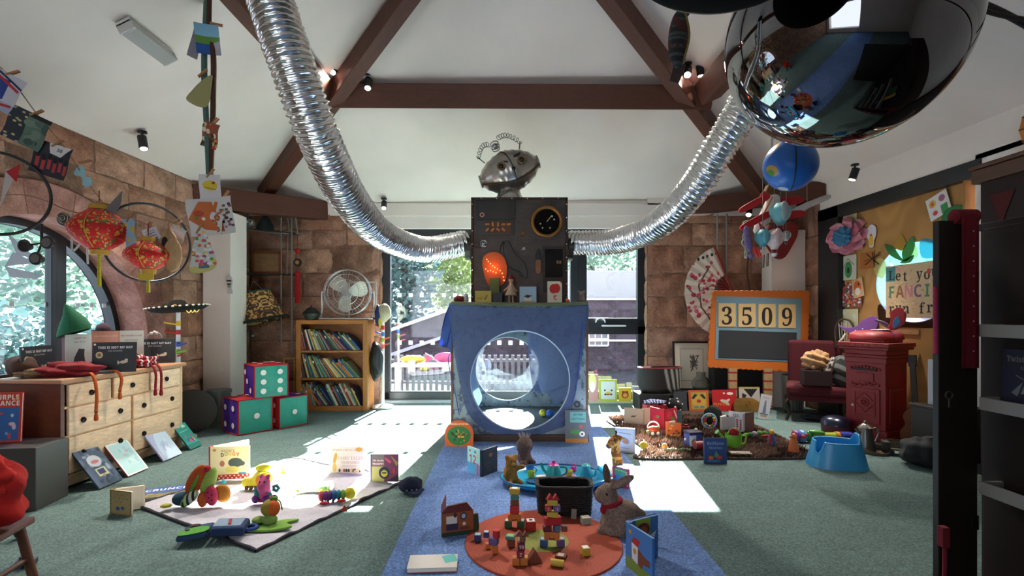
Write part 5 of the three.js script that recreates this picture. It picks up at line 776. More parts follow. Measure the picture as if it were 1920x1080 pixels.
  { const t = thing('plush_hippo', 'pink soft hippo sitting on purple ball feet on the play mat', 'soft toy', at(497, 941), 0); part('body', body([[0, .045, 0, 0, .08, 0, .036, .03], [0, .115, .01, 0, .1, .025, .032, .034], [-.018, .15, 0, -.02, .155, 0, .01], [.018, .15, 0, .02, .155, 0, .01]], 44, .008), fabric(0xd4588c), t); part('foot', [sp(.024, -.045, .024, .02), sp(.024, .02, .024, .03), sp(.024, .06, .024, .015)], fabric(0x7a3a8c), t); part('bib', [el(.02, .04, .012, -.035, .065, .02), el(.02, .012, .02, -.05, .04, -.01)], fabric(0x2f7a7c), t); part('flower_rattle', [to(.014, .009, .07, .085, .01), sp(.01, .04, .06, .03), sp(.008, .05, .055, .03)], fabric(0x2f8a8c), t); part('flower_petal', [0, 1, 2, 3, 4].map((i) => sp(.007, .07 + .021 * Math.cos(i * 1.257), .085 + .021 * Math.sin(i * 1.257), .01)), fabric(0xe0762f), t); part('eye', [sp(.006, -.014, .13, .038), sp(.006, .014, .13, .038)], M(0x120d0a, .1), t); part('red_cushion', el(.06, .012, .03, 0, .012, .005), fabric(0xc92f4a), t); }
  { const t = thing('cloth_book', 'white cloth book with green grass border curling open on the play mat', 'book', at(592, 921), .15), g2 = new THREE.PlaneGeometry(.2, .1, 16, 6), p = g2.attributes.position; for (let i = 0; i < p.count; i++) { const x = p.getX(i), y = p.getY(i); p.setXYZ(i, x, .01 + .045 * Math.max(0, (y + .05) / .1) * (.6 + .4 * Math.sin(x * 18)), -y * .7); } g2.computeVertexNormals(); const g3 = g2.clone(); mesh('page', g2, P(art(128, 64, (x, w, h) => { fill(x, '#e9e7ee'); fill(x, '#d6c531', 0, 56, w, 8); for (let i = 0; i < 60; i++) fill(x, pick(['#5e9a2e', '#86b83a', '#3f7a26']), rr(0, w), rr(36, 48), 5, 14); })), t, true); part('back_page', bx(.16, .004, .06, .02, .004, -.06, .001), fabric(0x5f8f34), t); part('spine_roll', place(cy(.012, .012, .08, 0, 0, 0), .1, .025, -.01, PI / 2), fabric(0xdedbe2), t); part('corner_tag', sp(.01, -.1, .018, .035), fabric(0xb8b02c), t); }
  { const t = thing('toy_caterpillar', 'rainbow soft caterpillar with a yellow head on the play mat', 'soft toy', at(632, 938), .25); [[-.09, 0xc8505a], [-.065, 0x7a3f8c], [-.04, 0x6a3a80], [-.015, 0x2f68b0], [.01, 0x2f8890], [.035, 0x7fae3a]].forEach(([x, c], i) => part('segment', el(.018, .03, .028, x, .032, 0), fabric(c), t)); part('head', sp(.034, .075, .036, 0), fabric(0xd9c81e), t); part('leg', [-.08, -.05, -.02, .01, .04].map((x) => el(.008, .012, .012, x, .01, .03)), fabric(0x3a2a2a), t); part('shoe', [el(.026, .01, .014, .03, .012, .05), el(.026, .01, .014, -.07, .01, .055)], fabric(0xc42a2a), t); }
  { const t = thing('apple_bug_toy', 'orange and green soft ball bug on a lime leaf cloth', 'soft toy', at(500, 985), .1); part('leaf_cloth', ex(spl([[-.13, -.04], [-.06, -.06], [.05, -.065], [.14, -.03], [.1, .02], [.15, .06], [.08, .06], [.02, .03], [-.08, .03]], 60), .006, .003).rotateX(-PI / 2).translate(0, .004, .02), fabric(0x86b84a), t); part('ball', sp(.046, .01, .085, -.02), fabric(0x9c8f30), t); part('ball_panel', el(.034, .042, .036, .032, .088, -.008), fabric(0xe0661f), t); part('leaf_ear', [el(.035, .02, .03, -.04, .03, .0), el(.04, .028, .03, .02, .034, .012)], fabric(0x8fae52), t); part('stalk', [el(.02, .012, .012, .03, .135, -.02), tb([[.03, .13, -.02], [.06, .12, -.02], [.08, .08, 0]], .004)], fabric(0x6a9a34), t); }
  { const t = thing('cloth_book', 'blue cloth book with a denim pocket and farm picture on the mat edge', 'book', at(402, 1002), .22); part('left_page', bx(.14, .03, .14, -.085, .02, 0, .012, 0, 0, .1), fabric(0x2a4a6c), t); part('farm_picture', [ex(spl([[-.06, -.06], [.06, -.06], [.06, .0], [0, .02], [-.06, .0]]), .003).rotateX(-PI / 2).rotateZ(.1).translate(-.085, .036, 0)], fabric(0x5aa63a), t); part('farm_patch', [el(.025, .004, .018, -.1, .04, -.04), el(.012, .004, .01, -.12, .037, .01)], fabric(0x4a2a2e), t); part('right_page', bx(.16, .05, .14, .075, .03, 0, .018, 0, 0, -.05), fabric(0x223a66), t); part('denim_pocket', bx(.13, .006, .1, .07, .056, 0, .003, 0, 0, -.05), fabric(0x8fa6bc), t); part('pocket_figure', bx(.014, .006, .07, .075, .061, .005, .002, 0, .2, 0), fabric(0xa83a44), t); part('loop', to(.03, .009, .17, .02, 0, PI / 2), fabric(0x2f4c9c), t); }
  one('small_toy_bird', 'tiny yellow toy lying on the sunlit back of the play mat', 'toy', [el(.018, .01, .012, 0, .011, 0), el(.006, .022, .006, 0, .028, 0, 0, 0, .3)], fabric(0xcfc23a), at(531, 889));
  one('blue_toy_cone', 'little bright blue cone by the spotted book', 'toy', cy(.002, .018, .028, 0, .015, 0), plastic(0x2aa6c4), at(419, 906));
  openBook('cream and red spotted dog book with a cut-out window standing open on the mat', .25, .225, .03, art(192, 168, (x, w, h) => { fill(x, '#d9cf9e'); fill(x, '#b9302c', 0, h * .85, w, h); for (let i = 0; i < 9; i++) for (let j = 0; j < 2; j++) disc(x, 12 + i * 21 + j * 10, h * .89 + j * 11, 5, 4, '#e9d9c4'); ink(x, "WHERE'S", w * .44, h * .14, 16, '#9a8a5a'); const cs = ['#3a342c', '#8a9a4a', '#c9a93a', '#c9702f', '#b8483a']; 'DOGGY'.split('').forEach((c, i) => ink(x, c, 58 + i * 19, h * .26 - Math.sin(i * .8) * 6, 26, cs[i])); disc(x, w * .64, h * .5, 36, 24, '#44504a'); disc(x, w * .8, h * .53, 16, 12, '#44504a'); disc(x, w * .3, h * .52, 12, 15, '#a4665a'); disc(x, w * .56, h * .7, 34, 16, '#d0c06a'); fill(x, '#4a6f9c', w * .72, h * .8, 36, 10); disc(x, 20, 18, 9, 7, '#b8862f'); }), M(0xe2d3b4, .7), M(0xb5302c, .6), .7, { pos: G(396, 899, .022), turn: .5 });
  book('cream fairy tale book with golden creatures standing on the sunlit mat', .235, .2, .03, art(192, 160, (x, w, h) => { fill(x, '#d6c9b4'); ink(x, 'FAIRY TALES', w * .6, h * .4, 22, '#a8968a', 'bold', 'serif'); ink(x, 'FOR MR BARKER', w * .6, h * .54, 18, '#a8968a', 'bold', 'serif', 108); ink(x, 'JESSICA AHLBERG', w * .58, h * .67, 10, '#b5a59a'); disc(x, w * .15, h * .4, 10, 30, '#b98f2a', .2); disc(x, w * .14, h * .72, 12, 24, '#c9a24a'); for (let i = 0; i < 7; i++) disc(x, 56 + i * 13, h * .82, 6, 10, pick(['#8a3a2a', '#c98a6a', '#3a2a26', '#d9b59a'])); for (let i = 0; i < 6; i++) disc(x, 126 + i * 9, h * .78 + (i % 2) * 10, 5, 5, pick(['#5a7a3a', '#c9b23a', '#3a3a3a'])); disc(x, w * .86, h * .1, 20, 12, '#c9962f'); for (let i = 0; i < 10; i++) disc(x, 20 + i * 14, h * .12, 5, 3, pick(['#b5745a', '#a89a7a', '#cfa48a'])); }), M(0xc9c2b4, .6), { pos: G(651, 891, .022), turn: -.03, lean: .06 });
  openBook('purple and yellow book with a round badge standing at the mat corner', .18, .185, .024, art(128, 128, (x, w, h) => { fill(x, '#7c3a5c'); fill(x, '#7d7270', 0, 0, 60, 58); fill(x, '#8a6058', 0, 24, 60, 34); ink(x, 'THE SILVER', 30, 30, 11, '#f0e8e4', 'bold', 'sans-serif', 54); ink(x, 'TRUMPET', 30, 46, 12, '#f0e8e4', 'bold', 'sans-serif', 54); fill(x, '#c6bd6c', 0, 58, 60, 70); poly(x, '#d9556a', [[64, 14], [96, 34], [86, 44], [62, 24]]); poly(x, '#b0915a', [[90, 6], [128, 40], [118, 56]]); fill(x, '#c9324c', 100, 66, 12, 24); disc(x, 60, 86, 26, 28, '#1d2440'); disc(x, 60, 90, 16, 16, '#d8c53a'); fill(x, '#22242c', 50, 84, 20, 6); poly(x, '#3a1a34', [[70, 128], [128, 90], [128, 128]]); }), M(0x5b2f86, .6), M(0x4a2a66, .6), .8, { pos: G(698, 902, .024), turn: .38 });
  const fb = thing('flat_book', 'blue picture book lying flat between the chest and the play mat', 'book', G(308, 925), .42); printed('front_cover', new THREE.PlaneGeometry(.3, .2).rotateX(-PI / 2).translate(0, .0125, 0), art(160, 112, (x, w, h) => { fill(x, '#2b4f8c'); ink(x, 'CRUNCHY', w * .6, h * .26, 32, '#dfe6ee'); fill(x, '#6d6a4a', 0, h * .62, w, h); for (let i = 0; i < 18; i++) disc(x, rr(10, 150), rr(66, 104), 10, 6, pick(['#b08a3a', '#5a5a4c', '#3f4f5c', '#8a7a44'])); }), fb); part('pages', bx(.298, .008, .198, 0, .007, 0, 0), pageMat, fb); part('back_cover', bx(.3, .003, .2, 0, .0015, 0, 0), M(0x24406f, .6), fb);
}

// ---------- right side ----------
const PX = 3.76, onBoard = (px, py) => S(px, py, PX);
{ // plywood boarding with the round peep-through window covered in tissue
  const b = thing('plywood_boarding', 'bare plywood boarding filling the black-framed opening in the right wall', 'boarding', [PX + .012, 0, 0]);
  const hz = -4.68, hy = 1.44, mPl = M(0xc9a066, .8, { map: tPly });
  const s1 = shp([[-5.63, 0], [-4.1, 0], [-4.1, 2.23], [-5.63, 2.23]]), h = new THREE.Path(); h.absellipse(hz, hy, .47, .37, 0, PI * 2, false, 0); s1.holes.push(h);
  const g = ex(s1, .018, 0, 40); g.applyMatrix4(new THREE.Matrix4().makeBasis(V(0, 0, 1), V(0, 1, 0), V(-1, 0, 0))); part('plywood_sheet', g, mPl, b);
  part('plywood_sheet', bx(.35, 1.7, .018, .1, 1.4, -4.1, .002), mPl, b); part('batten', bx(.02, .05, 1.0, -.02, .98, -5.1, .003), M(0xb98f5c, .8, { map: tGrain }), b);
  const sheet = (name, pts, col, o = 0, tr = .55) => { const q = new THREE.ShapeGeometry(spl(pts.map(([px, py]) => { const w = S(px, py, PX); return [w.z, w.y]; }), 40)); q.applyMatrix4(new THREE.Matrix4().makeBasis(V(0, 0, 1), V(0, 1, 0), V(-1, 0, 0))); q.translate(-.012 - o, 0, 0); return part(name, q, M(col, .8, { transmission: tr, thickness: 0 }), b); };
  sheet('tissue_sheet', [[1634, 512], [1650, 498], [1668, 480], [1672, 540], [1668, 600], [1650, 606], [1640, 575]], 0x8ec8ee, .004); sheet('tissue_sheet', [[1640, 492], [1654, 484], [1664, 500], [1656, 522], [1642, 512]], 0xe4e28a, .008); sheet('tissue_sheet', [[1648, 572], [1680, 580], [1758, 578], [1762, 612], [1700, 614], [1655, 610]], 0xc6c6ee, .006); sheet('tissue_sheet', [[1668, 482], [1690, 462], [1720, 450], [1760, 446], [1768, 500], [1720, 500], [1680, 500]], 0x7fdccf, .003); sheet('tissue_sheet', [[1728, 450], [1756, 452], [1757, 480], [1730, 482]], 0x4fc3ee, .009); sheet('tissue_sheet', [[1690, 462], [1714, 454], [1722, 480], [1700, 486]], 0xe9e9a6, .006); sheet('tissue_sheet', [[1720, 500], [1770, 498], [1772, 590], [1720, 590]], 0xcfe0ea, .002);
  for (const [pts, c] of [[[[1662, 458], [1678, 464], [1690, 480], [1698, 490], [1680, 484], [1668, 474]], 0x2f7a3c], [[[1698, 490], [1694, 474], [1704, 454], [1716, 444], [1718, 462], [1710, 482]], 0x3a8a44], [[[1690, 492], [1704, 484], [1716, 478], [1712, 490], [1700, 494]], 0x2f6f38], [[[1680, 460], [1692, 440], [1702, 458], [1692, 470]], 0xb58a2c]]) sheet('paper_leaf', pts, c, .014, .2);
  // poster
  const z0 = -4.96, z1 = -4.18, t = art(256, 160, (x, w, h) => {
    fill(x, '#c9ad84'); for (let i = 0; i < 220; i++) disc(x, rr(0, w), rr(0, h), rr(1, 4), rr(1, 3), pick(['#b5976a', '#d8c09a', '#a88a66', '#d9c7a8'])); fill(x, '#3f7f80', 0, 4, 40, 44);
    'Let your'.split('').forEach((c, i) => ink(x, c, 24 + i * 27, 30 + (i % 3) * 3, 40, '#17130f', 'bold', 'serif')); disc(x, 55, 14, 6, 6, '#e08aa4'); disc(x, 166, 28, 7, 8, '#b8403a');
    const cs = ['#4c7a52', '#8a5a32', '#c97a8c', '#7a5a78', '#4f7f5c', '#c2607a', '#b87a3a']; 'FANCIES'.split('').forEach((c, i) => ink(x, c, 24 + i * 34, 82, 50, cs[i], 'bold', 'sans-serif'));
    'run free'.split('').forEach((c, i) => ink(x, c, 24 + i * 29, 132 - (i % 2) * 3, 42, '#17130f', 'bold', 'serif'));
  });
  const po = thing('collage_poster', 'tan collage poster lettered Let your fancies run free on the plywood', 'poster', [PX - .045, 1.36, (z0 + z1) / 2], -PI / 2); printed('poster_sheet', panelGeo(z1 - z0, .5, .006), t, po);
  // papers along the left edge of the board
  const paper = (label, cx0, cy0, w, hh, f, o = {}) => { const p = onBoard(cx0, cy0), q = thing('wall_paper_sheet', label, 'paper', [PX - .018 - (o.d ?? 0), p.y, p.z], -PI / 2); printed('sheet', panelGeo(w, hh, .003), typeof f === 'function' ? art(96, 96, f) : f, q); q.rotation.order = 'YXZ'; q.rotation.z = o.rz ?? 0; return q; };
  paper('painted paper with a green eye pinned on the plywood edge', 1594, 502, .25, .27, (x) => { fill(x, '#cfd0bc'); disc(x, 48, 56, 22, 32, '#2f8a4a'); disc(x, 48, 56, 12, 20, '#3f9a54'); disc(x, 48, 58, 8, 12, '#2a1a22'); line(x, '#8a5a6a', 3, [[14, 50], [44, 12], [84, 40]]); });
  const tMos = art(96, 96, (x) => { fill(x, '#8a5a4a'); for (let i = 0; i < 260; i++) disc(x, rr(0, 96), rr(0, 96), rr(3, 7), rr(3, 7), pick(['#c8503a', '#2a2a2e', '#e0dcd0', '#b03a5a', '#d98a2c', '#4a5f7a', '#7a3a6a', '#3f6a4a'])); });
  paper('mosaic of coloured scraps stuck below the green eye', 1597, 552, .38, .27, tMos, { d: .008 }); paper('orange scrap bird stuck beside the mosaic', 1614, 540, .16, .2, (x) => { fill(x, '#c9a87a'); disc(x, 48, 40, 34, 30, '#d0602a'); disc(x, 44, 66, 24, 20, '#e0dcd0'); disc(x, 60, 30, 8, 8, '#3a3030'); }, { d: .014, rz: .2 }); paper('pale green painted paper low on the plywood edge', 1597, 600, .26, .24, (x) => { fill(x, '#cdd0aa'); for (let i = 0; i < 14; i++) disc(x, rr(0, 96), rr(0, 96), 12, 9, pick(['#d9c9a4', '#b5c48c', '#dcd9c4'])); }, { d: .004 });
  paper('pale painted paper behind the pink paper flower', 1592, 425, .3, .3, (x) => { fill(x, '#c2b985'); disc(x, 30, 20, 20, 12, '#dcd8cc'); disc(x, 70, 60, 18, 24, '#8fae5a'); }, { d: .002 }); paper('dark orange paper square beside the green eye', 1629, 488, .2, .17, M(0xa8662e, .9), { d: .001 });
  const eg = onBoard(1638, 441), e = thing('paper_egg', 'white egg-shaped card with a yellow chick on the plywood', 'card', [PX - .02, eg.y, eg.z], -PI / 2); part('card', ex(spl([[0, .11], [.06, .07], [.065, .0], [.035, -.06], [.025, -.12], [-.025, -.12], [-.035, -.06], [-.065, 0], [-.06, .07]]), .003), M(0xd2cdd6, .9), e); part('chick', [ex(spl([[0, .02], [.025, -.03], [.02, -.1], [-.02, -.1], [-.025, -.03]]), .006)], M(0xd9b22c, .8), e); part('beak', sp(.009, 0, .0, .008), M(0xa83a2a, .7), e);
  const cp = onBoard(1766, 385), ca = thing('paper_card', 'white card with four little pictures high on the plywood', 'card', [PX - .03, cp.y, cp.z], -PI / 2); printed('card', panelGeo(.22, .2, .003), art(96, 96, (x) => { fill(x, '#dad6d4'); disc(x, 26, 30, 16, 16, '#d9a83a'); disc(x, 26, 30, 6, 6, '#b8403a'); disc(x, 70, 26, 14, 14, '#9a5a7a'); disc(x, 28, 72, 11, 10, '#c8303a'); poly(x, '#2f8a4a', [[56, 54], [86, 54], [84, 90], [54, 90]]); }), ca); ca.rotation.order = 'YXZ'; ca.rotation.z = .3;
  const tr = onBoard(1798, 402), pt = thing('paper_tree', 'green paper palm tree with brown trunks on the plywood', 'paper', [PX - .03, tr.y, tr.z], -PI / 2); part('crown', [ex(spl([[-.13, -.04], [-.1, .04], [-.03, .07], [.06, .06], [.12, .0], [.09, -.06], [.04, -.02], [0, -.06], [-.04, -.01], [-.09, -.06]]), .006, .002)], M(0x2a7040, .9), pt); part('trunk', [rod([-.02, -.03, 0], [-.035, -.14, 0], .008), rod([.02, -.03, 0], [.03, -.14, 0], .008)], M(0x8a6238, .9), pt);
  const sg = onBoard(1640, 484); one('twig_cross', 'little bundle of crossed dark twigs on the orange square', 'twigs', [rod([0, -.06, -.1], [.01, .05, .1], .004), rod([0, .05, -.08], [.01, -.07, .08], .004), rod([.005, -.02, -.12], [.005, .02, .11], .003), rod([0, .06, .0], [0, -.08, .03], .003)], M(0x241a14, .9), [PX - .026, sg.y, sg.z]);
  // big tissue flower
  const fp = S(1582, 443, 3.66), fl = thing('paper_flower', 'large pink paper flower with a blue crinkled heart on the black frame', 'paper flower', [3.69, fp.y, fp.z], -PI / 2 + .2);
  for (let i = 0; i < 16; i++) { const a = i / 16 * 2 * PI + (i % 2) * .2, L = i % 2 ? .2 : .25, q = ex(spl([[0, .02], [L * .4, .075], [L * .85, .07], [L, 0], [L * .85, -.07], [L * .4, -.075]]), .002), p = q.attributes.position; for (let k = 0; k < p.count; k++) { const X = p.getX(k), Y = p.getY(k); p.setZ(k, p.getZ(k) + .35 * X * (i % 2 ? .8 : .3) + .02 * Math.sin(Y * 60) - X * X * .6); } q.computeVertexNormals(); q.rotateZ(a); q.scale(1.1, .82, 1); part('petal', q, M([0xd98a9c, 0xc76a80, 0xe09aa8][i % 3], .9, { transmission: .2, thickness: 0 }), fl); }
  part('flower_heart', lump(.11, .085, .05, .22, 7, 3, 36).translate(.0, -.01, .06), M(0x3f86b4, .9, { map: tFab }), fl);
  const ck = onBoard(1578, 612), cb = thing('cane_chair_back', 'fan-shaped cane chair back rising behind the elephant cut-out', 'chair back', [3.66, .78, ck.z + .2], -.9); part('hoop', tb([[-.08, 0, 0], [-.09, .18, 0], [-.06, .28, 0], [0, .31, 0], [.06, .28, 0], [.09, .18, 0], [.08, 0, 0]], .012), wood(0x4a3420), cb); for (let i = -2; i <= 2; i++) part('spoke', rod([i * .018, 0, 0], [i * .028, .29 - Math.abs(i) * .012, 0], .005), wood(0xb9b09a), cb); part('stem', rod([0, -.78, 0], [0, .02, 0], .02), wood(0x3a2818), cb);
}
{ // red pillar box
  const b = thing('post_box', 'square red cast-iron post box lettered POST with relief panels', 'post box', [3.44, 0, -4.72], -1.12), r = M(0x86151a, .5, { bump: tBump, bs: .001 }), w = .34, H = .72;
  const tower_ = (a, y0, y1) => bx(a, y1 - y0, a, 0, (y0 + y1) / 2, 0, .006);
  part('plinth', [tower_(w + .07, 0, .05), tower_(w + .04, .05, .1)], r, b); part('shaft', tower_(w, .1, H), r, b); part('cornice', [tower_(w + .02, H - .02, H + .03), tower_(w + .045, H + .03, H + .055), tower_(w + .02, H + .055, H + .1), tower_(w + .08, H + .1, H + .125), tower_(w + .1, H + .125, H + .165)], r, b);
  part('roof', [tower_(w - .04, H + .165, H + .19), la([[.22, H + .19], [.225, H + .2], [.215, H + .24], [.18, H + .265], [.12, H + .275], [0, H + .278]], 4).rotateY(PI / 4)], r, b);
  const tp = art(128, 32, (x) => { fill(x, '#8e1a1e'); ink(x, 'P O S T', 64, 17, 24, '#b5614a', 'bold', 'serif'); }); printed('lettering', panelGeo(.32, .034, .002, 0, H + .145, (w + .1) / 2 + .001), tp, b);
  const z = w / 2, dr = part('door', [bx(.25, .31, .012, 0, .31, z + .004, .003)], r, b); part('door_panel', [to(.09, .006, 0, .34, z + .012, 0, 0, 0, PI * 2, 4, 5).rotateZ(0), bx(.17, .012, .008, 0, .43, z + .012), bx(.17, .012, .008, 0, .22, z + .012), bx(.012, .21, .008, -.085, .325, z + .012), bx(.012, .21, .008, .085, .325, z + .012)], r, dr); part('rosette', [to(.03, .008, 0, .34, z + .012), sp(.018, 0, .34, z + .012)], r, dr); part('lock', cy(.012, .012, .014, -.1, .3, z + .012, PI / 2), M(0xc9c4b8, .3, { metal: .8 }), dr);
  part('plaque', bx(.15, .075, .012, 0, .57, z + .004, .003), r, b); const orn = []; for (let i = -4; i <= 4; i++) { orn.push(sp(.014, i * .03, .67 - Math.abs(i) * .006, z + .004, 1, 1, .6, 8), sp(.013, i * .028, .505 + (i % 2) * .012, z + .004, 1.2, 1, .6, 8)); } part('scroll_relief', orn, r, b); part('letter_slot', bx(.2, .02, .014, 0, .64, z + .004, .003), M(0x2a0d0d, .6), b);
  part('side_relief', [bx(.012, .32, .24, z + .004, .32, 0, .003), bx(.012, .012, .2, z + .01, .44, 0)], r, b);
  one('folded_paper', 'white and blue printed paper lying on the post box roof', 'paper', bx(.15, .006, .11, 0, .003, 0, .001, .0, 0, 0), M(0xc9c8dc, .7), [3.45, .999, -4.66], .4);
  const e = thing('elephant_cutout', 'purple wooden elephant head with white tusks fixed beside the post box', 'cut-out', [3.655, .88, -5.26], -1.15);
  part('head', ex(spl([[-.2, .14], [-.12, .12], [-.02, .13], [.05, .2], [.16, .24], [.19, .16], [.14, .07], [.04, .04], [.02, -.03], [-.02, -.1], [-.09, -.13], [-.13, -.08], [-.08, -.05], [-.08, .05], [-.13, .1]], 70), .015, .004), M(0x7a4a94, .7), e); part('tusk', [tb([[-.12, .06, .02], [-.15, .0, .03], [-.18, -.03, .03]], .011), tb([[.06, .05, .02], [.03, .0, .03], [.07, -.04, .03]], .011)], M(0xcfc6c0, .6), e); part('eye', [sp(.008, -.02, .09, .02), sp(.008, .05, .11, .02)], M(0xc9b8cf, .5), e);
  const pr = thing('toy_parrot', 'red wooden parrot with coloured wing above the post box', 'toy', [3.5, 1.02, -4.6], -1.0); part('body', ex(spl([[.06, .18], [.1, .14], [.09, .05], [.03, -.01], [-.02, 0], [.0, .06], [.0, .14]]), .02, .006), M(0xb0202a, .6), pr); part('wing', ex(spl([[.05, .1], [.07, .05], [.03, .0], [.02, .05]]), .03, .004), M(0x3f6f9c, .6), pr); part('tail', [el(.02, .06, .01, -.05, .03, .01, 0, 0, .9), el(.015, .06, .01, -.08, .05, .01, 0, 0, 1.2)], M(0x4a2a4a, .6), pr); part('beak', sp(.014, .1, .15, .012), M(0xd9c9a0, .5), pr);
}
{ // number board on striped legs
  const c = W(1418, 617, 6.08), n = thing('number_board', 'orange scalloped board showing 3509 over a blackboard on striped legs', 'sign', [c.x, 0, c.z], -.06); n.rotation.z = -.0;
  const w = 1.14, h = .9, y0 = c.y - h / 2, pts = []; const sc = (x0, y_, x1, y1, k) => { for (let i = 0; i < k; i++) for (let j = 0; j < 4; j++) { const t = (i + j / 4) / k, o = .012 * Math.sin(j / 4 * PI), dx = x1 - x0, dy = y1 - y_, L = Math.hypot(dx, dy); pts.push([x0 + dx * t + dy / L * o, y_ + dy * t - dx / L * o]); } };
  sc(-w / 2, y0, w / 2, y0 - .06, 18); sc(w / 2 , y0 - .06, w / 2 + .03, y0 + h, 14); sc(w / 2 + .03, y0 + h, -w / 2 + .06, y0 + h, 18); sc(-w / 2 + .06, y0 + h, -w / 2, y0, 14);
  part('board', ex(shp(pts), .02, .003), M(0xc4651c, .6), n); part('blue_panel', bx(.99, .76, .008, .01, c.y - .0, .024, .003, 0, 0, -.03), M(0x6e8f9c, .6), n); part('blackboard', bx(.9, .33, .008, .0, c.y - .19, .032, .02, 0, 0, -.03), M(0x2c2e33, .8), n, 'dark grey blackboard');
  '3509'.split('').forEach((d, i) => { const t = art(96, 112, (x, ww, hh) => { fill(x, '#d0b078'); ink(x, d, ww / 2, hh * .54, 118, '#16130f', 'bold', 'serif'); }); printed('number_card', panelGeo(.2, .28, .008, -.355 + i * .232, c.y + .17 - i * .005, .034), t, n); });
  for (const [x, k] of [[-.28, 0], [.13, .02]]) { const yl = y0 - .02; part('leg', bx(.1, yl - .02, .04, x, yl / 2 + .01, .005, .004), M(0xb59a6a, .7, { map: tGrainY }), n); for (let i = 0; i < 5; i++) part('leg_stripe', bx(.103, .022, .044, x, yl - .05 - i * .1, .005, .003), M(0x9c1f24, .7), n); }
}
{ // painted hand fan on the wall
  const pv = W(1372, 546, 6.4), f = thing('hand_fan', 'large white folding fan painted with pink blossom on the stone pier', 'fan', [pv.x, pv.y, pv.z]), n = 22, a0 = 1.95, a1 = 4.25, Ri = .22, R = .6, pos = [], uv = [];
  for (let i = 0; i < n; i++) { const A = a0 + (a1 - a0) * i / n, B = a0 + (a1 - a0) * (i + 1) / n, zA = i % 2 * .015, zB = (i + 1) % 2 * .015; const q = [[Ri, A, zA], [R, A, zA], [R, B, zB], [Ri, A, zA], [R, B, zB], [Ri, B, zB]]; for (const [r, a, z] of q) { pos.push(r * Math.cos(a), r * Math.sin(a), z); uv.push(.5 + r * Math.cos(a) / 1.2 + .2, .5 + r * Math.sin(a) / 1.2); } }
  const g = new THREE.BufferGeometry(); g.setAttribute('position', new THREE.BufferAttribute(new Float32Array(pos), 3)); g.setAttribute('uv', new THREE.BufferAttribute(new Float32Array(uv), 2)); g.computeVertexNormals();
  mesh('leaf', g, P(art(256, 256, (x) => { fill(x, '#d8cbb8'); line(x, '#5a463c', 4, [[140, 230], [96, 170], [90, 110], [120, 60]]); line(x, '#5a463c', 3, [[92, 150], [60, 120]]); line(x, '#5a463c', 3, [[92, 130], [130, 110]]); for (let i = 0; i < 60; i++) { const t = rnd(), bx_ = 100 + rr(-50, 50), by = 60 + t * 160 + rr(-14, 14); disc(x, bx_, by, rr(3, 6), rr(3, 6), pick(['#b8384a', '#c9506a', '#d97a8c', '#a82a3a'])); } for (let i = 0; i < 7; i++) fill(x, '#2c2622', 62 + i * 12, 46 - i * 4, 6, 8); })), f, true);
  part('guard', [beam([0, 0, .01], [R * Math.cos(a0), R * Math.sin(a0), .01], .02, .03), beam([0, 0, .0], [R * Math.cos(a1), R * Math.sin(a1), .0], .02, .03)], M(0x8a2a1e, .5), f); for (let i = 1; i < n; i += 2) { const a = a0 + (a1 - a0) * i / n; part('rib', rod([0, 0, .002], [Ri * 1.05 * Math.cos(a), Ri * 1.05 * Math.sin(a), .004], .011), M(0x7c271c, .5), f); }
}
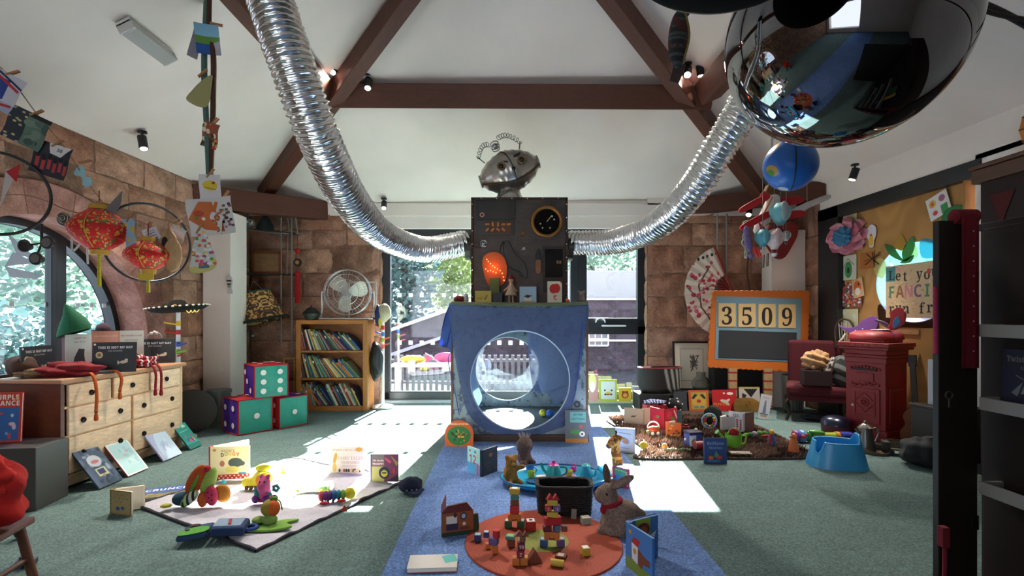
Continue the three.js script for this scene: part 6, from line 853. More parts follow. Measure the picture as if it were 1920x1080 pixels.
{ // frames, baskets, vase, bin and book row along the pier
  const f = thing('framed_picture', 'black framed drawing with a cream mount leaning on the stone pier', 'picture', [W(1300, 735, 6.36).x, 0, -6.4], 0); f.rotation.x = -.08; f.position.z = -6.37; part('frame', [bx(.48, .025, .025, 0, .79, 0), bx(.48, .025, .025, 0, .2, 0), bx(.025, .61, .025, -.228, .495, 0), bx(.025, .61, .025, .228, .495, 0)], M(0x17161a, .4), f); printed('drawing', panelGeo(.44, .58, .006, 0, .495, -.004), art(128, 160, (x, w, h) => { fill(x, '#c9c0ac'); x.strokeStyle = '#8d877a'; x.lineWidth = 2; x.strokeRect(22, 22, w - 44, h - 50); fill(x, '#d3cbb8', 24, 24, w - 48, h - 54); for (let i = 0; i < 40; i++) line(x, '#4a4640', 1.5, [[70 + rr(-14, 20), 40 + rr(0, 50)], [70 + rr(-16, 18), 44 + rr(0, 56)]]); line(x, '#3a3630', 3, [[60, 100], [76, 70], [90, 44]]); }), f); part('prop_box', bx(.42, .19, .08, 0, .095, -.01), M(0x1d1b1b, .7), f);
  const tDots = art(128, 64, (x) => { fill(x, '#1a1918'); for (let i = 0; i < 40; i++) disc(x, (i * 29) % 128, 4 + ((i * 13) % 24), 5, 2.5, '#cfd0cc', -.4); for (let i = 0; i < 12; i++) line(x, '#8a8d88', 3, [[i * 6, 30], [i * 6 + 14, 64]]); });
  const bk = (label, px, py, w, h, d, Y) => { const b = thing('fabric_basket', label, 'basket', [(px - CX) / FOC * 6.12, Y, -6.14], .1); const g = la([[.001, 0], [.9, 0], [1, .2], [1.05, 1], [1.0, 1], [.95, .2], [.001, .04]], 26).scale(w / 2, h, d / 2); mesh('body', g, P(tDots), b, true); part('rim', tb(Array.from({ length: 30 }, (_, i) => { const a = i / 30 * 2 * PI; return [Math.cos(a) * w * .52, h, Math.sin(a) * d * .52]; }), .007, 60, 5, true), M(0x7c1c22, .6), b); return b; };
  bk('larger black patterned basket with red rim below the framed drawing', 1238, 735, .52, .3, .26, .2); one('low_black_case', 'low black case under the patterned basket', 'case', bx(.56, .195, .3, 0, .0985, 0, .01), M(0x1e1c1b, .6), [1.85, 0, -6.16]);
  const rb = thing('red_tray', 'small red tray with blue striped cloth before the black case', 'tray', [1.72, 0, -5.9], .2); part('tray', bx(.25, .1, .12, 0, .05, 0, .01), M(0xa3202a, .5), rb); part('striped_cloth', lump(.13, .025, .07, .15, 5, 2).translate(0, .125, 0), M(0xffffff, .9, { map: dtex(64, (u) => (Math.sin(u * 2 * PI * 6) > 0 ? [.8, .83, .92] : [.2, .26, .5]), 5) }), rb);
  const sb = thing('spotted_ball', 'black fabric ball with white spots beside the red tray', 'ball', [1.95, 0, -5.88]); part('ball', sp(.085, 0, .085, 0, 1, 1, 1, 24), fabric(0x1c1d22), sb); for (let i = 0; i < 14; i++) { const a = i * 2.4, z = -1 + 2 * (i + .5) / 14, q = Math.sqrt(1 - z * z); part('spot', sp(.014, Math.cos(a) * q * .079, .085 + z * .079, Math.sin(a) * q * .079, 1, 1, 1, 8), M(0xdedbd6, .8), sb); }
  one('slate_panel', 'plain dark blue-grey slate leaning beside the orange bear book', 'slate', bx(.16, .23, .012, 0, .115, 0, .002, -.1), M(0x3a3f48, .7), [2.05, 0, -5.98], .1);
  const va = thing('glass_vase', 'round clear glass vase before the framed drawing', 'vase', [2.36, .2, -6.16]); part('bowl', la([[0, 0], [.07, 0], [.1, .05], [.11, .1], [.085, .16], [.05, .19], [.055, .24], [.052, .24], [.046, .19], [.08, .158], [.104, .1], [.095, .052], [.066, .006], [0, .006]], 32), M(0xd8dcd8, .03, { transmission: 1, thickness: .01, ior: 1.45 }), va); one('green_box', 'dark green flat box under the glass vase', 'box', bx(.34, .198, .2, 0, .1, 0, .006), M(0x272d22, .7), [2.36, 0, -6.16]);
  one('travel_chest', 'large black trunk standing behind the striped legs', 'trunk', bx(.62, .5, .2, 0, .25, 0, .01), M(0x181618, .6), [2.86, 0, -6.33]); one('violet_cushion', 'dark violet cushion on the black trunk', 'cushion', lump(.15, .11, .06, .05, 4, 1).translate(0, .11, 0), fabric(0x3a2c5c), [2.98, .5, -6.3]);
  const bn = thing('metal_bin', 'ribbed grey metal bin between the number board and red chair', 'bin', [3.38, 0, -5.98]); part('body', la([[0, 0], [.1, 0], [.125, .42], [.12, .42], [.096, .01], [0, .01]], 28), M(0x7d7f7c, .4, { metal: .7 }), bn); const ribs = []; for (let i = 0; i < 20; i++) { const a = i / 20 * 2 * PI; ribs.push(rod([Math.cos(a) * .102, .02, Math.sin(a) * .102], [Math.cos(a) * .126, .4, Math.sin(a) * .126], .005)); } part('rib', ribs, M(0x8a8c88, .4, { metal: .7 }), bn); part('rim', to(.123, .006, 0, .42, 0, PI / 2), M(0x8a8c88, .4, { metal: .7 }), bn);
  const row = (label, px, py, w, h, f, o = {}) => book(label, w, h, .014, typeof f === 'function' ? art(112, 112, f) : f, M(o.sp ?? 0x3a2a22, .6), { pos: G(px, py), turn: o.turn ?? 0, lean: o.lean ?? .14, rz: 0 });
  row('orange square book with a patterned bear face leaning by the slate', 1311, 770, .24, .24, (x) => { fill(x, '#c8601f'); fill(x, '#b8a24a', 14, 12, 84, 90); disc(x, 56, 58, 38, 36, '#d0a93f'); disc(x, 56, 60, 12, 10, '#b03a2a'); poly(x, '#1f2a34', [[16, 44], [34, 20], [50, 26], [26, 50]]); poly(x, '#1f2a34', [[96, 44], [78, 20], [62, 26], [86, 50]]); disc(x, 40, 92, 14, 7, '#5a86a0'); disc(x, 72, 92, 14, 7, '#5a86a0'); });
  row('bright red book with a pale rabbit and yellow lettering', 1359, 771, .29, .25, (x) => { fill(x, '#b5161c'); disc(x, 56, 60, 20, 9, '#c9bfa8', .3); disc(x, 74, 54, 10, 6, '#c9bfa8', -.5); disc(x, 66, 72, 16, 7, '#b9ae98', .5); disc(x, 84, 20, 15, 8, '#ddd6c8'); ink(x, 'PIPPIN', 36, 76, 19, '#d98a2f', 'bold', 'serif'); disc(x, 56, 18, 5, 5, '#ddd6c8'); }, { turn: .05 });
  row('black and white bird book standing behind the yellow book', 1406, 768, .25, .27, (x) => { fill(x, '#b9b1a8'); poly(x, '#17161a', [[26, 10], [100, 10], [64, 52]]); fill(x, '#a89a4a', 0, 0, 112, 7); poly(x, '#1c1b1e', [[18, 30], [40, 40], [30, 62], [16, 50]]); disc(x, 54, 60, 7, 6, '#1c1b1e'); }, { lean: .1, sp: 0x8a8250 });
  const yb = thing('shaped_book', 'ochre hill-topped book leaning before the bird book', 'book', G(1403, 772), -.05); part('cover', ex(spl([[-.14, 0], [.14, 0], [.15, .08], [.06, .15], [-.05, .16], [-.15, .13]]), .012, .003), M(0xb08430, .6, { map: tRust }), yb); yb.rotation.x = -.1; const sw = tb(Array.from({ length: 30 }, (_, i) => { const t = i / 30, a = t * 14; return [Math.cos(a) * .03 * (1 - t) + .0, .085 + Math.sin(a) * .05 * (1 - t), .017]; }), .003, 80); part('swirl', sw, M(0x8a5f1c, .6), yb);
  const wl = book('white book with a tall tower picture leaning steeply', .115, .27, .012, art(64, 128, (x, w, h) => { fill(x, '#c3c6cf'); ink(x, 'TALL', 32, 16, 14, '#b4747c'); poly(x, '#6f7684', [[28, 30], [36, 30], [42, 96], [22, 96]]); fill(x, '#3f5f8c', 8, 98, 48, 6); fill(x, '#b5935a', 14, 106, 36, 10); }), M(0x9a9ca4, .6), { pos: G(1430, 786), turn: -.1, lean: .12, rz: -.2 });
  // sill of the glazing
  const sill = (label, px, w, h, f, sp_ = 0x8a8a4a) => book(label, w, h, .02, art(80, 96, f), M(sp_, .6), { pos: V((px - CX) / FOC * 6.44, .037, -6.44), lean: .06 });
  sill('white and pink bird book on the glazing sill nearest the play cube', 1113, .12, .34, (x) => { fill(x, '#b98a86'); disc(x, 30, 30, 34, 32, '#d9cf8a'); disc(x, 30, 44, 22, 20, '#e9e6dc'); }); sill('lime green book with an owl face on the glazing sill', 1140, .23, .275, (x) => { fill(x, '#a9b83c'); x.fillStyle = '#c9d2cc'; x.fillRect(9, 9, 62, 78); disc(x, 26, 48, 4, 4, '#1f2a3c'); disc(x, 56, 48, 4, 4, '#1f2a3c'); disc(x, 40, 62, 12, 8, '#c9b93a'); disc(x, 40, 66, 8, 4, '#b5392c'); disc(x, 28, 66, 5, 4, '#2a2a2a'); disc(x, 54, 66, 5, 4, '#2a2a2a'); }); sill('small yellow book with a red lion on the glazing sill', 1172, .155, .17, (x) => { fill(x, '#d0b22a'); disc(x, 40, 50, 24, 26, '#a8402a'); disc(x, 40, 54, 14, 14, '#d9a03a'); disc(x, 26, 30, 6, 6, '#3a2018'); disc(x, 54, 30, 6, 6, '#3a2018'); }); sill('narrow pale pink book at the far end of the glazing sill', 1192, .08, .19, (x) => { fill(x, '#b9c4e0'); disc(x, 40, 40, 18, 22, '#d05a7c'); });
  const tr = thing('white_tray', 'white plastic tray lying on the transom of the glazing', 'tray', [1.25, .982, -6.48]); part('tray', [bx(.3, .02, .1, .08, .012, 0, .006), to(.06, .008, -.09, .05, 0, 0, 0, 0, PI)], M(0xd0d4d8, .5), tr); tr.position.set(1.3, .982, -6.53);
  one('surface_conduit', 'thin grey conduit pipe running up the pier by the fan', 'pipe', rod([2.68, 1.4, -6.45], [2.68, 2.42, -6.45], .012), M(0x8d918c, .5)); one('surface_conduit', 'second grey conduit pipe with an open end beside the fan', 'pipe', rod([2.8, .9, -6.45], [2.8, 2.42, -6.45], .014), M(0x7d827e, .5)); one('hanging_rope', 'brown rope hanging from the corner beam down the pier', 'rope', tb([[3.0, 2.55, -6.25], [2.98, 2.3, -6.3], [3.02, 2.0, -6.3], [3.0, 1.7, -6.32], [3.04, 1.4, -6.33]], .012, 40), fabric(0x5c4228));
}
{ // low red chair with its load
  const c = thing('low_chair', 'low dark red velvet chair with curved wooden legs', 'chair', [3.36, 0, -5.5], -.5), v = M(0x5a1420, .95, { map: tFab, sheen: .5 }), wd = wood(0x2a1810, .4);
  part('seat', bx(.58, .12, .46, 0, .33, 0, .045), v, c); part('seat_rail', bx(.56, .06, .44, 0, .25, 0, .015), v, c); part('backrest', bx(.54, .5, .09, 0, .6, -.22, .04), v, c);
  for (const [x, z] of [[-.25, .19], [.25, .19], [-.25, -.19], [.25, -.19]]) { const s = Math.sign(x), q = Math.sign(z); part('leg', tb([[x, .25, z], [x + s * .035, .19, z + q * .03], [x + s * .01, .09, z + q * .01], [x + s * .035, .012, z + q * .03]], .018), wd, c); }
  const b = thing('crumpled_bag', 'crumpled tan paper bag on top of a dark box on the chair', 'bag', [3.27, .56, -5.36]); part('bag', lump(.14, .1, .1, .14, 6, 4, 40).translate(0, .095, 0), M(0xa8825a, .9), b); one('hat_box', 'dark maroon box on the seat of the low chair', 'box', bx(.26, .165, .2, 0, .084, 0, .01), M(0x240a0e, .8), [3.27, .392, -5.36], -.3);
  const z = thing('zebra_cloth', 'black and white striped and leopard cloth draped over the chair arm', 'cloth', [3.5, .39, -5.28], -.5); mesh('striped_skirt', lump(.17, .17, .1, .05, 4, 2, 36).translate(.03, .16, 0), M(0xffffff, .9, { map: dtex(64, (u, v) => (Math.sin((v * 3 + .25 * Math.sin(u * 6.28)) * 6.28) > -.2 ? [.16, .17, .17] : [.42, .44, .43]), 3) }), z); mesh('leopard_trim', el(.045, .17, .06, -.14, .15, .05, 0, 0, -.35), M(0xffffff, .9, { map: dtex(128, (u, v) => (fbm(u, v, 20, 2) > .52 ? [.12, .11, .1] : [.75, .72, .68]), 2) }), z); part('green_frill', el(.06, .02, .04, .06, .33, .03), fabric(0x6b7a52), z);
}
{ // round the foot of the post box
  const ke = thing('metal_kettle', 'tall dull metal coffee pot with curved handle before the post box', 'pot', G(1622, 846), .2); part('body', la([[0, 0], [.075, 0], [.078, .01], [.06, .13], [.05, .19], [.054, .2], [.05, .2], [0, .15]], 28), M(0x7d7872, .3, { metal: .85 }), ke); part('lid', [la([[.054, .2], [.03, .225], [.01, .235], [0, .236]]), sp(.012, 0, .245, 0)], M(0x8d8882, .25, { metal: .85 }), ke); part('handle', tb([[.055, .17, 0], [.11, .19, 0], [.14, .15, 0], [.11, .09, 0], [.085, .06, 0]], .008), M(0x9a958e, .25, { metal: .85 }), ke); part('spout', tb([[-.05, .14, 0], [-.08, .18, 0], [-.1, .2, 0]], .013), M(0x7d7872, .3, { metal: .85 }), ke);
  const ta = thing('tambourine', 'wooden hoop drum lying tilted on the carpet beside the coffee pot', 'drum', G(1642, 850), .3); ta.rotation.x = .25; part('hoop', la([[.085, 0], [.09, 0], [.09, .045], [.085, .045], [.085, 0]], 36), wood(0x6b5238), ta); part('skin', cy(.086, .086, .003, 0, .008, 0, 0, 0, 0, 30), M(0x3a3128, .8), ta);
  const dr = thing('toy_drum', 'dark blue domed drum with a maroon base before the chair', 'drum', G(1568, 816), 0); part('dome', la([[.13, .1], [.125, .14], [.09, .17], [.04, .185], [0, .188]], 30), M(0x1b2036, .25), dr); part('base', la([[0, 0], [.12, 0], [.125, .1], [.13, .1], [0, .1]], 30), M(0x5a1a24, .6), dr); one('floppy_hat', 'dark grey flat cap lying under the low chair', 'cap', lump(.17, .035, .09, .12, 4, 3).translate(0, .038, 0), M(0x2e3340, .7), [3.34, 0, -5.46], .1);
  const tc = thing('toy_wagon', 'wooden toy truck with slatted sides by the post box', 'toy truck', G(1694, 853), -.4); part('bed', [bx(.2, .012, .1, 0, .045, 0), bx(.2, .02, .006, 0, .07, .05), bx(.2, .02, .006, 0, .1, .05), bx(.006, .075, .1, .097, .08, 0), bx(.008, .07, .012, 0, .08, .053), bx(.2, .02, .006, 0, .07, -.05), bx(.2, .02, .006, 0, .1, -.05)], wood(0x5f5340), tc); part('cab', bx(.05, .07, .09, -.12, .07, 0, .01), wood(0x3f3a30), tc); for (const [x, zz] of [[-.1, .055], [.07, .055], [-.1, -.055], [.07, -.055]]) part('wheel', [cy(.026, .026, .014, x, .026, zz, PI / 2), cy(.01, .01, .018, x, .026, zz, PI / 2)], M(0x2a2a28, .6), tc);
  const gt = thing('toy_guitar', 'small orange wooden guitar standing against the boarding', 'guitar', [3.6, 0, -4.42], -.9); gt.rotation.z = .05; part('body', ex(spl([[0, 0], [.1, .03], [.11, .12], [.07, .18], [.085, .25], [.05, .31], [0, .32], [-.05, .31], [-.085, .25], [-.07, .18], [-.11, .12], [-.1, .03]]), .06, .006), wood(0x8a4a1c), gt); part('neck', bx(.04, .42, .025, 0, .5, .05), wood(0x2c1a12), gt); part('sound_hole', cy(.035, .035, .004, 0, .2, .068, PI / 2), M(0x120c08, .8), gt); part('headstock', bx(.06, .1, .02, 0, .74, .045), wood(0x2c1a12), gt);
  const bg = thing('grey_bag', 'soft grey drawstring bag slumped by the wardrobe door', 'bag', G(1730, 872), .2); part('bag', lump(.16, .11, .13, .1, 4, 6, 40).translate(0, .1, 0), fabric(0x3c3e40), bg); part('cord', tb([[.0, .2, .02], [.08, .23, .06], [.12, .18, .09]], .006), fabric(0x8d8a84), bg);
  one('dark_crate', 'low dark wooden crate below the plywood boarding', 'crate', [bx(.35, .4, .3, 0, .2, 0, .006), bx(.37, .02, .32, 0, .41, 0)], wood(0x2b1e14), [3.5, 0, -4.02], .1); one('white_book_stack', 'white and red folder edge standing in the dark crate', 'folder', [bx(.03, .36, .2, 0, .18, 0)], M(0xb9b9bd, .6), [3.42, .421, -3.98], .2);
}
{ // potty
  const p = thing('potty', 'sky blue plastic potty with raised back on the green carpet', 'potty', G(1575, 876).add(V(0, 0, -.04)), -.28), n = 64, pos = [], idx = [], R = (a, y) => [.205 - .05 * y / .2, .15 - .03 * y / .2];
  const top = (a) => { const c = Math.cos(a); let y = .185; const back = Math.max(0, 1 - Math.abs(a - .0) / .75); y += .06 * Math.min(1, back * 1.6); const d = Math.abs(Math.atan2(Math.sin(a - 2.55), Math.cos(a - 2.55))); if (d < .3) y -= .085 * Math.sqrt(1 - (d / .3) ** 2); return y; };
  const lv = 10; for (let s = 0; s < 2; s++) for (let j = 0; j <= lv; j++) for (let i = 0; i <= n; i++) { const a = -PI + i / n * 2 * PI, yt = top(a), y = s ? .03 + (yt - .03) * j / lv : yt * j / lv, k = s ? .012 : 0, [rx, rz] = R(a, y), e = .8, X = Math.sign(Math.cos(a)) * Math.abs(Math.cos(a)) ** e, Z = Math.sign(Math.sin(a)) * Math.abs(Math.sin(a)) ** e; pos.push(X * (rx - k), y, Z * (rz - k)); }
  const st = n + 1, off = (lv + 1) * st; for (let s = 0; s < 2; s++) for (let j = 0; j < lv; j++) for (let i = 0; i < n; i++) { const a = s * off + j * st + i; idx.push(a, a + 1, a + st, a + 1, a + st + 1, a + st); }
  const g = new THREE.BufferGeometry(); g.setAttribute('position', new THREE.BufferAttribute(new Float32Array(pos), 3)); g.setIndex(idx); g.computeVertexNormals(); const mB = plastic(0x3d9ed6, .32); part('shell', g, mB, p);
  part('rim', tb(Array.from({ length: 96 }, (_, i) => { const a = -PI + i / 96 * 2 * PI, y = top(a), [rx, rz] = R(a, y), e = .8; return [Math.sign(Math.cos(a)) * Math.abs(Math.cos(a)) ** e * (rx - .005), y, Math.sign(Math.sin(a)) * Math.abs(Math.sin(a)) ** e * (rz - .005)]; }), .008, 200, 6, true), mB, p); part('bowl_floor', cy(.13, .13, .01, 0, .03, 0, 0, 0, 0, 30), mB, p);
}
{ // brown fur rug and toys
  const out = [[1140, 784], [1230, 776], [1330, 774], [1420, 800], [1522, 852], [1512, 861], [1350, 862], [1195, 861], [1205, 842], [1160, 806]].map(([a, b]) => G(a, b)), sh = spl(out.map((p) => [p.x, -p.z]), 120);
  const g = ex(sh, .012, .004).rotateX(-PI / 2), r = thing('fur_rug', 'shaggy dark brown fur rug covered with toys and books', 'rug'); part('pelt', g, M(0x5c453b, 1, { map: tFur, bump: tFur, bs: .01 }), r);
  const poly2 = out.map((p) => [p.x, p.z]), inside = (x, z) => { let c = false; for (let i = 0, j = poly2.length - 1; i < poly2.length; j = i++) { const [a, b] = poly2[i], [d, e] = poly2[j]; if ((b > z) !== (e > z) && x < (d - a) * (z - b) / (e - b) + a) c = !c; } return c; };
  const tuftG = new THREE.ConeGeometry(.008, .05, 4, 1).translate(0, .02, 0), tufts = new THREE.InstancedMesh(tuftG, M(0xffffff, 1), 9000), mx = new THREE.Matrix4(), q = new THREE.Quaternion(), cl = [0x6d5347, 0x4a352b, 0x8a7062, 0x9c8676].map((c) => new THREE.Color(c)); let k = 0; while (k < 9000) { const x = rr(.98, 2.5), z = -rr(4.0, 5.65); if (!inside(x, z)) continue; q.setFromEuler(new THREE.Euler(rr(.5, 1.1), rr(0, 6.3), 0)); mx.compose(V(x, .014, z), q, V(1, rr(.6, 1.2), 1)); tufts.setMatrixAt(k, mx); tufts.setColorAt(k, cl[Math.floor(vn(x * 6, z * 6, 999) * 3.99)]); k++; } tufts.name = 'fur_tufts'; tufts.userData.kind = 'stuff'; tufts.castShadow = tufts.receiveShadow = true; r.add(tufts);
  const Y = .03, at = (px, py) => G(px, py, Y), cov = (f) => art(80, 96, f);
  openBook('cream board book with a tiny beetle standing open at the rug edge', .19, .16, .03, M(0xb9aa94, .7), cov((x) => { fill(x, '#b5a690'); disc(x, 40, 50, 9, 5, '#6a5a2a'); line(x, '#4a3a1a', 3, [[30, 56], [52, 44]]); }), M(0xa59678, .7), 1.9, { pos: at(1206, 796), turn: PI / 2 + .15, inside: pageMat });
  openBook('bright red board book with a strawberry standing open on the rug', .17, .2, .03, cov((x) => { fill(x, '#c8233a'); disc(x, 30, 30, 16, 20, '#d8485a'); disc(x, 52, 50, 12, 12, '#6a8a3a'); line(x, '#e9dcd4', 8, [[60, 10], [80, 50]]); }), cov((x) => { fill(x, '#b81f38'); disc(x, 36, 60, 18, 24, '#d23a52'); disc(x, 50, 40, 10, 8, '#7a9a4a'); }), M(0xa81a30, .6), 1.5, { pos: at(1244, 806), turn: PI / 2 - .3, inside: M(0xc94a60, .7) });
  openBook('orange tiger board book standing open before the red one', .12, .13, .03, cov((x) => { fill(x, '#b8561f'); for (let i = 0; i < 12; i++) disc(x, rr(8, 70), rr(10, 90), 9, 6, pick(['#7a2a18', '#d98a2c', '#3a3a2a', '#3f7a8c'])); }), M(0xc9702a, .6), M(0xb05a20, .6), .8, { pos: at(1251, 818), turn: .2 });
  book('small teal book standing behind the red board book', .13, .15, .02, M(0x4f8a8c, .6), M(0x3f7072, .6), { pos: at(1266, 797), turn: -.2 });
  book('pale grey board book with a rainbow creature standing beside the rug', .16, .2, .035, art(96, 112, (x) => { fill(x, '#a9aebb'); x.fillStyle = '#b9bdc8'; x.fillRect(8, 8, 80, 96); disc(x, 48, 56, 22, 14, '#6d8fae', .4); disc(x, 50, 60, 14, 9, '#b5744a', .4); line(x, '#6f7684', 3, [[18, 20], [76, 26]]); line(x, '#8d93a0', 3, [[24, 88], [70, 92]]); }), M(0xc9c6c2, .6), { pos: G(1172, 848), turn: -.25, lean: .02 });
  book('navy blue bedtime book with small figures standing at the rug front', .17, .195, .02, art(96, 112, (x) => { fill(x, '#23386c'); ink(x, 'Bedtime', 48, 22, 18, '#7f90b8', 'bold', 'serif'); ink(x, 'Stories', 48, 42, 17, '#7f90b8', 'bold', 'serif'); poly(x, '#3f8a54', [[50, 54], [66, 84], [40, 82]]); disc(x, 28, 86, 11, 9, '#c9602f'); disc(x, 64, 84, 12, 8, '#b5302c'); disc(x, 40, 100, 30, 7, '#3a6a8c'); }), M(0x1d2c56, .6), { pos: G(1341, 869), turn: -.03, lean: .03 });
  openBook('white board book with grey pages standing at the rug back', .12, .13, .03, M(0xb9bac0, .7), M(0x6d6a70, .7), M(0xd0d0d2, .6), .9, { pos: at(1353, 806), turn: .35 });
  openBook('white number book with coloured dots standing open on the rug', .15, .18, .03, M(0x5a3a34, .7), cov((x) => { fill(x, '#c9cad2'); ink(x, '123', 40, 18, 22, '#4a5a7c'); for (let i = 0; i < 22; i++) disc(x, 10 + (i % 4) * 20, 40 + Math.floor(i / 4) * 11, 6, 5, pick(['#2f5fae', '#b5302c', '#c9a93a', '#8a3a6a', '#4a5a7c'])); }), M(0xb0b0b8, .6), 1.5, { pos: at(1394, 810), turn: PI / 2 - .25, inside: M(0x8a7068, .8) });
  { const t = thing('toy_ladybird', 'orange and green rolling toy with white wheels on the rug', 'toy', at(1225, 814)); part('shell', [el(.055, .035, .045, 0, .042, 0)], plastic(0xb84a24), t); part('frame', to(.055, .006, 0, .06, 0, 0, 0, 0, PI), plastic(0xd8d2cc), t); part('wheel', [sp(.016, -.02, .018, .05), sp(.016, .03, .018, .05), sp(.016, -.02, .018, -.05), sp(.016, .03, .018, -.05)], plastic(0xe0dad2), t); part('leaf', [el(.03, .012, .02, -.045, .03, .02), el(.02, .01, .02, .03, .07, .02)], plastic(0x5a8a3a), t); }
  { const t = thing('bead_ring', 'ring rattle strung with coloured beads on the rug', 'rattle', at(1330, 804), 0); part('hoop', to(.07, .008, 0, .078, 0, 0, 0, 0, PI * 2, 40), plastic(0x8fc4dc, .2), t); for (let i = 0; i < 12; i++) { const a = i / 12 * 2 * PI; part('bead', sp(.014, Math.cos(a) * .046, .078 + Math.sin(a) * .052, .008), plastic([0xc8352a, 0xd9b52a, 0x3a6ab8, 0xd9742a, 0x4a9a5a, 0xc03a6a][i % 6]), t); } one('dark_pouch', 'dark green felt pouch behind the bead ring', 'pouch', lump(.09, .1, .05, .05, 4, 1).translate(0, .095, 0), fabric(0x14241f), at(1336, 797)); }
  { const t = thing('watering_can', 'lime green toy watering can with a red heart inside', 'toy', at(1375, 838), .1); part('body', la([[0, 0], [.06, 0], [.062, .01], [.068, .11], [.064, .11], [.058, .012], [0, .012]], 26), plastic(0x63a52a), t); part('spout', tb([[-.06, .03, 0], [-.1, .09, 0], [-.13, .12, 0]], .011), plastic(0x63a52a), t); part('rose', cy(.022, .012, .02, -.138, .126, 0, 0, 0, .9), plastic(0x6fb035), t); part('handle', [tb([[.062, .09, 0], [.11, .09, 0], [.1, .03, 0], [.062, .025, 0]], .007), tb([[-.05, .11, 0], [-.02, .15, 0], [.03, .15, 0], [.06, .11, 0]], .006)], plastic(0x7cba40), t); part('felt_heart', lump(.04, .04, .03, .1, 5, 2).translate(0, .12, .01), fabric(0xa3152a), t); }
  { const t = thing('activity_box', 'blue and white sided activity toy box on the rug', 'toy', at(1299, 836), .2); part('box', bx(.12, .11, .1, 0, .056, 0, .012), M(0x2f3f8c, .6), t); part('white_side', bx(.06, .09, .004, -.03, .055, .051, .002), M(0xb9c9d0, .6), t); part('lid', bx(.126, .02, .106, 0, .118, 0, .006), M(0x1f2448, .6), t); part('motif', [sp(.012, .03, .05, .05), bx(.04, .01, .004, -.03, .06, .054, .001, 0, 0, .6), bx(.03, .01, .004, -.03, .04, .054, .001, 0, 0, .6)], M(0x8a6a4a, .6), t); part('knob', [sp(.012, -.068, .06, 0), sp(.014, .03, .136, 0)], M(0xc9c0b4, .5), t); }
  one('toy_roller', 'blue and red wooden roller lying before the activity box', 'toy', place(cy(.034, .034, .13, 0, 0, 0), 0, .034, 0, 0, 0, PI / 2), M(0x7a1f2c, .5), at(1316, 842), .2); one('yellow_ball', 'yellow fuzzy ball on the sunlit corner of the rug', 'ball', sp(.032, 0, .032, 0), fabric(0xcdb92a), at(1207, 842)); one('orange_ball', 'orange wooden ball beside the yellow one on the rug', 'ball', sp(.024, 0, .024, 0), paint(0xc98a3a), at(1246, 842)); one('rattle_beads', 'string of small mixed beads lying at the rug front', 'beads', Array.from({ length: 12 }, (_, i) => sp(.01, -.1 + i * .018, .011, .012 * Math.sin(i * 1.3))), paint(0x6a7a5a), at(1270, 845)); one('red_wooden_car', 'small dark red wooden car behind the activity box', 'toy', [bx(.07, .025, .04, 0, .024, 0, .008), bx(.035, .02, .035, 0, .044, 0, .006)], paint(0x7a1a22), at(1286, 806)); one('flat_puzzle', 'small flat puzzle board with pieces at the rug front', 'toy', bx(.16, .012, .07, 0, .007, 0, .002), M(0x8a7a6a, .7), at(1388, 851), -.1);
  { const t = thing('toy_snake', 'green jointed caterpillar toy stretched across the rug', 'toy', at(1425, 818), .15); [[-.14, 0x6f9a3a, .018], [-.1, 0x3a7a3a, .02], [-.055, 0xa89ab0, .024], [-.005, 0x5f9a34, .026], [.045, 0x4a8a3a, .024], [.085, 0x3a6a4a, .02]].forEach(([x, c, r]) => part('segment', el(.028, r, r, x, r, 0), fabric(c), t)); part('red_foot', el(.05, .012, .02, .03, .012, .04), fabric(0x9c1f28), t); }
  { const t = thing('skittle_bird', 'blue and red wooden bird skittle with a yellow head on the rug', 'skittle', at(1447, 834)); part('body', la([[0, 0], [.034, 0], [.036, .01], [.03, .06], [.018, .09], [0, .095]], 24), paint(0x35598c), t); part('red_front', el(.016, .05, .012, -.022, .048, .02), paint(0xa82a2c), t); part('head', sp(.022, -.002, .108, .002), paint(0xc9a52e), t); const u = thing('skittle_hen', 'orange wooden hen skittle with a red comb on the rug', 'skittle', at(1488, 848)); part('body', la([[0, 0], [.038, 0], [.04, .012], [.034, .06], [.024, .1], [.02, .12], [0, .125]], 24), paint(0xc9601c), u); part('head', sp(.024, 0, .13, .004), paint(0xd06a20), u); part('comb', el(.008, .012, .03, .008, .156, -.008, .5), paint(0xc23a3a), u); part('beak', el(.016, .008, .01, -.026, .126, .01), paint(0xa82a2c), u); }
  { const t = thing('rainmaker_tube', 'bright toy tube with purple, green and blue ends behind the potty', 'toy', G(1545, 830), -.08); [[-.24, .05, 0x6a3a9c], [-.19, .055, 0x5f8fc4], [-.13, .05, 0x2f7a3a]].forEach(([x, r, c]) => part('ball_end', sp(r, x, .056, 0, .8, 1, 1), plastic(c), t)); part('tube', place(cy(.036, .036, .2, 0, 0, 0), 0, .056, 0, 0, 0, PI / 2), plastic(0x9cae3a), t); part('collar', place(cy(.045, .045, .03, 0, 0, 0), .11, .056, 0, 0, 0, PI / 2), plastic(0xc9862f), t); part('blue_end', [place(cy(.046, .046, .08, 0, 0, 0), .17, .056, 0, 0, 0, PI / 2), sp(.042, .22, .056, 0)], plastic(0x26358c), t); part('wing', el(.07, .018, .03, -.07, .098, .02, 0, 0, -.1), plastic(0x4f9a34), t); part('face', [sp(.02, -.2, .06, .045), sp(.014, -.17, .075, .04)], plastic(0xb5302c), t); }
}

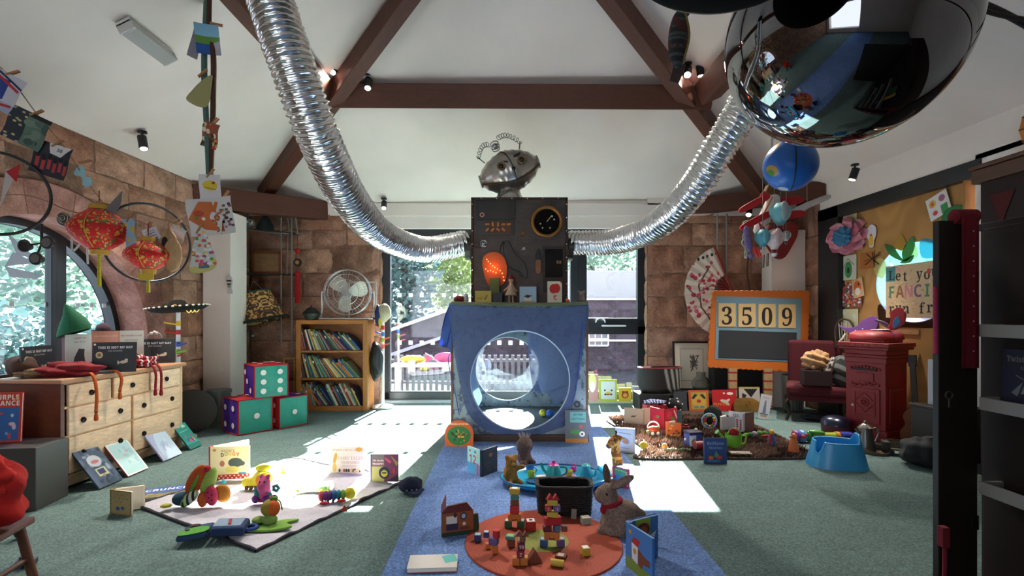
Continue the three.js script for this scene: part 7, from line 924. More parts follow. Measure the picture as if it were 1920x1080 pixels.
// ---------- corner rack, hat stand ----------
{
  const r = thing('corner_rack', 'thin grey metal rack with curved rails in the dark corner', 'rack', [0, 0, 0]), mP = M(0x7f7c76, .5, { metal: .4 }), q = (px, py, Z = 6.22) => W(px, py, Z);
  for (const [px, a, b] of [[439, 352, 425], [527, 395, 650], [547, 395, 660], [423, 445, 510]]) part('upright', rod(q(px, a), q(px, b), .011), mP, r);
  part('rail', tb([q(437, 424, 6.0), q(480, 432), q(520, 437), q(560, 437, 6.3)], .011), mP, r); part('rail', tb([q(423, 508, 6.0), q(470, 514), q(520, 515), q(560, 514, 6.3)], .012), M(0x2e2a27, .5), r); part('rail', tb([q(450, 400), q(490, 396), q(530, 396), q(556, 398, 6.3)], .009), mP, r); part('strut', [rod(q(537, 396), q(543, 435), .008), rod(q(549, 372), q(558, 436), .01), rod(q(540, 437), q(538, 515), .008)], mP, r);
  const sh = part('shelf_board', [beam(q(440, 428, 6.18), q(556, 439, 6.3), .16, .012), beam(q(440, 512, 6.18), q(556, 516, 6.3), .16, .012)], M(0x3a2a20, .7), r);
  const sk = thing('owl_ornament', 'small cream owl ornament with a blue beak on the rack', 'ornament', q(469, 428)); part('head', [el(.06, .055, .05, 0, .06, 0)], M(0xb5aa9a, .5), sk); part('eye', [sp(.018, -.025, .075, .04), sp(.018, .03, .07, .04)], M(0xe8e4dc, .3), sk); part('pupil', [sp(.012, .03, .07, .052)], M(0x15110e, .2), sk); part('beak', sp(.017, 0, .04, .048), M(0x4aa3b0, .4), sk);
  const lp = thing('dark_lamp', 'dark bell-shaped lamp shade on the upper rail of the rack', 'lamp', q(497, 433)); part('shade', la([[.11, 0], [.1, .06], [.06, .14], [.03, .17]], 26), M(0x22282a, .5), lp); part('neck', cy(.026, .03, .06, 0, .2, 0), M(0x17181a, .4), lp);
  const fr = thing('wooden_plaque', 'small brown wooden framed plaque on the lower rail of the rack', 'plaque', q(500, 514)); part('frame', [bx(.36, .03, .03, 0, .265, 0), bx(.36, .03, .03, 0, .015, 0), bx(.03, .28, .03, -.165, .14, 0), bx(.03, .28, .03, .165, .14, 0)], wood(0x7a3c1c), fr); part('panel', bx(.31, .23, .01, 0, .14, 0), wood(0x8d6a45), fr);
  const sb = thing('starburst', 'dark metal starburst ornament hanging beside the white column', 'ornament', q(439, 461, 6.05)); part('centre', cy(.035, .035, .012, 0, 0, 0, PI / 2), M(0x4a3c28, .4, { metal: .7 }), sb); for (let i = 0; i < 12; i++) { const a = i / 12 * 2 * PI; part('ray', el(.012, .05, .006, Math.cos(a) * .075, Math.sin(a) * .075, 0, 0, 0, a - PI / 2, 8), M(0x3a3022, .4, { metal: .6 }), sb); }
  const fi = thing('painted_fish', 'small painted wooden fish hanging on the white column', 'ornament', q(431, 532, 5.4)); part('body', ex(spl([[0, .09], [.028, .03], [.02, -.05], [.03, -.1], [-.02, -.1], [-.015, -.05], [-.028, .03]]), .012, .003), M(0xb9b5ae, .6), fi); part('band', [bx(.05, .02, .018, 0, .03, .006), bx(.045, .018, .018, 0, -.005, .006)], M(0x2f58a4, .6), fi); part('belly', sp(.016, 0, -.03, .008), M(0x3a8a44, .6), fi);
  one('blue_beads', 'cluster of blue glass beads on the lower rail', 'beads', [sp(.03, 0, .03, 0), sp(.026, .045, .028, .01), sp(.022, -.04, .024, .01), sp(.02, .02, .06, 0)], M(0x24469c, .2), q(453, 513));
  const sk2 = thing('gold_lampshade', 'brown silk lampshade with gold leaves and dark fringe hanging askew', 'lampshade', q(492, 604, 6.0)); sk2.rotation.z = .22; mesh('shade', la([[.29, 0], [.26, .06], [.2, .22], [.16, .36]], 36), M(0xffffff, .8, { map: dtex(128, (u, v) => { const a = fbm(u, v, 12, 3), b = fbm(u + .5, v, 24, 2); return b > .56 ? [.78, .6, .34] : a > .5 ? [.38, .24, .14] : [.24, .17, .1]; }, 2.5) }), sk2); part('fringe', la([[.3, .0], [.3, .03], [.285, .03]], 36), fabric(0x1c231c), sk2); part('top_band', to(.16, .012, 0, .36, 0, PI / 2), fabric(0x1f4a30), sk2); part('hanger', [rod([-.1, .36, 0], [0, .5, 0], .003), rod([.1, .36, 0], [0, .5, 0], .003)], M(0x8a8680, .5), sk2);
  one('glass_bauble', 'silver glass bauble dangling under the gold lampshade', 'bauble', [sp(.035, 0, 0, 0), rod([0, .03, 0], [.0, .12, 0], .002)], M(0xb9bdc0, .1, { metal: .9 }), q(473, 629)); one('gold_bell', 'tiny gold bell dangling under the gold lampshade', 'bell', [la([[.025, -.02], [.02, 0], [.012, .02], [0, .025]]), rod([0, .02, 0], [0, .08, 0], .002)], M(0xa8843a, .3, { metal: .8 }), q(489, 611));
  const tn = thing('red_tassel', 'long red knotted tassel with a round charm hanging on the rack', 'tassel', q(558, 440, 6.2)); part('cord', rod([0, 0, 0], [0, -.2, 0], .004), fabric(0xa8141a), tn); part('knot', [sp(.03, 0, -.2, 0), sp(.035, 0, -.48, 0)], fabric(0xc4161c), tn); part('charm', [cy(.05, .05, .02, 0, -.34, 0, PI / 2), cy(.034, .034, .026, 0, -.34, 0, PI / 2)], M(0x2a1a14, .4), tn); part('charm_face', cy(.024, .024, .03, 0, -.34, 0, PI / 2), M(0xb07a3c, .4), tn); part('tail', la([[.028, -.5], [.034, -.7], [.03, -.84], [0, -.84]], 14), fabric(0xb81418), tn);
}
{
  const p = thing('hat_stand', 'white pole hat stand with coloured bands by the glazing', 'hat stand', G(718, 765)); part('pole', cy(.018, .018, 1.2, 0, .61, 0), M(0xe6e4e0, .4), p); part('base', la([[0, 0], [.13, 0], [.135, .012], [.12, .03], [.03, .045], [.02, .05]], 32), M(0xe0deda, .4), p);
  for (const [y, c] of [[.98, 0xc8262a], [.9, 0x2f7ac0], [.83, 0x8fbf3a], [.75, 0xe06a5a]]) part('band', cy(.0195, .0195, .05, 0, y, 0), M(c, .5), p); for (const [y, c, s] of [[.98, 0xc8262a, -1], [.83, 0xd8423a, 1], [.76, 0xd8423a, 1], [.9, 0x2f58b8, -1]]) part('peg', rod([0, y, 0], [s * .09, y + .03, .03], .009), M(c, .5), p);
  const c = thing('sun_hat', 'cream and blue sun hat hung on top of the hat stand', 'hat', G(718, 765).add(V(0, 1.13, .0))); part('crown', lump(.08, .11, .07, .08, 3, 1).translate(.02, .03, .02), fabric(0xcfc4a2), c); part('brim', lump(.045, .12, .08, .1, 4, 2).translate(-.05, .0, .01), fabric(0x2c3870), c); part('lining', el(.02, .1, .05, -.03, -.06, .03), fabric(0xc9b23a), c);
  const b = thing('drawstring_bag', 'black drawstring bag hanging from the hat stand', 'bag', G(718, 765).add(V(-.06, .36, .09))); part('bag', lump(.085, .22, .06, .07, 4, 3, 36).translate(0, .22, 0), M(0x17171a, .5), b); part('strap', tb([[-.03, .42, 0], [.0, .5, -.03], [.05, .49, -.05], [.03, .42, 0]], .007), M(0xb0642f, .6), b);
}
// ---------- hanging from the roof ----------
const cord = (label, pts, r, c) => one('washing_line', label, 'line', tb(pts, r, 60), fabric(c));
function pegPaper(label, at, w, h, tex, o = {}) { // paper pegged on a line, slightly curled
  const p = thing('pegged_paper', label, 'paper', at, o.turn ?? 0, undefined); p.rotation.order = 'YXZ'; p.rotation.z = o.rz ?? 0; p.rotation.x = o.rx ?? 0;
  const g = o.shape ? new THREE.ShapeGeometry(spl(o.shape.map(([a, b]) => [a * w, b * h]), 40)) : new THREE.PlaneGeometry(w, h, 6, 6); const q = g.attributes.position, uv = g.attributes.uv;
  for (let i = 0; i < q.count; i++) { uv.setXY(i, q.getX(i) / w + .5, q.getY(i) / h + .5); q.setZ(i, .25 * q.getX(i) * q.getX(i) / w + .012 * Math.sin(q.getY(i) / h * 5)); } g.translate(0, -h / 2, 0); g.computeVertexNormals();
  mesh('sheet', g, tex.isTexture ? P(tex, .8) : tex, p, true);
  part('clothes_peg', [bx(.012, .075, .008, o.px ?? 0, .01, .008, .002, 0, 0, o.pa ?? -.6), bx(.012, .075, .006, o.px ?? 0, .01, -.006, .002, 0, 0, o.pa ?? -.6)], wood(0xb07a4a), p); return p;
}
{ // left line of pegged papers
  cord('thin pale line slanting along the left wall with papers pegged on it', [W(-30, 108, 2.8), W(10, 135, 3.0), W(70, 215, 3.05), W(120, 275, 3.1), W(160, 335, 3.2), W(205, 392, 3.3), W(250, 410, 3.35), W(300, 425, 3.4), W(360, 398, 3.6), W(420, 385, 4.2)], .003, 0xa88a68);
  cord('second pale line crossing behind the hoop to the lantern', [W(-10, 366, 3.1), W(60, 368, 3.15), W(140, 398, 3.25), W(200, 398, 3.3)], .003, 0x9c8260);
  const flag = art(96, 112, (x, w, h) => { fill(x, '#b9bac4'); fill(x, '#2b3f86', 0, 20, 60, 60); line(x, '#b02a34', 8, [[10, 14], [90, 40]]); line(x, '#24264a', 6, [[14, 4], [94, 30]]); disc(x, 24, 62, 16, 14, '#c99a6a'); disc(x, 24, 70, 8, 10, '#2a2018'); fill(x, '#9aa3b8', 0, 84, 96, 28); line(x, '#b02a34', 7, [[40, 100], [90, 88]]); });
  pegPaper('flag-coloured card with a small animal pegged nearest the line end', W(22, 140, 3.0), .2, .22, flag, { rz: -.5, turn: .3 });
  pegPaper('dark starry night paper with a green card pegged over it', W(68, 215, 3.05), .22, .2, art(96, 96, (x) => { fill(x, '#5b7064'); fill(x, '#2a3138', 0, 0, 40, 96); for (let i = 0; i < 16; i++) disc(x, rr(0, 40), rr(0, 96), 4, 3, pick(['#b0a47a', '#8a97a0', '#c9b56a'])); for (let i = 0; i < 12; i++) disc(x, rr(44, 92), rr(16, 90), 12, 10, pick(['#4f665a', '#6d8272', '#3f554c'])); fill(x, '#1c1c18', 40, 0, 60, 12); }), { rz: -.45, turn: .2 });
  pegPaper('postcard of red-coated guards pegged on the line', W(108, 272, 3.1), .19, .2, art(96, 96, (x) => { fill(x, '#2c2b33'); for (let i = 0; i < 6; i++) { fill(x, '#a83a3c', 8 + i * 15, 46 + (i % 2) * 6, 9, 30); disc(x, 12 + i * 15, 40 + (i % 2) * 6, 6, 9, '#15151a'); } poly(x, '#cbc7c4', [[30, 0], [92, 0], [70, 34], [40, 30]]); ink(x, '38', 62, 14, 15, '#3a3a3e'); }), { rz: -.3, turn: .25 });
  pegPaper('pale blue fish-shaped paper pegged on the line', W(148, 312, 3.18), .1, .14, M(0x8fb8bc, .8), { rz: .4, shape: [[0, .5], [.35, .35], [.3, .1], [.1, 0], [.4, -.2], [.1, -.5], [-.3, -.3], [-.1, 0], [-.4, .2]], pa: 1.4, px: .05 });
  pegPaper('grey paper dart pegged beside the red lantern', W(196, 384, 3.28), .3, .09, M(0x6d6a68, .8), { rz: .55, shape: [[-.5, -.3], [.5, .5], [.3, -.1], [-.2, -.5]], pa: .8 });
  pegPaper('light blue paper shirt cut-out with yellow patches pegged between the lanterns', W(245, 410, 3.3), .1, .22, art(64, 96, (x) => { fill(x, '#86a8bf'); for (let i = 0; i < 6; i++) disc(x, rr(8, 56), rr(10, 90), 8, 7, '#c2ab4a'); }), { shape: [[-.5, .4], [-.15, .5], [.15, .5], [.4, .35], [.3, .1], [.45, -.4], [.1, -.5], [-.35, -.4], [-.3, .1]] });
  pegPaper('white printed slip pegged above the small lantern', W(282, 428, 3.38), .1, .11, art(48, 48, (x) => { fill(x, '#c3c3cb'); for (let i = 0; i < 5; i++) fill(x, '#77777f', 8, 8 + i * 7, 30, 2); }), { rz: .3 });
  pegPaper('blank white card pegged at the end of the line', W(340, 427, 3.45), .11, .1, M(0xb9b3ae, .8), { rz: -.5, px: -.04 });
  const mk = thing('wooden_mask', 'tan wooden mask of two ovals pegged beside the small lantern', 'mask', W(318, 432, 3.4)); part('hood', ex(spl([[0, 0], [.05, -.06], [.06, -.14], [.0, -.2], [-.06, -.14], [-.05, -.05]]), .012, .004), M(0xae8a5c, .6, { map: tGrainY }), mk); part('face', el(.065, .11, .02, .04, -.17, .03), M(0xbd9768, .6, { map: tGrainY }), mk); part('eye_hole', el(.02, .035, .01, -.02, -.08, .02), M(0x1a1410, .8), mk); part('clothes_peg', bx(.012, .075, .012, 0, .015, .004), wood(0xb07a4a), mk);
  const mLan = M(0xffffff, .7, { map: dtex(256, (u, v) => { const a = fbm(u, v, 10, 2), b = fbm(u + .4, v + .2, 28, 2); return b > .66 ? [.85, .68, .25] : a > .7 ? [.3, .45, .2] : [.82, .05, .06]; }, 3), transmission: .25, thickness: 0 });
  const lantern = (label, px, py, Z, R, hgt, tail) => { const l = thing('paper_lantern', label, 'lantern', W(px, py, Z)); const prof = [], N = 14; for (let i = 0; i <= N; i++) { const t = i / N, a = t * PI; prof.push([R * (.28 + .72 * Math.sin(a)), hgt * (.5 - t)]); if (i < N) { const b = (i + .5) / N * PI; prof.push([R * (.28 + .72 * Math.sin(b)) * .965, hgt * (.5 - (i + .5) / N)]); } }
    mesh('shade', la(prof, 40), mLan, l);
    part('gold_cap', [cy(R * .3, R * .34, .03, 0, hgt / 2 + .012, 0), cy(R * .34, R * .3, .03, 0, -hgt / 2 - .012, 0)], M(0xb58a2a, .5), l); part('cord', rod([0, hgt / 2, 0], [0, hgt / 2 + .12, 0], .003), fabric(0x8a2a1c), l); part('tassel', [cy(.008, .012, tail, 0, -hgt / 2 - .03 - tail / 2, 0), sp(.012, 0, -hgt / 2 - .03, 0)], fabric(0xc9bd2a), l); part('seam', tb(Array.from({ length: 10 }, (_, i) => { const a = (i + .5) / 10 * PI; return [R * (.3 + .72 * Math.sin(a)) * .25, hgt * (.5 - (i + .5) / 10), R * (.3 + .72 * Math.sin(a)) * .975]; }), .003), fabric(0xd9b23a), l); return l; };
  lantern('larger red and gold paper lantern with yellow tassel', 186, 431, 3.28, .172, .27, .2); const l2 = lantern('smaller red and gold paper lantern with a gold tag', 278, 479, 3.35, .142, .19, .12); part('gold_tag', bx(.1, .05, .006, 0, -.14, .02), M(0xc9a92a, .5), l2);
  const hoop = (label, px, py, Z, R, turn, c) => one('hula_hoop', label, 'hoop', to(R, .009, 0, 0, 0, 0, 0, 0, PI * 2, 64), M(c, .5), W(px, py, Z), turn);
  hoop('black hoop hanging on the left wall beside the pegged papers', -8, 362, 2.95, .24, .7, 0x1a1816); hoop('black hoop hanging behind the smaller red lantern', 278, 455, 3.52, .27, .98, 0x232120);
  one('red_white_pennant', 'red and white pennant hanging inside the black hoop', 'pennant', [ex(shp([[0, 0], [.06, .02], [-.03, -.22]]), .004)], M(0xb9b2ac, .8), W(12, 318, 3.05), .3); one('pennant_tip', 'red tip cloth at the top of the white pennant', 'pennant', [ex(shp([[0, 0], [.07, .05], [.05, -.06]]), .006)], M(0xb0242a, .8), W(12, 322, 3.04), .3);
  const ball = thing('foil_rosette', 'silver foil rosette hanging beside the large red lantern', 'ornament', W(119, 410, 3.2)); part('spiral', tb(Array.from({ length: 40 }, (_, i) => { const t = i / 39, a = t * 18; return [Math.cos(a) * .042 * t, Math.sin(a) * .045 * t, .01 * (1 - t)]; }), .006, 120), M(0x9a9488, .3, { metal: .7 }), ball); part('disc', cy(.04, .04, .004, 0, 0, -.005, PI / 2), M(0x8a857c, .4, { metal: .6 }), ball);
  const cl = thing('clip_lamps', 'cluster of dark clip-on lamps hanging before the round-headed window', 'lamp', W(78, 456, 3.15)); part('bracket', [rod([0, .12, 0], [0, 0, 0], .008), rod([0, 0, 0], [-.09, -.02, .02], .006), rod([0, 0, 0], [.07, 0, .02], .006), rod([0, .0, 0], [0, -.08, .03], .006)], M(0x201f1e, .5), cl); for (const [x, y, z] of [[-.08, -.02, .03], [.06, 0, .03], [.0, -.1, .04]]) part('lamp_head', [to(.034, .007, x, y, z), cy(.032, .022, .04, x, y, z - .02, PI / 2)], M(0x2b2a29, .4), cl); part('lens', [cy(.028, .028, .004, .0, -.1, .045, PI / 2), cy(.028, .028, .004, .06, 0, .035, PI / 2)], M(0x6d6a66, .2), cl);
  one('bottle_string', 'thin white string with a twist of plastic hanging by the round-headed window', 'string', tb([W(135, 440, 3.3), W(137, 470, 3.3), W(160, 450, 3.3), W(165, 495, 3.3)], .006), M(0xb9b5b5, .5)); one('paper_boat', 'small white paper sailing boat hung in the round-headed window', 'paper boat', [ex(shp([[0, 0], [.16, .03], [.04, .1]]), .004).translate(-.06, -.08, 0), ex(shp([[0, 0], [.1, -.02], [-.05, .15]]), .004), ex(shp([[0, 0], [.2, -.05], [.16, -.08], [.03, -.07]]), .01).translate(-.06, -.08, 0)], M(0xb5c0c8, .8), W(32, 478, 3.42), .5);
}
{ // vertical streamer of papers by the first duct
  const Z = 3.3; let q = (px, py) => W(px, py, 3.33);
  const st = thing('yarn_streamer', 'tall streamer of green, brown and gold yarn hanging from the ceiling', 'streamer'); part('strand', tb([q(388, -10), q(385, 60), q(383, 110), q(384, 170), q(388, 240), q(392, 330), q(393, 380), q(384, 436)], .018, 60), fabric(0x5a7d74), st); part('strand', tb([q(392, -10), q(392, 50), q(400, 105), q(400, 170), q(399, 230), q(396, 300), q(394, 350)], .017, 60), fabric(0x5b3a26), st); part('strand', tb([q(384, 115), q(385, 150), q(386, 200), q(390, 250)], .01, 40), fabric(0xa8782c), st); part('strand', tb([q(401, 190), q(400, 220), q(399, 250), q(395, 320)], .009, 40), fabric(0xb0842f), st);
  q = (px, py) => W(px, py, Z);
  pegPaper('blue and green seaside paper pegged highest on the streamer', q(386, 46), .14, .19, art(64, 96, (x) => { fill(x, '#7fb4cf'); fill(x, '#5f8a3a', 0, 40, 64, 24); fill(x, '#24549a', 0, 62, 64, 34); poly(x, '#a9a6b0', [[40, 60], [64, 50], [64, 96], [50, 96]]); }), { turn: .5, rz: .1, px: .06, pa: 1.5 });
  pegPaper('grey curled paper strip hanging behind the seaside paper', q(372, 60), .06, .18, M(0x8d8892, .8), { rz: -.2, turn: .8 });
  pegPaper('yellow-green paper hanging halfway down the streamer', q(380, 140), .13, .22, M(0xb5ad74, .85, { map: tFab }), { rz: -.15, turn: .3, shape: [[.3, .5], [.5, .4], [.4, -.4], [-.5, -.35], [-.3, .0]] });
  pegPaper('red and gold picture paper near the middle of the streamer', q(402, 232), .14, .16, art(64, 64, (x) => { fill(x, '#8a4a2c'); for (let i = 0; i < 26; i++) disc(x, rr(0, 64), rr(0, 64), 7, 6, pick(['#b03a3c', '#c9963a', '#3f6a4a', '#d8c9b0', '#4a2a22'])); }), { rz: -.35, turn: -.3 });
  pegPaper('white paper with a yellow cartoon blob above the orange one', q(395, 328), .13, .2, art(64, 96, (x) => { fill(x, '#c9c6c6'); disc(x, 32, 34, 22, 15, '#cbb02e'); disc(x, 42, 26, 5, 4, '#8a3a2a'); line(x, '#5a5a44', 2, [[16, 40], [48, 46]]); }), { turn: .15 });
  pegPaper('wide orange monster drawing pegged on the streamer', q(393, 372), .28, .24, art(128, 112, (x) => { fill(x, '#c4c0bc'); poly(x, '#b8622f', [[0, 60], [34, 8], [70, 12], [84, 60], [96, 104], [40, 92]]); disc(x, 30, 44, 14, 9, '#a8402a'); disc(x, 22, 56, 5, 5, '#4a7a3a'); disc(x, 40, 60, 5, 5, '#dcd4cc'); line(x, '#b8622f', 10, [[66, 60], [84, 14]]); for (let i = 0; i < 16; i++) fill(x, pick(['#2a2630', '#7a3a4a', '#4a4a3a', '#8a7a8a']), 88 + rr(0, 30), 20 + rr(0, 70), 9, 7); }), { rz: .12, px: .1, pa: -.7, turn: .1 });
  pegPaper('white strip with round fruit pictures hanging under the monster drawing', q(412, 402), .1, .12, art(48, 64, (x) => { fill(x, '#c9c4c0'); for (const [a, b] of [[24, 14], [16, 34], [30, 52]]) { disc(x, a, b, 11, 10, '#a83a2c'); disc(x, a, b, 6, 5, '#8a9a4a'); } }), { rz: -.4, turn: -.2 });
  pegPaper('long colourful party-hat paper at the bottom of the streamer', q(375, 432), .16, .27, art(96, 144, (x) => { fill(x, '#b9bfb4'); for (let i = 0; i < 60; i++) disc(x, rr(0, 96), rr(0, 144), 8, 5, pick(['#c9582f', '#c94a5a', '#5a8a4a', '#d9cfc4', '#8a4a7a', '#d0b23a', '#cfd4d0'])); fill(x, '#b5b06a', 0, 124, 96, 20); fill(x, '#4a6a7a', 30, 122, 40, 10); }), { shape: [[.1, .5], [.35, .3], [.5, -.4], [-.5, -.5], [-.45, -.1], [-.1, .4]], rz: .1 });
}
// ---------- ceiling fittings ----------
{
  const e = thing('emergency_light', 'clear-covered emergency light fitting on the left ceiling slope', 'light fitting', [-2.4, 2.985, -3.365]); e.rotation.z = .4636; part('housing', bx(.1, .035, .42, 0, -.02, 0, .006), M(0xcfccc6, .6), e); part('diffuser', bx(.1, .05, .41, 0, -.06, 0, .015), M(0xdfe0de, .15, { transmission: .6, thickness: 0 }), e); part('tube', rod([0, -.055, -.17], [0, -.055, .17], .012), M(0xe8e6e0, .4), e); for (const z of [-.2, .2]) part('end_cap', bx(.104, .06, .02, 0, -.05, z), M(0xbfbcb6, .5), e);
}
function trackSpot(label, at, aim, on, I) {
  const s = thing('spotlight', label, 'spotlight', at), d = vec(aim).sub(vec(at)).normalize(), b = d.clone().multiplyScalar(.06).add(V(0, -.07, 0)), mB = M(0x15151a, .4);
  part('mount', [cy(.035, .035, .014, 0, -.006, 0), rod([0, 0, 0], [0, -.06, 0], .009)], mB, s); const c0 = V(0, -.07, 0).addScaledVector(d, -.03), c1 = c0.clone().addScaledVector(d, .11); part('barrel', rod(c0, c1, .034, 20), mB, s);
  const f = rod(c1.clone().addScaledVector(d, -.004), c1.clone().addScaledVector(d, .0025), .028, 20); part('lens', f, on ? M(0xfff4e4, .5, { emissive: 0xffeedd, emissiveIntensity: on }) : M(0xb9b8b4, .3), s);
  if (I) { const l = new THREE.SpotLight(0xfff4e8, I, 0, .75, .6, 2); l.position.copy(c1).addScaledVector(d, .012); l.target.position.copy(c1).addScaledVector(d, 1); l.castShadow = true; l.shadow.radius = 2; s.add(l, l.target); }
}
const SP = 7;  // fill strength, added also to spots that stand switched off
trackSpot('black spotlight on the ceiling edge above the left stone wall', V(-3.02, 2.66, -4.2), [-2.3, 0, -3.8], 2, SP);
trackSpot('black spotlight of a pair above the left end of the purlin', W(628, 112, 4.72), [-1.9, .2, -2.6], 1, SP); trackSpot('second black spotlight of the pair above the left end of the purlin', W(648, 108, 4.68), [-.4, 0, -2.4], 2, SP);
trackSpot('black spotlight standing before the purlin', W(690, 140, 4.8), [-1.0, 0, -3.2], 2, SP); trackSpot('small black spotlight high above the glazing on the left', W(720, 372, 6.38), [-1.2, .3, -4.6], 1, 0);
trackSpot('lit white spotlight at the right end of the purlin', W(1252, 138, 4.78), [1.1, .4, -2.2], 14, SP); trackSpot('lit white spotlight of the pair beside the fish kite', W(1290, 118, 4.7), [.6, .3, -2.4], 14, SP); trackSpot('black spotlight with an added fill beam behind the lit pair', W(1312, 112, 4.72), [2.2, .5, -4.8], 1, SP);  // the last one stands switched off; its beam is added fill
trackSpot('lit spotlight on the right ceiling edge above the boarding', W(1603, 308, 4.9), [2.7, .2, -5.2], 8, SP); trackSpot('bright spotlight showing between the wings of the paper plane', W(1405, 384, 6.24), [1.9, .2, -4.7], 14, SP);
// ---------- mirror ball and companions ----------
{
  const c = W(1577, 66, 2.1), b = thing('mirror_ball', 'huge polished silver balloon ball hanging from the roof', 'ball', c); part('ball', new THREE.SphereGeometry(.445, 96, 64), M(0x808083, .015, { metal: 1 }), b); part('hanger', [rod([0, .44, 0], [0, 1.0, 0], .008), cy(.03, .03, .03, 0, .45, 0)], M(0x201f1f, .5), b); part('strap', [tb([[.4, .2, 0], [.7, .1, -.02], [1.1, -.1, -.05]], .014), tb([[.42, .13, .05], [.5, .09, .05], [.7, .06, .02], [1.1, .02, 0]], .01)], M(0x241a16, .8), b);
  const k = W(1380, -288, 1.5), d = thing('black_ball', 'large black balloon ball hanging in front of the silver ball', 'ball', k); part('ball', new THREE.SphereGeometry(.43, 64, 48), M(0x050505, .85, { specularIntensity: .15 }), d); part('hanger', rod([0, .42, 0], [0, 1.3, 0], .008), M(0x201f1f, .5), d);
  const p = thing('fish_kite', 'dark patchwork fish-shaped kite hanging by the right joint of the timbers', 'kite', W(1272, 74, 3.4)); mesh('body', el(.075, .2, .05, 0, 0, 0, 0, .4, -.08, 24), M(0xffffff, .8, { map: dtex(128, (u, v) => { const a = fbm(u, v, 8, 2), b = Math.sin(v * 60) > .3; return a > .55 ? [.3, .12, .12] : b ? [.25, .28, .28] : [.12, .13, .14]; }, 2) }), p); part('fin', [ex(shp([[0, .16], [.1, .2], [.02, .1]]), .006), ex(shp([[-.03, -.17], [.05, -.17], [.0, -.3], [-.06, -.28]]), .006)], fabric(0x5a4a44), p); part('cord', rod([0, .2, 0], [.0, .75, 0], .003), M(0x3a3430, .7), p); part('stripe', tb([[.03, .17, .04], [.055, 0, .05], [.02, -.17, .04]], .007), fabric(0x9a8a4a), p);
  const g = thing('globe', 'inflatable blue globe hanging under the silver ball', 'globe', W(1482, 310, 3.35)); mesh('sphere', new THREE.SphereGeometry(.166, 40, 28).rotateY(1.2).rotateZ(-.3), P(art(256, 128, (x) => { fill(x, '#1f63b4'); for (const [a, b, r, s] of [[60, 44, 22, 18], [80, 84, 12, 20], [140, 46, 16, 12], [146, 74, 15, 22], [190, 40, 36, 16], [222, 88, 14, 9], [50, 34, 20, 8]]) { disc(x, a, b, r, s, '#b5843c', .3); disc(x, a - 3, b + 3, r * .7, s * .6, '#5a8a3c', .3); } fill(x, '#cfd4d8', 0, 0, 256, 6); fill(x, '#c9ccd0', 0, 120, 256, 8); }), .35), g, true); part('seam', to(.167, .004, 0, 0, 0, 0, 1.25), M(0x1a1a1c, .5), g); part('cord', rod([0, .16, 0], [0, .9, 0], .003), M(0x3a3430, .7), g);
}
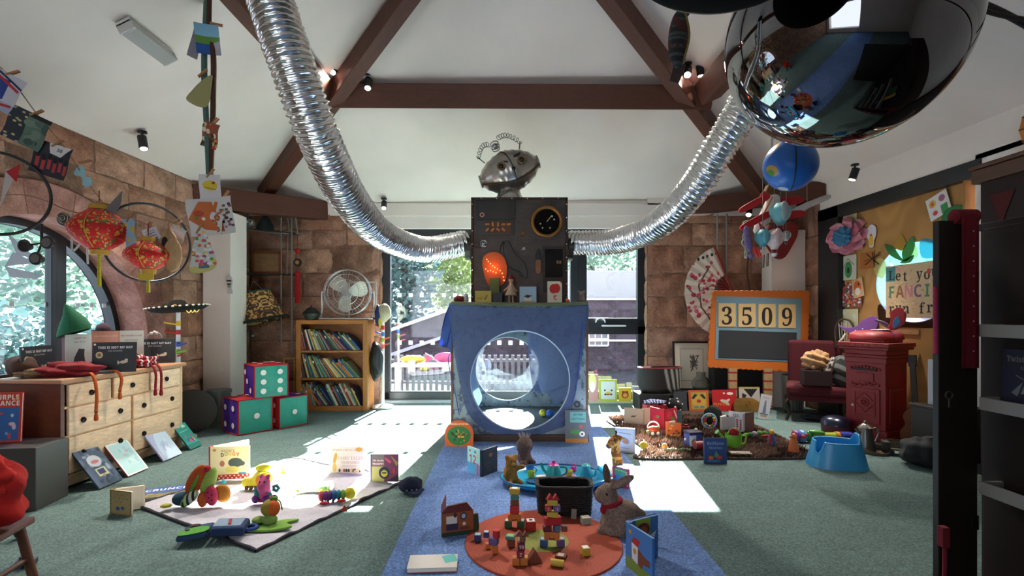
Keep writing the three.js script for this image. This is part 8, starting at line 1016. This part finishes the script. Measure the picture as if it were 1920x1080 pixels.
{ // paper aeroplane and balloons
  const Z = 4.0, u = Z / FOC, o = W(1440, 405, Z), q = (px, py, dz = 0) => [(px - 1440) * u, (405 - py) * u, dz];
  const a = thing('toy_biplane', 'white toy biplane with red wings and orange stripes hanging from the roof', 'toy plane', o); part('fuselage', body([[...q(1450, 375), ...q(1428, 420), .05, .045], [...q(1428, 420), ...q(1420, 432), .045, .03]], 40, .01), M(0xcfc9c2, .5), a); for (const [A, B, C] of [[1384, 392, 1428], [1386, 424, 1432]]) part('wing', ex(spl([[0, 0], [.19, .1], [.2, .06], [.01, -.035]].map(([x, y]) => [x, y])), .012, .003).translate(...q(A, B, .05)), M(0xb5141e, .5), a); part('wing', ex(spl([[0, .02], [.15, .03], [.16, -.01], [.0, -.04]]), .012, .003).translate(...q(1464, 377, .0)), M(0xb5141e, .5), a); part('wing', ex(spl([[0, .02], [.12, .03], [.14, -.005], [.0, -.03]]), .012, .003).translate(...q(1474, 403, .0)), M(0xb5141e, .5), a); part('stripe', [rod(q(1442, 372, .055), q(1424, 405, .055), .006), rod(q(1450, 410, .05), q(1430, 425, .05), .006)], M(0xb8641f, .5), a); part('tail_fin', ex(spl([[0, 0], [.05, .05], [.09, .03], [.06, -.02]]), .01).translate(...q(1424, 368)), M(0xb0161e, .5), a); part('propeller', [el(.012, .06, .008, ...q(1424, 432, .05), 0, 0, .5), sp(.018, ...q(1424, 430, .045))], M(0xa8141c, .5), a); part('cord', rod(q(1445, 375), q(1447, 200), .003), M(0x8a8680, .7), a);
  one('wooden_crate_toy', 'little brown wooden bundle hanging above the biplane', 'toy', [bx(.13, .07, .06, 0, 0, 0, .01, 0, 0, -.4), rod([0, 0, 0], [0, .5, 0], .003)], wood(0x7a5428), W(1449, 360, 4.0)); one('paper_gull', 'long white paper wing hanging behind the biplane', 'paper', [ex(spl([[0, 0], [.3, .13], [.34, .1], [.16, .02], [.05, -.05]]), .005), rod([.15, .06, 0], [.15, 1.3, 0], .002)], M(0xb5b0ac, .8), W(1480, 395, 4.3));
  const bal = (label, px, py, R, c1, c2, bk) => { const b = thing('toy_balloon', label, 'toy balloon', W(px, py, 3.9)); part('envelope', la([[0, R], [R * .5, R * .88], [R * .9, R * .45], [R, .0], [R * .85, -R * .5], [R * .45, -R * 1.0], [R * .35, -R * 1.25], [0, -R * 1.25]], 24), M(c1, .5), b); part('gore', [el(R * .45, R * .95, R * .3, 0, R * .0, R * .75)], M(c2, .5), b); part('line', [rod([-R * .3, -R * 1.25, 0], [-R * .28, -R * 1.7, 0], .002), rod([R * .3, -R * 1.25, 0], [R * .28, -R * 1.7, 0], .002)], M(0x9a9590, .6), b); part('basket', la([[0, -R * 2.05], [R * .25, -R * 2.05], [R * .34, -R * 1.7], [R * .3, -R * 1.7], [0, -R * 2.0]], 16), M(bk, .6), b); part('cord', rod([0, R, 0], [0, R + .4, 0], .002), M(0x8a8680, .7), b); };
  bal('turquoise toy hot-air balloon hanging highest by the biplane', 1463, 398, .078, 0x6fb5bb, 0x9aa8a8, 0x5a2a20); bal('pale pink toy hot-air balloon with a white basket', 1452, 446, .07, 0xd0bcb8, 0xc9a9a8, 0xcfcac4); bal('teal toy hot-air balloon half hidden behind the pink one', 1430, 444, .06, 0x4f93a0, 0x5fa3ac, 0xc9c6c0); bal('small white toy balloon with a dark mouth beside the pink one', 1474, 441, .035, 0xcac6c2, 0x8a8886, 0x4a4846);
  one('lilac_fish_toy', 'lilac and white knitted toy dangling below the biplane', 'toy', [el(.03, .07, .02, 0, 0, 0, 0, 0, .2), sp(.022, .02, -.1, 0), el(.022, .04, .02, -.015, .09, 0)], fabric(0x8a72a8), W(1403, 455, 3.9)); one('red_chilli_toy', 'small bright red and white toy dangling below the biplane', 'toy', [el(.018, .05, .015, 0, 0, 0, 0, 0, .5), el(.01, .04, .012, .02, -.01, .01, 0, 0, .4)], plastic(0xd0281f), W(1417, 472, 3.9)); one('green_paper_chain', 'sage paper chain hanging beside the biplane', 'paper chain', Array.from({ length: 6 }, (_, i) => to(.03, .007, .01 * Math.sin(i * 2), -i * .045, 0, 0, i * .9)), M(0x8d8f78, .8), W(1400, 422, 3.95));
  const h = thing('red_heart', 'large dark red heart hanging before the white boxed pipe', 'heart', W(1460, 450, 6.1)); part('heart', ex(spl([[0, -.22], [.12, -.06], [.18, .1], [.12, .19], [.04, .17], [0, .12], [-.05, .16], [-.13, .15], [-.18, .05], [-.12, -.1]]), .07, .015), M(0x7a1a14, .5), h); part('cord', rod([0, .14, .03], [0, .85, .03], .004), M(0x3a2a22, .7), h);
  one('wind_chime', 'bright chrome tubes of a wind chime below the red heart', 'chime', [rod([0, 0, 0], [-.01, -.16, 0], .014), rod([.05, .02, 0], [.045, -.14, .0], .014), rod([0, 0, 0], [.02, .95, 0], .002)], M(0xc4c4c6, .12, { metal: 1 }), W(1432, 478, 6.18));
}
{ // orange paper parasol at the right edge
  const p = thing('paper_parasol', 'orange oiled-paper parasol with dark ribs hanging on the right', 'parasol', W(1990, 222, 3.0), -1.1); p.rotation.z = 0; const g = new THREE.ConeGeometry(.2, .09, 16, 1, true).rotateX(PI / 2); part('canopy', g, M(0xc9792a, .7, { transmission: .3, thickness: 0 }), p); for (let i = 0; i < 16; i++) { const a = i / 16 * 2 * PI; part('rib', rod([0, 0, .045], [Math.cos(a) * .2, Math.sin(a) * .2, -.044], .004), M(0x3a2414, .6), p); } part('handle', rod([0, 0, .06], [0, 0, -.25], .007), wood(0x6a4a2a), p);
}
// ---------- wardrobe and dark theatre at the right ----------
{
  const dk = wood(0x2b1810, .85), t = thing('puppet_theatre', 'tall dark wooden puppet theatre with a striped roof by the right wall', 'theatre', [3.54, 0, -3.1]); part('front_panel', bx(.03, 2.08, 1.04, -.14, 1.04, 0, .004), dk, t); for (const z of [-.51, .51]) part('side_panel', bx(.26, 2.08, .03, .0, 1.04, z, .004), dk, t); part('cornice', [bx(.32, .1, 1.14, -.02, 2.13, 0, .01), bx(.34, .03, 1.17, -.02, 2.195, 0, .006)], M(0x5a331c, .5, { map: tGrain }), t); for (let i = 0; i < 3; i++) part('pennant', ex(shp([[-.09, 0], [.09, 0], [0, -.22]]), .004).rotateY(PI / 2).translate(-.162, 1.98, -.36 + i * .34), fabric(0x5a1414), t); for (let i = 0; i < 5; i++) part('roof_slat', bx(.02, .02, .1 + i * .09, -.165, 1.68 - i * .05, -.2, .004), M(0x8a6a58, .8), t);
  const w = thing('wardrobe', 'dark wooden book cupboard with its door standing open', 'cupboard', [0, 0, 0]); part('back_board', bx(.03, 1.5, 1.3, 1.99, .75, -1.45, .003), dk, w); part('end_panel', bx(.4, 1.5, .03, 2.2, .75, -2.12, .003), dk, w); part('top_board', bx(.42, .03, 1.34, 2.19, 1.51, -1.46, .004), dk, w);
  const dr = part('door', bx(.16, 1.52, .03, 1.84, .77, -2.08, .004), M(0x22120a, .6, { map: tGrainY }), w); part('door', bx(.86, 1.52, .03, 1.54, .77, -1.0, .004), M(0x22120a, .6, { map: tGrainY }), w); for (const y of [1.2, .3]) part('hinge', bx(.03, .06, .035, 1.905, y, -2.075), M(0x2a2a2a, .4, { metal: .6 }), dr); part('key', [to(.014, .003, 1.79, .82, -2.05), rod([1.79, .806, -2.05], [1.79, .77, -2.05], .003)], M(0x55524c, .4, { metal: .7 }), dr);  // the wide near door is added out of view to shade the ledges
  for (const y of [1.065, .775, .44]) part('ledge', [bx(.085, .012, .62, 1.93, y, -1.71, .002), bx(.012, .05, .62, 1.889, y + .018, -1.71, .002), bx(.085, .05, .012, 1.93, y + .018, -2.016, .002)], M(0x9a968f, .7), w);  // white ledges toned down to grey, dimness put into the colour
  const led = (label, w_, h, z, y, tex, c, rz = 0) => { const b = book(label, w_, h, .014, tex, M(c, .6), { pos: V(1.935, y + .008, z), turn: -PI / 2, lean: .06 }); b.rotation.z = rz; return b; };
  led('yellow spined book leaning on the top ledge of the cupboard', .06, .24, -1.84, 1.065, M(0xc9a52a, .6), 0xb0922a, -.18); led('dark green book on the top ledge of the cupboard', .14, .2, -1.7, 1.065, M(0x2a5a34, .6), 0x244a2c); led('navy fairy tale book with a pale dancing figure on the middle ledge', .2, .23, -1.88, .775, art(112, 128, (x, w__, h) => { fill(x, '#1c1d3a'); ink(x, 'Twisted Tales', 56, 20, 16, '#8a8a74', 'bold', 'serif', 96); ink(x, 'of old', 56, 38, 12, '#74745f', 'bold', 'serif'); poly(x, '#8d9098', [[56, 52], [70, 92], [42, 92]]); disc(x, 56, 50, 6, 7, '#9a9ca0'); poly(x, '#7d8088', [[46, 66], [22, 92], [36, 98]]); poly(x, '#7d8088', [[66, 66], [90, 92], [76, 98]]); line(x, '#7d8088', 2, [[30, 54], [56, 66], [84, 50]]); line(x, '#7d8088', 2, [[52, 92], [50, 120]]); line(x, '#7d8088', 2, [[60, 92], [62, 120]]); }), 0x16172c); led('tall dark green book leaning on the lowest ledge of the cupboard', .2, .26, -1.72, .44, M(0x1d3a22, .6), 0x16301c, .08);
  const rc = thing('red_cloth_drape', 'dark red spotted cloth hanging over the cupboard door', 'cloth', [1.865, 0, -2.055]); const g = new THREE.PlaneGeometry(.085, .62, 12, 12), p = g.attributes.position; for (let i = 0; i < p.count; i++) p.setZ(i, .018 + .012 * Math.sin(p.getX(i) * 130) - .01 * Math.max(0, p.getY(i) - .28)); g.translate(0, 1.24, 0); g.computeVertexNormals(); part('drape', g, fabric(0x7a1020), rc); part('fold', place(cy(.03, .03, .085, 0, 0, 0), 0, 1.545, -.01, 0, 0, PI / 2), fabric(0x8a1424), rc); part('spot', Array.from({ length: 9 }, (_, i) => sp(.003, .0, 1.48 - i * .06, .032)), M(0xc9a0a0, .8), rc);
  one('pink_ribbon', 'bright pink beaded ribbon hanging on the edge of the cupboard door', 'ribbon', [rod([0, 0, 0], [.002, -.26, 0], .008), sp(.009, .002, -.268, 0)], fabric(0xcf3a66), [1.752, 1.26, -2.07]); one('red_strap', 'red strap and brown block by the foot of the cupboard door', 'strap', [tb([[0, .22, 0], [-.01, .12, .01], [-.03, .0, .02]], .008), bx(.03, .08, .03, -.005, .26, 0)], fabric(0x8a1a2c), [1.73, .01, -2.0]);
}


renderer.render(scene, camera);
